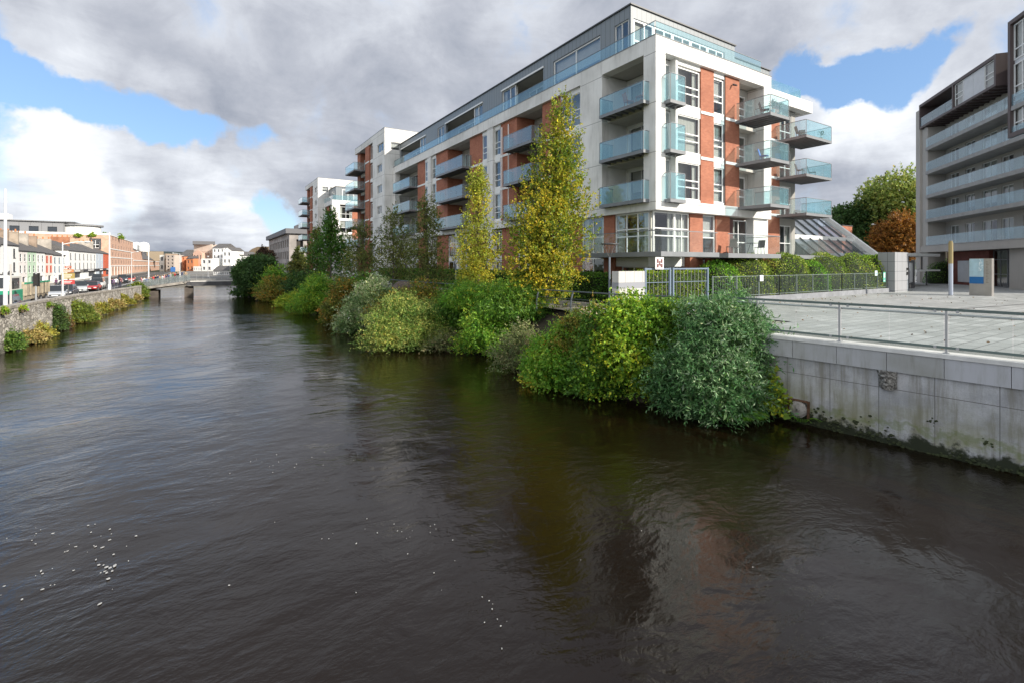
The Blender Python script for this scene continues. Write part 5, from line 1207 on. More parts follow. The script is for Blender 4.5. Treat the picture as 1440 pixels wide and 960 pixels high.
def wheel(F, x, y, r, par, w=.2):
    q = MB(F); q.tube((x, y - w / 2, r), (x, y + w / 2, r), r, n=18); wh = q.build('wheel', TYRE, par)
    q = MB(F); s = 1 if y > 0 else -1; q.tube((x, y + s * (w / 2 + .002), r), (x, y + s * (w / 2 + .02), r), r * .62, n=14); q.build('rim', RIM, wh)
def car(loc, rz, col, label, kind='hatch', L=4.2, Wd=1.78, Hh=1.48):
    c = empty('parked_car' if kind != 'suv' else 'parked_car', loc, rz, label, 'car', 'cars along the quay'); F = WM[c.name]
    m = pmat('car_paint', col, .3, .2)
    m.node_tree.nodes['Principled BSDF'].inputs['Coat Weight'].default_value = .6
    h0 = .26; beltz = Hh * .62; hood = Hh * (.60 if kind != 'suv' else .66)
    # x forward. body as stacked sections (x, half width, z bottom, z top)
    sec = [(-L / 2, .78, .42, beltz * .82), (-L / 2 + .12, .86, h0 + .06, beltz * .97), (-L * .30, .89, h0, beltz), (0, .89, h0, beltz), (L * .22, .89, h0, beltz * .98), (L * .36, .87, h0, hood * .93), (L / 2 - .12, .80, h0 + .04, hood * .78), (L / 2, .70, .36, hood * .62)]
    q = MB(F)
    for (x, w_, zb, zt) in sec:
        for yy, zz_ in ((-w_ * .92, zb), (-w_, zb + (zt - zb) * .45), (-w_ * .94, zt - .05), (-w_ * .80, zt), (w_ * .80, zt), (w_ * .94, zt - .05), (w_, zb + (zt - zb) * .45), (w_ * .92, zb)): q.v.append((x, yy * Wd / 1.78, zz_))
    n = 8
    for i in range(len(sec) - 1):
        for k in range(n): a = i * n + k; b = i * n + (k + 1) % n; q.f.append((a, b, b + n, a + n)); q.mi.append(0)
    q.f += [tuple(range(n)), tuple(range((len(sec) - 1) * n, len(sec) * n))]; q.mi += [0, 0]
    q.build('body', m, c, smooth=False, bevel=.03)
    xr = -L * .40 if kind != 'saloon' else -L * .30
    rf = [(xr, beltz - .01, .76), (xr + (.25 if kind != 'saloon' else .5), Hh - .03, .62), (L * .06, Hh - .01, .62), (L * .26, beltz - .03, .78)]
    q = MB(F); v = []
    for x, z, w_ in rf: v += [(x, -w_, z), (x, w_, z)]
    q.v = v; q.f = [(0, 1, 3, 2), (2, 3, 5, 4), (4, 5, 7, 6), (0, 2, 4, 6), (1, 7, 5, 3), (0, 6, 7, 1)]; q.mi = [0, 1, 0, 0, 0, 0]
    q.build('cabin', [CGL, m], c, bevel=.03)
    for x in (-L * .31, L * .31):
        for y in (-.80, .80): wheel(F, x, y * Wd / 1.78, .32, c)
    for s in (-1, 1):
        q = MB(F); q.box(L / 2 - .14, L / 2 + .01, s * .68 - .14, s * .68 + .14, hood * .60, hood * .74); q.build('headlight', HL, c)
        q = MB(F); q.box(-L / 2 - .01, -L / 2 + .1, s * .66 - .12, s * .66 + .12, beltz * .6, beltz * .8); q.build('tail_lamp', TL, c)
        q = MB(F); q.box(L * .2, L * .24, s * .93 - .07, s * .93 + .07, beltz, beltz + .13); q.build('mirror', m, c)
    q = MB(F); q.box(L / 2 - .02, L / 2 + .012, -.45, .45, .42, .56); q.build('grille', M['black'], c)
    q = MB(F); q.box(L / 2 + .013, L / 2 + .02, -.26, .26, .40, .50); q.build('number_plate', M['white_plain'], c)
    return c
def cpos(px, py, X): p = at(px, py, X=X); return (X, p.y, 1.1)
SI = (.50, .52, .55)
car(cpos(80, 418, -13.6), R(-84), SI, 'silver hatchback first behind the truck beside the quay wall')
car((-16.6, at(93, 418, X=-16.6).y, 1.1), R(-88), (.05, .055, .06), 'dark car to the left behind the first silver hatchback')
car((-13.5, at(101, 414, X=-13.5).y - 3, 1.1), R(-90), (.03, .035, .05), 'dark blue low car between the two silver cars')
car(cpos(110, 412, -13.9), R(-80), (.45, .47, .48), 'large silver estate car in the middle of the quay queue', 'suv', 4.6, 1.86, 1.6)
car((-14.0, at(126, 410, X=-14.0).y, 1.1), R(-85), (.04, .045, .06), 'black car just behind the large silver estate')
car((-13.7, at(137, 408, X=-13.7).y, 1.1), R(-88), (.72, .72, .70), 'white car in front of the pub shopfront', 'suv', 4.4, 1.8, 1.7)
car((-13.4, at(133, 409, X=-13.4).y - 2.0, 1.1), R(-92), (.55, .03, .03), 'red low car in front of the white car', L=3.9, Hh=1.35)
car((-16.8, at(137, 402, X=-16.8).y, 1.1), R(-88), (.62, .62, .62), 'pale van like car in the far lane by the pub', 'suv', 4.8, 1.9, 2.0)
car((-13.8, at(172, 403, X=-13.8).y, 1.1), R(-86), (.03, .035, .045), 'black people carrier near the far end of the quay wall', 'suv', 4.7, 1.9, 1.75)
car((-13.2, at(183, 402, X=-13.2).y, 1.1), R(-88), (.60, .05, .02), 'small bright red car farthest along the quay wall', L=3.7, Hh=1.45)
car((-13.0, at(3, 430, X=-13.0).y, 1.1), R(-88), (.015, .015, .018), 'black car at the left edge in front of the truck')
# green and beige skip truck
tk = empty('truck', (-13.9, 59.5, 1.1), R(90), 'green and beige tipper truck with crane on the quay road', 'truck'); F = WM[tk.name]
GRN = pmat('truck_green', (.02, .28, .16), .4); BEI = pmat('truck_beige', (.42, .36, .27), .6, var=.3, vs=2); CRM = pmat('truck_cream', (.66, .66, .62), .5)
q = MB(F); q.prism([(-6.6, -1.2, .6), (-6.6, -1.2, 1.9), (-6.4, -1.2, 2.9), (-3.5, -1.2, 2.9), (-3.5, -1.2, .6)], (0, 2.4, 0)); q.build('cab', CRM, tk, bevel=.08)
q = MB(F); q.box(-6.62, -3.3, -1.23, 1.23, .6, 1.75); q.build('cab_skirt', GRN, tk, bevel=.05)
q = MB(F); q.box(-6.0, -4.3, -1.24, -1.19, 1.85, 2.7); q.box(-6.0, -4.3, 1.19, 1.24, 1.85, 2.7); q.prism([(-6.66, -1.05, 1.95), (-6.46, -1.05, 2.75), (-6.42, -1.05, 2.75), (-6.62, -1.05, 1.95)], (0, 2.1, 0)); q.build('cab_window', CGL, tk)
q = MB(F); q.box(-3.4, 5.2, -1.1, 1.1, .75, 1.1); q.build('chassis', BEI, tk)
q = MB(F); q.box(-2.4, 5.2, -1.2, -1.12, 1.12, 2.1); q.box(-2.4, 5.2, 1.12, 1.2, 1.12, 2.1); q.box(-2.4, -2.3, -1.12, 1.12, 1.12, 2.1); q.box(5.1, 5.2, -1.12, 1.12, 1.12, 2.1); q.box(-2.3, 5.1, -1.12, 1.12, 1.12, 1.2)
for i in range(7): q.box(-2.35 + i * 1.2, -2.25 + i * 1.2, -1.26, -1.201, 1.12, 2.1)
q.build('tipper_body', BEI, tk)
q = MB(F); q.box(-2.42, 5.22, -1.24, -1.1, 2.101, 2.25); q.box(-2.42, 5.22, 1.1, 1.24, 2.101, 2.25); q.build('tipper_rim', GRN, tk)
q = MB(F); q.box(-3.2, -2.6, -.5, .5, 1.1, 3.0); q.beam((-2.9, 0, 3.0), (-.5, .1, 2.7), .22, .3); q.beam((-2.9, 0, 2.6), (-1.3, 0, 3.15), .16, .2); q.build('crane', M['steel_dark'], tk)
for x in (-5.4, 1.0, 2.3, 4.1):
    for y in (-1.02, 1.02): wheel(F, x, y, .5, tk, .32)
q = MB(F); q.tube((-6.5, -1.3, 2.3), (-6.5, -1.2, 2.5), .03, n=6); q.box(-6.6, -6.5, -1.45, -1.3, 1.9, 2.5); q.build('mirror', M['black'], tk)
# ---------------- people
def person(loc, rz, shirt, trou, hair, label, pose=0, s=1.0):
    me = bpy.data.meshes.new('person'); st = .13 if pose else .02
    J = {'pel': (0, 0, .95), 'bel': (0, 0, 1.10), 'che': (0, .01, 1.32), 'nk': (0, .01, 1.47), 'hd': (0, .03, 1.60), 'ht': (0, .02, 1.72),
         'lh': (-.10, 0, .92), 'lk': (-.11, st * .9, .50), 'la': (-.11, st * .2, .08), 'lf': (-.12, st * .2 + .14, .03), 'rh': (.10, 0, .92), 'rk': (.11, -st * .3, .50), 'ra': (.11, -st * 1.8, .10), 'rf': (.12, -st * 1.8 + .14, .03),
         'ls': (-.19, 0, 1.40), 'le': (-.24, -st * .5, 1.13), 'lw': (-.23, st * .5 + .06, .88), 'lhd': (-.22, st * .5 + .09, .79), 'rs': (.19, 0, 1.40), 're': (.24, st * .4, 1.13), 'rw': (.23, st * 1.0 + .05, .90), 'rhd': (.22, st + .09, .80)}
    K = list(J); E_ = [('pel', 'bel'), ('bel', 'che'), ('che', 'nk'), ('nk', 'hd'), ('hd', 'ht'), ('pel', 'lh'), ('lh', 'lk'), ('lk', 'la'), ('la', 'lf'), ('pel', 'rh'), ('rh', 'rk'), ('rk', 'ra'), ('ra', 'rf'), ('che', 'ls'), ('ls', 'le'), ('le', 'lw'), ('lw', 'lhd'), ('che', 'rs'), ('rs', 're'), ('re', 'rw'), ('rw', 'rhd')]
    RD = {'pel': .14, 'bel': .13, 'che': .15, 'nk': .055, 'hd': .095, 'ht': .08, 'lh': .10, 'rh': .10, 'lk': .065, 'rk': .065, 'la': .045, 'ra': .045, 'lf': .04, 'rf': .04, 'ls': .065, 'rs': .065, 'le': .045, 're': .045, 'lw': .032, 'rw': .032, 'lhd': .035, 'rhd': .035}
    me.from_pydata([J[k] for k in K], [(K.index(a), K.index(b)) for a, b in E_], [])
    o = bpy.data.objects.new('person', me); C.objects.link(o); md = o.modifiers.new('s', 'SKIN'); md.use_smooth_shade = True
    for i, k in enumerate(K): me.skin_vertices[0].data[i].radius = (RD[k], RD[k] * (.75 if k in ('pel', 'bel', 'che') else 1))
    me.skin_vertices[0].data[0].use_root = True
    o.modifiers.new('u', 'SUBSURF').levels = 1
    dg = bpy.context.evaluated_depsgraph_get(); m2 = bpy.data.meshes.new_from_object(o.evaluated_get(dg)); o.modifiers.clear(); o.data = m2
    for m_ in (pmat('skin', (.48, .29, .20), .6), pmat('top', shirt, .85), pmat('trousers', trou, .85), pmat('hair', hair, .8)): m2.materials.append(m_)
    for p in m2.polygons:
        c = p.center; r = math.hypot(c.x, c.y)
        p.material_index = 3 if (c.z > 1.66 or (c.z > 1.54 and c.y < .01)) else 0 if c.z > 1.475 or (abs(c.x) > .17 and c.z < .87 and c.z > .7) else 1 if c.z > 1.0 or abs(c.x) > .19 else 2
    o.location = loc; o.rotation_euler = (0, 0, rz); o.scale = (s, s, s); return tag(o, label, 'person', 'people along the quay and bridge')
TOPS = [('red jacket', (.45, .04, .04)), ('blue denim jacket', (.08, .14, .30)), ('white t-shirt', (.72, .72, .70)), ('black coat', (.03, .03, .035)), ('grey hoodie', (.28, .28, .29)), ('pink top', (.62, .25, .28)), ('navy jumper', (.03, .045, .12)), ('green parka', (.09, .13, .07)), ('purple coat', (.16, .07, .20)), ('tan coat', (.42, .31, .20))]
prn = random.Random(4)
places = [(206, 396), (210, 395), (213, 395), (216, 394), (219, 394), (222, 394), (225, 393), (228, 393), (231, 392), (234, 392), (237, 391), (240, 391), (243, 390), (246, 390), (250, 389), (256, 389), (261, 388), (203, 398), (199, 399)]
wh = ['at the left ramp of the bridge', 'third of the way along the bridge ramp', 'in the crowd on the bridge ramp', 'near the middle of the bridge ramp', 'at the top of the bridge ramp']
for i, (px_, py_) in enumerate(places):
    t = (px_ - 200) / 62.0; X0 = Vector((pL.x, pL.y + .6, 0)).lerp(Vector((pM.x, pM.y + .6, 0)), max(0, min(1, t))); z = zl + (zm - zl) * max(0, min(1, t))
    a = at(px_, 390, Y=X0.y - 1 + prn.uniform(-1.2, 2.6)); tn, tc = TOPS[(i * 3 + 1) % 10]
    if px_ < 205: z = 1.24
    person((a.x, a.y, z), prn.uniform(0, 6.28), tc, prn.choice([(.03, .04, .08), (.02, .02, .02), (.15, .15, .16)]), prn.choice([(.03, .02, .015), (.12, .07, .03), (.25, .18, .09)]),
           'person in %s %s, %s from the left' % (tn, wh[min(4, int(max(0, t) * 5))], ['first', 'second', 'third', 'fourth', 'fifth', 'sixth', 'seventh', 'eighth', 'ninth', 'tenth', 'eleventh', 'twelfth', 'thirteenth', 'fourteenth', 'fifteenth', 'sixteenth', 'seventeenth', 'eighteenth', 'nineteenth'][(i + 2) % 19]), i % 2, prn.uniform(.94, 1.04))
for px_, y_, tn, tc in ((158, 0, 'purple coat', (.16, .07, .20)), (161, 1.5, 'white top', (.7, .7, .7)), (151, 3, 'dark jacket', (.04, .04, .05)), (168, 0, 'black coat', (.03, .03, .03)), (165, 3, 'pink top', (.6, .25, .28))):
    a = at(px_, 408, X=-10.9); person((-10.9, a.y + y_, 1.24), 0, tc, (.03, .03, .05), (.05, .03, .02), 'person in %s on the quay pavement near the tall white pole' % tn, 1)
person((-19, at(79, 400, X=-19).y, 1.1), 1, (.12, .05, .10), (.05, .05, .06), (.03, .02, .02), 'person in dark purple clothes crossing behind the first silver car', 1)
# ================================================================ vegetation
nrg = np.random.default_rng(3)
def unit(v): return v / np.maximum(np.linalg.norm(v, axis=1, keepdims=True), 1e-6)
def leaf_mesh(pos, d, L, W_, col, fold=.25):
    """one folded leaf (two triangles-pair quads) per row"""
    n = len(pos); d = unit(d); r = nrg.normal(size=(n, 3)); s = unit(np.cross(d, r)); nn = np.cross(d, s)
    L = np.asarray(L).reshape(-1, 1) * np.ones((n, 1)); W_ = np.asarray(W_).reshape(-1, 1) * np.ones((n, 1))
    mid = pos + d * L * .5
    v = np.stack([pos, mid + s * W_ * .5 + nn * W_ * fold, pos + d * L, mid - s * W_ * .5 + nn * W_ * fold], 1).reshape(-1, 3)
    return v, col
def mesh_from_quads(name, v, col, parent, mat=None):
    n = len(v) // 4; base = WM[parent.name].translation
    v = v - np.array(base)
    me = bpy.data.meshes.new(name); me.vertices.add(len(v)); me.vertices.foreach_set('co', v.astype(np.float32).ravel())
    me.loops.add(n * 4); me.loops.foreach_set('vertex_index', np.arange(n * 4, dtype=np.int32))
    me.polygons.add(n); me.polygons.foreach_set('loop_start', np.arange(0, n * 4, 4, dtype=np.int32)); me.polygons.foreach_set('loop_total', np.full(n, 4, np.int32))
    at_ = me.attributes.new('tint', 'FLOAT_COLOR', 'FACE'); c4 = np.ones((n, 4), np.float32); c4[:, :3] = col; at_.data.foreach_set('color', c4.ravel())
    me.update(); me.validate(); me.materials.append(mat or M['leaf']); o = bpy.data.objects.new(name, me); C.objects.link(o); o.parent = parent; WM[o.name] = WM[parent.name]; return o
def palette(pos, pal, jit=.25, freq=.9):
    """colour by clump plus per-leaf scatter; pal = [(rgb, weight)]"""
    n = len(pos); ph = nrg.uniform(0, 6.28, 6)
    f = (np.sin(pos[:, 0] * freq * 2.1 + ph[0]) + np.sin(pos[:, 1] * freq * 2.7 + ph[1]) + np.sin(pos[:, 2] * freq * 3.1 + ph[2]) + np.sin((pos[:, 0] + pos[:, 2]) * freq * 5.3 + ph[3])) / 8 + .5
    u = np.clip(f * .62 + nrg.uniform(0, 1, n) * .38, 0, .9999); w = np.array([p[1] for p in pal], float); cw = np.cumsum(w) / w.sum(); k = np.searchsorted(cw, u); k = np.minimum(k, len(pal) - 1)
    c = np.array([p[0] for p in pal])[k] * 1.75; return np.clip(c * np.exp(nrg.normal(0, jit, (n, 1))) * (1 + nrg.normal(0, .07, (n, 3))), 0, 1)
def shoots(org, dr, slen, per, L, W_, droop, spread, pal, jit=.25, freq=.9):
    n = len(org); t = np.tile((np.arange(per) + .5) / per, n); o = np.repeat(org, per, 0); d = np.repeat(unit(dr), per, 0); sl = np.repeat(slen * nrg.uniform(.5, 1.3, n), per)
    pos = o + d * (t * sl)[:, None]; pos[:, 2] -= droop * (t ** 2) * sl
    ld = d * (1 - spread) + unit(nrg.normal(size=pos.shape)) * spread; ld[:, 2] -= droop * .6
    sz = nrg.uniform(.7, 1.25, len(pos)); return leaf_mesh(pos, ld, L * sz, W_ * sz, palette(pos, pal, jit, freq))
def subblobs(c, r, n, sr=(.28, .45)):
    """lumps spread over a low sprawling mound, wider at the foot than at the top"""
    n = int(n * 1.9); th = nrg.uniform(0, 6.28, n); rho = np.sqrt(nrg.uniform(0, 1, n)) * 1.02; top = 1.62 * (1 - rho ** 1.9) * nrg.uniform(.75, 1.12, n)
    z = -.78 + (.20 + top * np.sqrt(nrg.uniform(.12, 1, n)))
    cc = np.array(c) + np.stack([np.cos(th) * rho * r[0] * .86, np.sin(th) * rho * r[1] * .86, z * r[2]], 1)
    rr = np.array(r) * nrg.uniform(sr[0] * .55, sr[1] * .95, (n, 1)) * np.array([1.15, 1.15, .8]); return cc, rr
def blob_shoots(cc, rr, n, up=.35, rad=(.72, 1.05)):
    a = (rr[:, 0] * rr[:, 1] + rr[:, 0] * rr[:, 2]); k = nrg.choice(len(cc), n, p=a / a.sum()); d = unit(nrg.normal(size=(n, 3))); o = cc[k] + d * rr[k] * nrg.uniform(*rad, (n, 1)); dr = d + np.array([0, 0, up]) + nrg.normal(0, .25, (n, 3)); return o, dr
GREEN = [((.035, .085, .015), 3), ((.055, .125, .018), 4), ((.09, .17, .02), 3), ((.16, .22, .025), 1)]
BRIGHT = [((.05, .13, .015), 3), ((.09, .20, .02), 4), ((.17, .27, .03), 3), ((.30, .32, .03), 1)]
YGREEN = [((.06, .12, .015), 3), ((.12, .20, .02), 4), ((.24, .30, .03), 4), ((.42, .38, .03), 1.5)]
BLUEG = [((.026, .075, .024), 3), ((.055, .125, .042), 4), ((.11, .19, .082), 2.8), ((.24, .31, .19), 1.4)]
LIME = [((.05, .12, .013), 3), ((.10, .19, .018), 4), ((.19, .27, .025), 3), ((.36, .36, .03), .7)]
SILVER = [((.05, .10, .03), 3), ((.11, .17, .06), 3.4), ((.24, .29, .14), 2.6), ((.50, .50, .32), 1.5)]
PALE = [((.06, .12, .025), 3), ((.11, .18, .04), 4), ((.20, .24, .06), 3), ((.42, .38, .10), 1.2)]
DARK = [((.018, .045, .012), 4), ((.03, .07, .018), 4), ((.06, .10, .02), 2)]
OLIVE = [((.05, .075, .015), 3), ((.10, .12, .02), 4), ((.20, .16, .03), 3), ((.36, .17, .03), 1)]
RUST = [((.10, .10, .02), 2), ((.22, .13, .03), 3), ((.42, .16, .03), 3), ((.60, .28, .03), 1)]
YEL = [((.10, .14, .02), 2), ((.24, .26, .03), 4), ((.45, .40, .04), 4), ((.62, .40, .04), 1.5)]
STRAW = [((.16, .17, .04), 3), ((.34, .30, .07), 4), ((.52, .42, .12), 3), ((.22, .13, .06), 1)]
HORN = [((.055, .078, .022), 3), ((.105, .125, .032), 4), ((.18, .18, .04), 2.4), ((.28, .18, .03), .6)]
GRAYB = [((.07, .09, .035), 3), ((.13, .15, .06), 3), ((.22, .20, .10), 1.4)]
TWIG = pmat('twig', (.10, .07, .045), .9, var=.4, vs=6)
def bush(label, px, base_py, top_py, wpx, pal, D=None, X=None, Y=None, n=900, per=7, L=.11, W_=.055, sl=.35, droop=.15, spread=.75, up=.35, ry=None, nb=16, zb=0.0, name='bush', cat='bush', group='riverbank bushes', off=0.0, shape=1.0, sr=(.28, .45)):
    """shape placed by its foot, height and width; depth given as distance or axis"""
    n = int(n * 1.4); wpx = wpx * 1.22; tw = sum(w for _, w in pal); pal = [(c, w) for c, w in pal] + [((.05, .11, .018), tw * .16), ((.10, .17, .025), tw * .12)] if group == 'riverbank bushes' else pal
    b = at(px, base_py, Z=zb) if D is None and X is None and Y is None else at(px, base_py, D=D, X=X, Y=Y)
    dep = b.x * sy_ + b.y * cy_; rx = wpx / 2 / FPX * dep; dep += (ry or rx) * .55 + off
    wpx *= 1.0; s = dep / (b.x * sy_ + b.y * cy_); c = Vector((b.x * s, b.y * s, 0)); rx *= s; ry = ry or rx
    ztop = EYE + (HOR - top_py) / FPX * dep; zbt = min(b.z, zb) if zb else b.z * 1.0
    zbt = max(zbt, 0.0) if zb == 0 else zb
    hz = max(.3, (ztop - zbt)); cz = zbt + hz * .44; rz_ = hz * .56
    root = empty(name, (c.x, c.y, zbt), 0, label, cat, group)
    cc, rr = subblobs((c.x, c.y, cz), (rx, ry, rz_), nb, sr)
    cc = np.vstack([cc, [[c.x, c.y, cz]]]); rr = np.vstack([rr, [[rx * .60, ry * .60, rz_ * .66]]])
    m_ = max(6, nb // 3); th = nrg.uniform(0, 6.28, m_); lo = np.stack([c.x + rx * .62 * np.cos(th), c.y + ry * .62 * np.sin(th), np.full(m_, zbt + hz * .2)], 1); cc = np.vstack([cc, lo]); rr = np.vstack([rr, np.stack([np.full(m_, rx * .36), np.full(m_, ry * .36), np.full(m_, hz * .24)], 1)])
    o, d = blob_shoots(cc, rr, n, up); keep = o[:, 2] > zbt + .03; o, d = o[keep], d[keep]
    ne = max(6, n // 14); oe, de = blob_shoots(cc, rr, ne, up, (.95, 1.12)); ke = oe[:, 2] > zbt + .25; ve, ce = shoots(oe[ke], de[ke], sl * 1.9, per + 3, L, W_, droop, spread, pal)
    v, col = shoots(o, d, sl, per, L, W_, droop, spread, pal); v = np.vstack([v, ve]); col = np.vstack([col, ce])
    oi, di = blob_shoots(cc, rr, n // 3, up, (.2, .7)); v2, c2 = shoots(oi, di, sl, 4, L * 1.9, W_ * 2.2, droop, .9, pal); keep = np.repeat(v2.reshape(-1, 4, 3)[:, :, 2].min(1) > .02, 4)
    v2, c2 = v2[keep], c2[keep[::4]]; keep = np.repeat(v.reshape(-1, 4, 3)[:, :, 2].min(1) > .01, 4); v, col = v[keep], col[keep[::4]]
    mesh_from_quads('foliage', np.vstack([v, v2]), np.vstack([col, c2]), root)
    q = MB()
    for i in range(min(len(cc), 14)): a = Vector((c.x + nrg.normal(0, .15), c.y + nrg.normal(0, .15), zbt - .1)); e = Vector(cc[i]); mdl = a.lerp(e, .5) + Vector((nrg.normal(0, .1), nrg.normal(0, .1), .1)); q.path([a, mdl, e], .035, 5, r1=.012)
    q.build('stems', TWIG, root); return root
# near bushes (in front, right to left)
def terr(p): return None
bush('big blue-green willow-leaved shrub hanging over the water against the wall end', 1018, 582, 393, 178, BLUEG, n=5600, per=10, L=.155, W_=.04, sl=.5, droop=.4, spread=.62, up=.5, nb=26, sr=(.2, .36), ry=1.7)
bush('dense yellow-green rounded shrub left of the blue-green one', 893, 564, 402, 140, LIME, n=4600, per=8, L=.10, W_=.075, sl=.32, droop=.2, nb=22, sr=(.22, .38), ry=1.6)
bush('dark green ivy like shrub behind the dense rounded shrub and the blue-green one', 940, 560, 408, 80, GREEN, D=17.5, n=1500, per=8, L=.10, W_=.06, sl=.32, nb=14, zb=.6)
bush('yellowing low bramble at the wall corner by the outfall', 1082, 570, 520, 62, YGREEN, n=420, per=8, L=.13, W_=.09, sl=.35, nb=8, zb=.35, ry=.5)
bush('mixed green shrub with yellow sprays left of the dense yellow-green shrub', 795, 545, 437, 96, BRIGHT, n=2300, per=8, L=.10, W_=.06, sl=.34, nb=16, ry=1.4)
bush('leafy green shrub filling the bank between the yellow spray shrub and the dense shrub', 838, 560, 455, 60, GREEN, n=1200, per=7, L=.10, W_=.06, sl=.32, nb=12, ry=1.2)
bush('low yellow leaved spray just above the water', 770, 541, 496, 50, YEL, n=330, per=6, L=.13, W_=.08, sl=.3, nb=6, ry=.6)
bush('grey-brown thin shrub trailing at the water between two green shrubs', 728, 524, 452, 62, GRAYB, n=800, per=7, L=.09, W_=.04, sl=.4, nb=8)
bush('bright green rounded mound shrub', 706, 500, 404, 104, BRIGHT, n=2800, per=8, L=.11, W_=.05, sl=.36, nb=18, ry=1.8)
bush('dark green shrub behind the bright green mound', 640, 488, 398, 92, GREEN, n=2000, per=8, L=.11, W_=.05, sl=.36, nb=16, off=.8)
bush('brown twiggy scrub overhanging a dark hollow', 634, 494, 455, 74, GRAYB, n=420, per=5, L=.10, W_=.03, sl=.5, nb=8, droop=.6, ry=.7)
bush('pale yellow flowering willow shrub at the bend', 568, 494, 418, 92, PALE, n=2700, per=8, L=.13, W_=.035, sl=.45, droop=.2, up=.9, nb=18, ry=1.6)
bush('silver leaved shrub with cream shoots', 523, 468, 384, 62, SILVER, n=2300, per=8, L=.17, W_=.05, sl=.7, droop=.5, nb=18, ry=1.7)
bush('olive green shrub behind the pale flowering one', 590, 452, 400, 100, OLIVE, D=33, n=1900, per=7, L=.12, W_=.06, sl=.4, nb=16, zb=1.2)
bush('fresh green tall grassy shrub by the path under the slim yellow tree', 668, 430, 392, 80, BRIGHT, D=29, n=1300, per=7, L=.16, W_=.04, sl=.5, up=1.0, nb=12, zb=2.0)
bush('grassy green bush beside the path left of the big yellow tree', 728, 438, 399, 80, GREEN, D=26, n=1300, per=7, L=.16, W_=.035, sl=.5, up=1.2, nb=10, zb=1.8)
bush('low leafy bush beneath the path railing', 822, 470, 436, 74, OLIVE, D=19.5, n=1000, per=7, L=.10, W_=.06, sl=.3, nb=10, zb=1.2)
bush('orange berried shrub left of the silver leaved one', 482, 456, 392, 44, OLIVE, n=1300, per=7, L=.14, W_=.08, sl=.4, nb=12)
bush('light green leaning conical shrub over the river', 452, 442, 386, 56, BRIGHT, n=1900, per=8, L=.20, W_=.05, sl=.6, up=.9, nb=14, ry=2.2)
bush('small rust leaved shrub with golden patch', 476, 440, 405, 30, RUST, D=42, n=420, per=6, L=.15, W_=.09, sl=.4, nb=8, zb=.4)
bush('yellow-green arching fern clump at the water edge', 413, 432, 409, 36, YGREEN, n=420, per=9, L=.25, W_=.05, sl=1.0, droop=.7, nb=6, ry=1.0, name='fern', cat='fern')
bush('mixed dark and orange shrub upstream of the fern', 398, 424, 386, 58, OLIVE, n=1500, per=7, L=.22, W_=.12, sl=.6, nb=14)
bush('fresh green shrub beside the big round riverside tree', 392, 405, 377, 40, BRIGHT, D=66, n=900, per=7, L=.25, W_=.10, sl=.7, nb=12, zb=.5)
bush('dark green shrub low over the far water', 366, 418, 388, 50, DARK, n=1100, per=7, L=.26, W_=.14, sl=.6, nb=12)
bush('dark shrub growing at the foot of the hornbeams', 432, 412, 380, 50, DARK, D=60, n=900, per=7, L=.2, W_=.1, sl=.5, nb=10, zb=1.5)
bush('deep green shrub on the bank top between fern and silver shrub', 505, 425, 385, 60, GREEN, D=42, n=1200, per=7, L=.15, W_=.07, sl=.5, nb=12, zb=1.5)
def tuft(px, py, n, L, w_, pal, label, name='grass_tuft'):
    b = at(px, py, Z=.1); root = empty(name, b, 0, label, 'grass', 'grass tufts by the water'); a = nrg.uniform(0, 6.28, n); pos = np.array(b) + np.stack([np.cos(a) * .12, np.sin(a) * .12, np.zeros(n)], 1)
    vs = []; cs = []; d = np.stack([np.cos(a) * .5, np.sin(a) * .5, np.ones(n)], 1); col = palette(pos, pal, .3)
    for k in range(4):
        v, c_ = leaf_mesh(pos, d, L / 3.4, w_ * (1.3 - k * .25), col, .05); vs.append(v); cs.append(c_); pos = pos + unit(d) * L / 4; d = d + np.stack([np.cos(a) * .5, np.sin(a) * .5, -np.full(n, .55)], 1)
    mesh_from_quads('blades', np.vstack(vs), np.vstack(cs), root)
tuft(1035, 588, 160, .95, .035, BRIGHT, 'arching green grass tuft at the foot of the blue-green shrub')
tuft(1128, 592, 40, .5, .03, GREEN, 'small grass tuft beside the outfall cover')
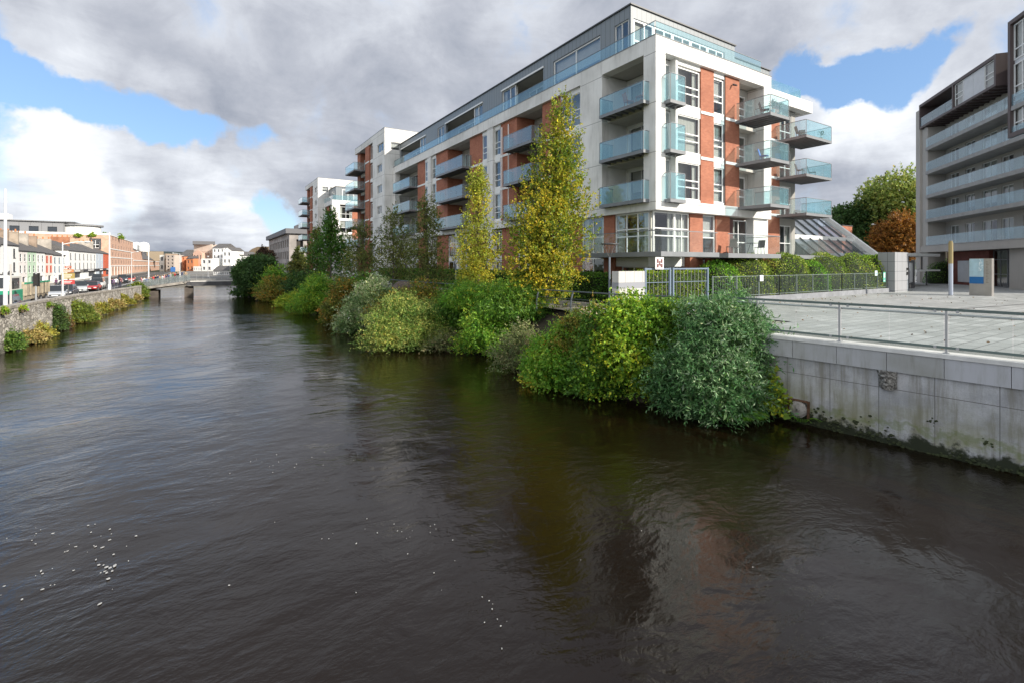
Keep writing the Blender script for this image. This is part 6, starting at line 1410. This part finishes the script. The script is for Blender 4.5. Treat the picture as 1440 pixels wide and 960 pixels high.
# columnar hornbeams by the path
LOOSE = lambda u: np.where(u < .25, .5 + 2.0 * u, 1.0) * np.clip((1 - u) / .75, 0, 1) ** .55
def columnar(label, px, top_py, X, w_, pal, n=1500, zb=2.5, per=7, L=.13, W_=.09, gap=1.0, zc=.10, prof=None, nb=60, lean=0.0):
    b = at(px, 400, X=X); t = at(px, top_py, X=X); H_ = t.z - zb; root = empty('hornbeam_tree', (b.x, b.y, zb), 0, label, 'tree', 'upright hornbeams along the riverside path')
    h = nrg.uniform(zc, .97, nb) ** 1.0; pr = prof or (lambda u: np.where(u < .30, .55 + 1.5 * u, 1.0) * np.clip((1 - u) / .70, 0, 1) ** .95)
    a = nrg.uniform(0, 6.28, nb); rad = pr(h) * w_ / 2 * nrg.uniform(.25, .80, nb); cc = np.stack([b.x + rad * np.cos(a) + lean * cy_ * h, b.y + rad * np.sin(a) - lean * sy_ * h, zb + h * H_], 1)
    sr = w_ * (.10 + .12 * pr(h)) * (.72 if prof else 1) * nrg.uniform(.7, 1.15, nb); rr = np.stack([sr, sr, sr * 2.0], 1)
    o, d = blob_shoots(cc, rr, n, .9); v, col = shoots(o, d, .38, per, L, W_, .05, .75, pal, .28, .5)
    o2, d2 = blob_shoots(cc, rr, n // 5, .9, (.2, .7)); v2, c2 = shoots(o2, d2, .3, 4, L * 1.6, W_ * 1.6, .05, .9, pal)
    mesh_from_quads('crown', np.vstack([v, v2]), np.vstack([col, c2]), root)
    q = MB(); r0 = .09 + H_ * .006; LX, LY = lean * cy_, -lean * sy_; q.path([(b.x, b.y, zb - .2), (b.x + .05 + LX * .3, b.y + LY * .3, zb + H_ * .3), (b.x - .03 + LX * .6, b.y + .04 + LY * .6, zb + H_ * .65), (b.x + LX, b.y + LY, zb + H_ * .95)], r0, 8, r1=.02)
    q.build('trunk', pmat('hornbeam_bark', (.13, .11, .09), .9, var=.3, vs=4, bump=.5), root)
    q = MB()
    for i in range(0, nb, 2):
        s = Vector((b.x + LX * h[i] * .6, b.y + LY * h[i] * .6, zb + h[i] * H_ * .62)); e = Vector(cc[i]); q.path([s, s.lerp(e, .5) + Vector((cc[i][0] - b.x, cc[i][1] - b.y, 0)) * .12, e + Vector((0, 0, sr[i] * 1.2))], .03, 5, r1=.008)
    q.build('limbs', TWIG, root); return root
columnar('big flame shaped hornbeam turning yellow with orange top, nearest to the camera', 765, 138, 16.2, 5.0, [((.05, .095, .012), 2.6), ((.10, .15, .018), 3), ((.23, .22, .02), 3.4), ((.38, .28, .02), 2.4), ((.46, .19, .02), .7)], n=4700, nb=135, L=.125, W_=.085, lean=1.15)
columnar('slim yellow hornbeam left of the big one', 672, 238, 15.8, 3.7, [((.10, .13, .02), 2), ((.22, .24, .03), 4), ((.44, .36, .04), 3.4), ((.58, .28, .04), 1.3)], n=1900, nb=70, L=.12, W_=.075)
columnar('thin dark green hornbeam left of the slim yellow one', 601, 276, 15.6, 4.6, HORN, prof=LOOSE, n=1250, nb=64, L=.13, W_=.08)
columnar('bare branched olive hornbeam before the long block end', 553, 298, 15.5, 5.2, HORN, prof=LOOSE, n=1050, nb=66, L=.14, W_=.09)
columnar('sparse hornbeam in front of the nearer white tower', 510, 316, 15.5, 5.4, HORN, prof=LOOSE, n=950, nb=56, L=.15, W_=.10)
columnar('tallest dark hornbeam in the far group', 465, 300, 15.5, 6.4, GREEN[:2] + [((.10, .11, .018), 2)], n=1700, nb=50, L=.19, W_=.14)
columnar('far hornbeam left edge of the dark group', 446, 322, 15.5, 5.2, HORN, prof=LOOSE, n=1000, nb=36, L=.2, W_=.15)
columnar('small far hornbeam by the old concrete building', 419, 350, 16.5, 4.0, HORN, n=700, nb=30, L=.3, W_=.2)
# clipped hedges
def hedge(label, x0, x1, y0, y1, z0, z1, pal, n, L=.08, name='hedge', rnd=0.0, top=None):
    root = empty(name, ((x0 + x1) / 2, (y0 + y1) / 2, z0), 0, label, 'hedge'); 
    A_ = [(x1 - x0) * (y1 - y0), (z1 - z0) * (y1 - y0), (z1 - z0) * (x1 - x0), (z1 - z0) * (y1 - y0), (z1 - z0) * (x1 - x0)]; k = nrg.choice(5, n, p=np.array(A_) / sum(A_)); u, w2 = nrg.uniform(0, 1, n), nrg.uniform(0, 1, n); j = nrg.uniform(-.13, .02, n)
    x = np.where(k == 1, x0 - j, np.where(k == 3, x1 + j, x0 + u * (x1 - x0))); y = np.where(k == 2, y0 - j, np.where(k == 4, y1 + j, np.where((k == 1) | (k == 3), y0 + u * (y1 - y0), y0 + w2 * (y1 - y0)))); z = np.where(k == 0, z1 + j, z0 + w2 * (z1 - z0))
    nrm = np.zeros((n, 3)); nrm[k == 0, 2] = 1; nrm[k == 1, 0] = -1; nrm[k == 3, 0] = 1; nrm[k == 2, 1] = -1; nrm[k == 4, 1] = 1
    pos = np.stack([x, y, z], 1); pos += np.sin(pos[:, [1, 2, 0]] * 3.1) * .05; v, c_ = leaf_mesh(pos, nrm + nrg.normal(0, .8, (n, 3)), nrg.uniform(.7, 1.3, n) * L, nrg.uniform(.7, 1.3, n) * L * .65, palette(pos, pal, .3, 1.4))
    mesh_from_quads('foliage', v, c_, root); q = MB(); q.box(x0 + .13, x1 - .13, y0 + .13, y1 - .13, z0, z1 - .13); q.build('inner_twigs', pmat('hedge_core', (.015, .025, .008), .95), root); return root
hedge('long clipped green hedge along the riverside path below the block', 20.3, 21.3, 22.0, 66, 2.5, 4.3, GREEN, 42000, .12)
hedge('clipped green hedge behind the blue-grey gate', 19.3, 27.5, 18.6, 19.4, 2.6, 4.5, YGREEN, 9000, .09)
def dome(label, px0, px1, top_py, Y, pal, n=5200, zb=2.9, L=.10, ryy=1.3, name='clipped_shrub', box=True):
    a = at(px0, 380, Y=Y); b = at(px1, 380, Y=Y); cx = (a.x + b.x) / 2; rx = (b.x - a.x) / 2; t = at((px0 + px1) / 2, top_py, Y=Y); H_ = t.z - zb
    root = empty(name, (cx, Y, zb), 0, label, 'shrub', 'rounded clipped shrubs behind the fence'); d = unit(nrg.normal(size=(n, 3))); d[:, 2] = np.abs(d[:, 2]); pw = .62
    p = np.sign(d) * np.abs(d) ** pw; p = p / np.maximum((np.abs(p) ** (2 / pw * .5)).sum(1) ** (pw), .5)[:, None]
    p = d * (1.0 / np.maximum((np.abs(d) ** 2.2).sum(1) ** (1 / 2.2), .3))[:, None]
    lump = 1 + .07 * np.sin(p[:, 0] * 7 + cx) * np.sin(p[:, 2] * 6 + 1) + nrg.uniform(-.07, .015, n)
    pos = np.stack([cx + p[:, 0] * rx * lump, Y + p[:, 1] * ryy * lump, zb + p[:, 2] * H_ * lump], 1)
    v, c_ = leaf_mesh(pos, d + nrg.normal(0, .8, (n, 3)), nrg.uniform(.7, 1.3, n) * L, nrg.uniform(.7, 1.3, n) * L * .75, palette(pos, pal, .5, 1.3)); mesh_from_quads('foliage', v, c_, root)
    bm_ = bmesh.new(); bmesh.ops.create_icosphere(bm_, subdivisions=3, radius=1)
    for w_ in bm_.verts:
        s = 1 / max((abs(w_.co.x) ** 2.2 + abs(w_.co.y) ** 2.2 + abs(w_.co.z) ** 2.2) ** (1 / 2.2), .3); w_.co = Vector((w_.co.x * s * rx * .9, w_.co.y * s * ryy * .9, max(0, w_.co.z * s) * H_ * .92))
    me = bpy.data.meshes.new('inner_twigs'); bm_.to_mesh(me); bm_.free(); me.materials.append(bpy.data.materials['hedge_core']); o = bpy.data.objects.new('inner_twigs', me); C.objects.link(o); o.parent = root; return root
CL = [((.045, .08, .012), 3), ((.10, .15, .02), 4), ((.24, .28, .05), 3), ((.30, .20, .07), .5)]
dome('bright low clipped shrub left end behind the fence', 985, 1030, 368, 18.9, BRIGHT, 4200)
dome('large rounded clipped shrub first from the left behind the fence', 1015, 1078, 357, 18.9, CL, 6500)
dome('small reddish brown shrub between two rounded shrubs', 1060, 1090, 365, 19.4, [((.12, .09, .03), 3), ((.20, .13, .05), 3), ((.14, .15, .03), 1)], 2000)
dome('large rounded clipped shrub second from the left behind the fence', 1074, 1134, 357, 18.8, CL, 6800)
dome('bright green low shrub in front of the far rounded shrubs', 1124, 1152, 368, 18.7, BRIGHT, 2600)
dome('wide rounded olive shrub third from the left behind the fence', 1128, 1185, 357, 19.0, CL, 5600)
dome('olive rounded shrub fourth from the left behind the fence', 1172, 1222, 358, 18.9, CL, 4800)
dome('yellow-green loose shrub beside the tall grey pier', 1196, 1254, 359, 18.9, YGREEN, 4800, L=.14)
dome('round dark green bush in front of the red cladding', 1307, 1352, 366, 22.0, GREEN, 3600, zb=2.7, name='round_bush')
t_ = at(1218, 342, D=52); root = empty('conifer', (t_.x, t_.y, 2.6), 0, 'small dark conifer cone in front of the white gable beam', 'conifer')
hh = nrg.uniform(0, 1, 2500); aa = nrg.uniform(0, 6.28, 2500); pos = np.stack([t_.x + (1 - hh) * 1.1 * np.cos(aa), t_.y + (1 - hh) * 1.1 * np.sin(aa), 2.6 + hh * (t_.z - 2.6)], 1); v, c_ = leaf_mesh(pos, np.stack([np.cos(aa), np.sin(aa), np.full(2500, .6)], 1), .22, .12, palette(pos, DARK)); mesh_from_quads('foliage', v, c_, root)
MB().tube((t_.x, t_.y, 2.6), (t_.x, t_.y, t_.z - .5), .08, .02).build('trunk', TWIG, root)
# broad trees
def broad(label, px, base_py, top_py, wpx, D, pal, n=2600, zb=2.5, per=8, L=.35, W_=.22, crown=.75, nb=34, trunk=.28, name='broadleaf_tree', group=None, ryf=1.0, low=.1):
    b = at(px, base_py, D=D); zt = EYE + (HOR - top_py) / FPX * D; rx = wpx / 2 / FPX * D; H_ = zt - zb; cz = zb + H_ * (1 - crown / 2); root = empty(name, (b.x, b.y, zb), 0, label, 'tree', group)
    d = unit(nrg.normal(size=(nb, 3))); d[:, 2] = d[:, 2] * .8 + low; cc = np.array([b.x, b.y, cz]) + d * np.array([rx, rx * ryf, H_ * crown / 2]) * nrg.uniform(.45, .80, (nb, 1)); s = nrg.uniform(.22, .36, (nb, 1)); rr = np.array([[rx, rx * ryf, H_ * crown / 2]]) * s
    o, dd = blob_shoots(cc, rr, n, .3); v, col = shoots(o, dd, L * 2.6, per, L, W_, .15, .8, pal, .28, .25); o2, d2 = blob_shoots(cc, rr, n // 4, .3, (.1, .7)); v2, c2 = shoots(o2, d2, L * 2, 4, L * 2, W_ * 2, .1, .9, pal)
    V_ = np.vstack([v, v2]); Cc = np.vstack([col, c2]); k = V_.reshape(-1, 4, 3)[:, :, 2].min(1) > .05; mesh_from_quads('crown', V_[np.repeat(k, 4)], Cc[k], root)
    q = MB(); q.path([(b.x, b.y, zb - .3), (b.x + .2, b.y, zb + H_ * .3), (b.x, b.y + .2, zb + H_ * .6)], trunk, 10, r1=trunk * .5); q.build('trunk', pmat('bark', (.10, .08, .06), .95, var=.3, vs=2, bump=.5), root)
    q = MB()
    for i in range(nb): s0 = Vector((b.x, b.y, zb + H_ * (.18 + .4 * (i / nb)))); e = Vector(cc[i]); q.path([s0, s0.lerp(e, .5) + Vector((0, 0, .06 * H_)), e], trunk * .35, 6, r1=.03)
    q.build('limbs', TWIG, root); return root
RT = [((.030, .065, .02), 4), ((.052, .10, .028), 4), ((.09, .14, .036), 2), ((.16, .10, .03), .25)]
broad('large dark round riverside tree at the right end of the bridge', 362, 405, 354, 62, 72, RT, n=4200, zb=.3, L=.22, W_=.14, crown=.95, nb=44, low=-.05)
broad('small dark tree beside the bridge in front of the large round one', 345, 410, 368, 28, 80, DARK, n=1200, zb=.3, L=.24, W_=.15, crown=.95, nb=20, low=-.1)
broad('dark reddish crown rising behind the large round riverside tree', 373, 400, 347, 22, 95, [((.05, .03, .02), 3), ((.08, .05, .03), 3)], n=700, zb=1, L=.3, W_=.2, crown=.6, nb=14)
broad('yellow-green plane tree towering behind the orange tree', 1258, 370, 226, 92, 92, [((.08, .12, .035), 3), ((.17, .21, .05), 4), ((.30, .31, .07), 3.4)], n=3400, L=.34, W_=.26, crown=.85, nb=46)
broad('dark green tree at the left of the group beyond the fence', 1200, 370, 272, 74, 96, RT, n=3000, L=.34, W_=.26, crown=.9, nb=34)
broad('orange-brown autumn tree in front of the taller plane tree', 1262, 370, 290, 80, 84, [((.085, .05, .014), 3), ((.16, .075, .016), 4), ((.25, .115, .02), 3), ((.13, .12, .025), 1.4)], n=3400, L=.26, W_=.2, crown=.97, nb=44)
broad('mid green tree between dark tree and plane tree', 1232, 370, 262, 50, 99, GREEN, n=2000, L=.34, W_=.26, crown=.9, nb=26)
broad('distant low green tree behind the glass lean-to', 1180, 368, 292, 40, 120, RT, n=1200, L=.45, W_=.35, crown=.9, nb=18)
# plants on the left quay wall
def wplant(px, py, hpx, wpx, pal, label, n=500, L=.11, W_=.06, D=None, zb=.02, up=.8, nm='wall_plant'):
    pal = [((c[0] * .62 + .02, c[1] * .60 + .015, c[2] * .8 + .012), w_) for c, w_ in pal]
    bush(label, px, py, py - hpx * .85, wpx * .8, pal, n=n, per=6, L=L, W_=W_, sl=.32, up=up, nb=9, zb=0, ry=.55, name=nm, cat='plant', group='plants on the old quay wall')
wplant(10, 494, 26, 30, BRIGHT, 'bright green clump at the foot of the quay wall at the left edge', 900)
wplant(38, 484, 24, 38, STRAW, 'straw coloured clump beside the bright green clump on the quay wall', 700)
wplant(56, 476, 26, 26, YEL, 'yellow-green clump under the first wall buttress', 600)
wplant(76, 466, 48, 26, GREEN, 'tall green clump climbing the quay wall', 900)
wplant(86, 463, 24, 26, RUST[:2] + STRAW[:2], 'brownish clump right of the tall green wall clump', 600)
wplant(108, 455, 44, 38, YGREEN, 'large yellow-green bush covering the quay wall', 1500)
wplant(120, 450, 26, 30, STRAW, 'straw clump at the foot of the large yellow-green wall bush', 700)
wplant(138, 443, 20, 30, YEL, 'yellow grassy clump along the middle of the quay wall', 650)
wplant(156, 436, 18, 30, STRAW, 'straw coloured clump toward the far end of the quay wall', 600, .16, .08)
wplant(172, 430, 17, 26, YEL, 'yellowish clump near the far end of the quay wall', 500, .18, .09)
wplant(186, 424, 14, 22, STRAW, 'last straw clump before the bridge', 450, .2, .1)
wplant(196, 420, 30, 18, YGREEN, 'upright yellow-green bush at the left end of the bridge', 800, .22, .1)
wplant(205, 417, 12, 16, GREEN, 'small green clump at the foot of the bridge', 300, .22, .1)
for px_, py_, w_ in ((30, 437, 8), (5, 440, 7), (66, 432, 10), (130, 421, 10)):
    b = at(px_, py_, X=-9.35); bush('small plant rooted in the quay wall coping, %s' % {30: 'second from the left edge', 5: 'nearest the left edge', 66: 'below the truck rear', 130: 'below the red car'}[px_], px_, py_, py_ - 7, w_, YGREEN, D=(b.x * sy_ + b.y * cy_), n=90, per=5, L=.08, W_=.04, sl=.15, nb=4, zb=b.z, ry=.2, off=-.1, name='wall_plant', cat='plant', group='plants on the old quay wall')
for px_, py_, D_, lb_ in ((42, 332, 148, 'first'), (67, 332, 148, 'second'), (109, 333, 150, 'third'), (130, 333, 152, 'fourth'), (147, 333, 155, 'fifth'), (170, 336, 170, 'sixth')):
    bush('roof garden bush on the orange brick block, %s from the left' % lb_, px_, py_, py_ - 6, 9, YGREEN, D=D_, n=120, per=4, L=.22, W_=.14, sl=.22, nb=5, zb=at(px_, py_, D=D_).z, name='roof_bush', group='roof garden bushes')
lv = MB(); n = 260; x = nrg.uniform(16.5, 46, n); y = nrg.uniform(3, 15, n); y = np.where(nrg.uniform(0, 1, n) < .4, nrg.uniform(14.8, 16.8, n), y)
rt = empty('fallen_leaves', (25, 12, 2.6), 0, 'scattered small brown fallen leaves on the plaza paving', 'leaves'); rt['kind'] = 'stuff'
v, c_ = leaf_mesh(np.stack([x, y, np.full(n, 2.625)], 1), np.stack([nrg.normal(0, 1, n), nrg.normal(0, 1, n), np.full(n, .05)], 1), .10, .06, palette(np.stack([x, y, x * 0], 1), [((.14, .08, .03), 2), ((.07, .05, .03), 2)]), .1); mesh_from_quads('leaf_litter', v, c_, rt)['kind'] = 'stuff'
# foam flecks drifting on the river
rr = random.Random(21); q = MB()
def fleck(x, y, r):
    k = rr.randint(5, 8); a0 = rr.uniform(0, 6); st = rr.uniform(1, 2.2); th = rr.uniform(0, 3.1)
    pts = []
    for i in range(k):
        t = a0 + 2 * math.pi * i / k; u, v = r * math.cos(t) * st * rr.uniform(.7, 1.2), r * math.sin(t) * rr.uniform(.7, 1.2); pts.append((x + u * math.cos(th) - v * math.sin(th), y + u * math.sin(th) + v * math.cos(th), .012))
    q.prism(pts, (0, 0, .006))
for cx, cyy, sx, sy2, n, r in ((100, 765, 75, 28, 30, .013), (60, 830, 60, 25, 10, .013), (150, 800, 14, 10, 10, .022), (590, 755, 70, 26, 20, .009), (690, 870, 25, 45, 9, .010), (400, 650, 90, 16, 16, .009), (560, 800, 120, 60, 6, .008), (950, 820, 160, 60, 5, .009), (350, 800, 200, 60, 5, .011)):
    for i in range(n):
        p = at(rr.gauss(cx, sx * .6), max(560, rr.gauss(cyy, sy2 * .6)), Z=0); fleck(p.x, p.y, r * .85 * rr.uniform(.25, 1.3) * (p.length / 9) ** .5)
q.build('foam_flecks', pmat('foam', (.42, .42, .41), .8), label='small white foam flecks drifting on the dark water', cat='foam', kind='stuff')
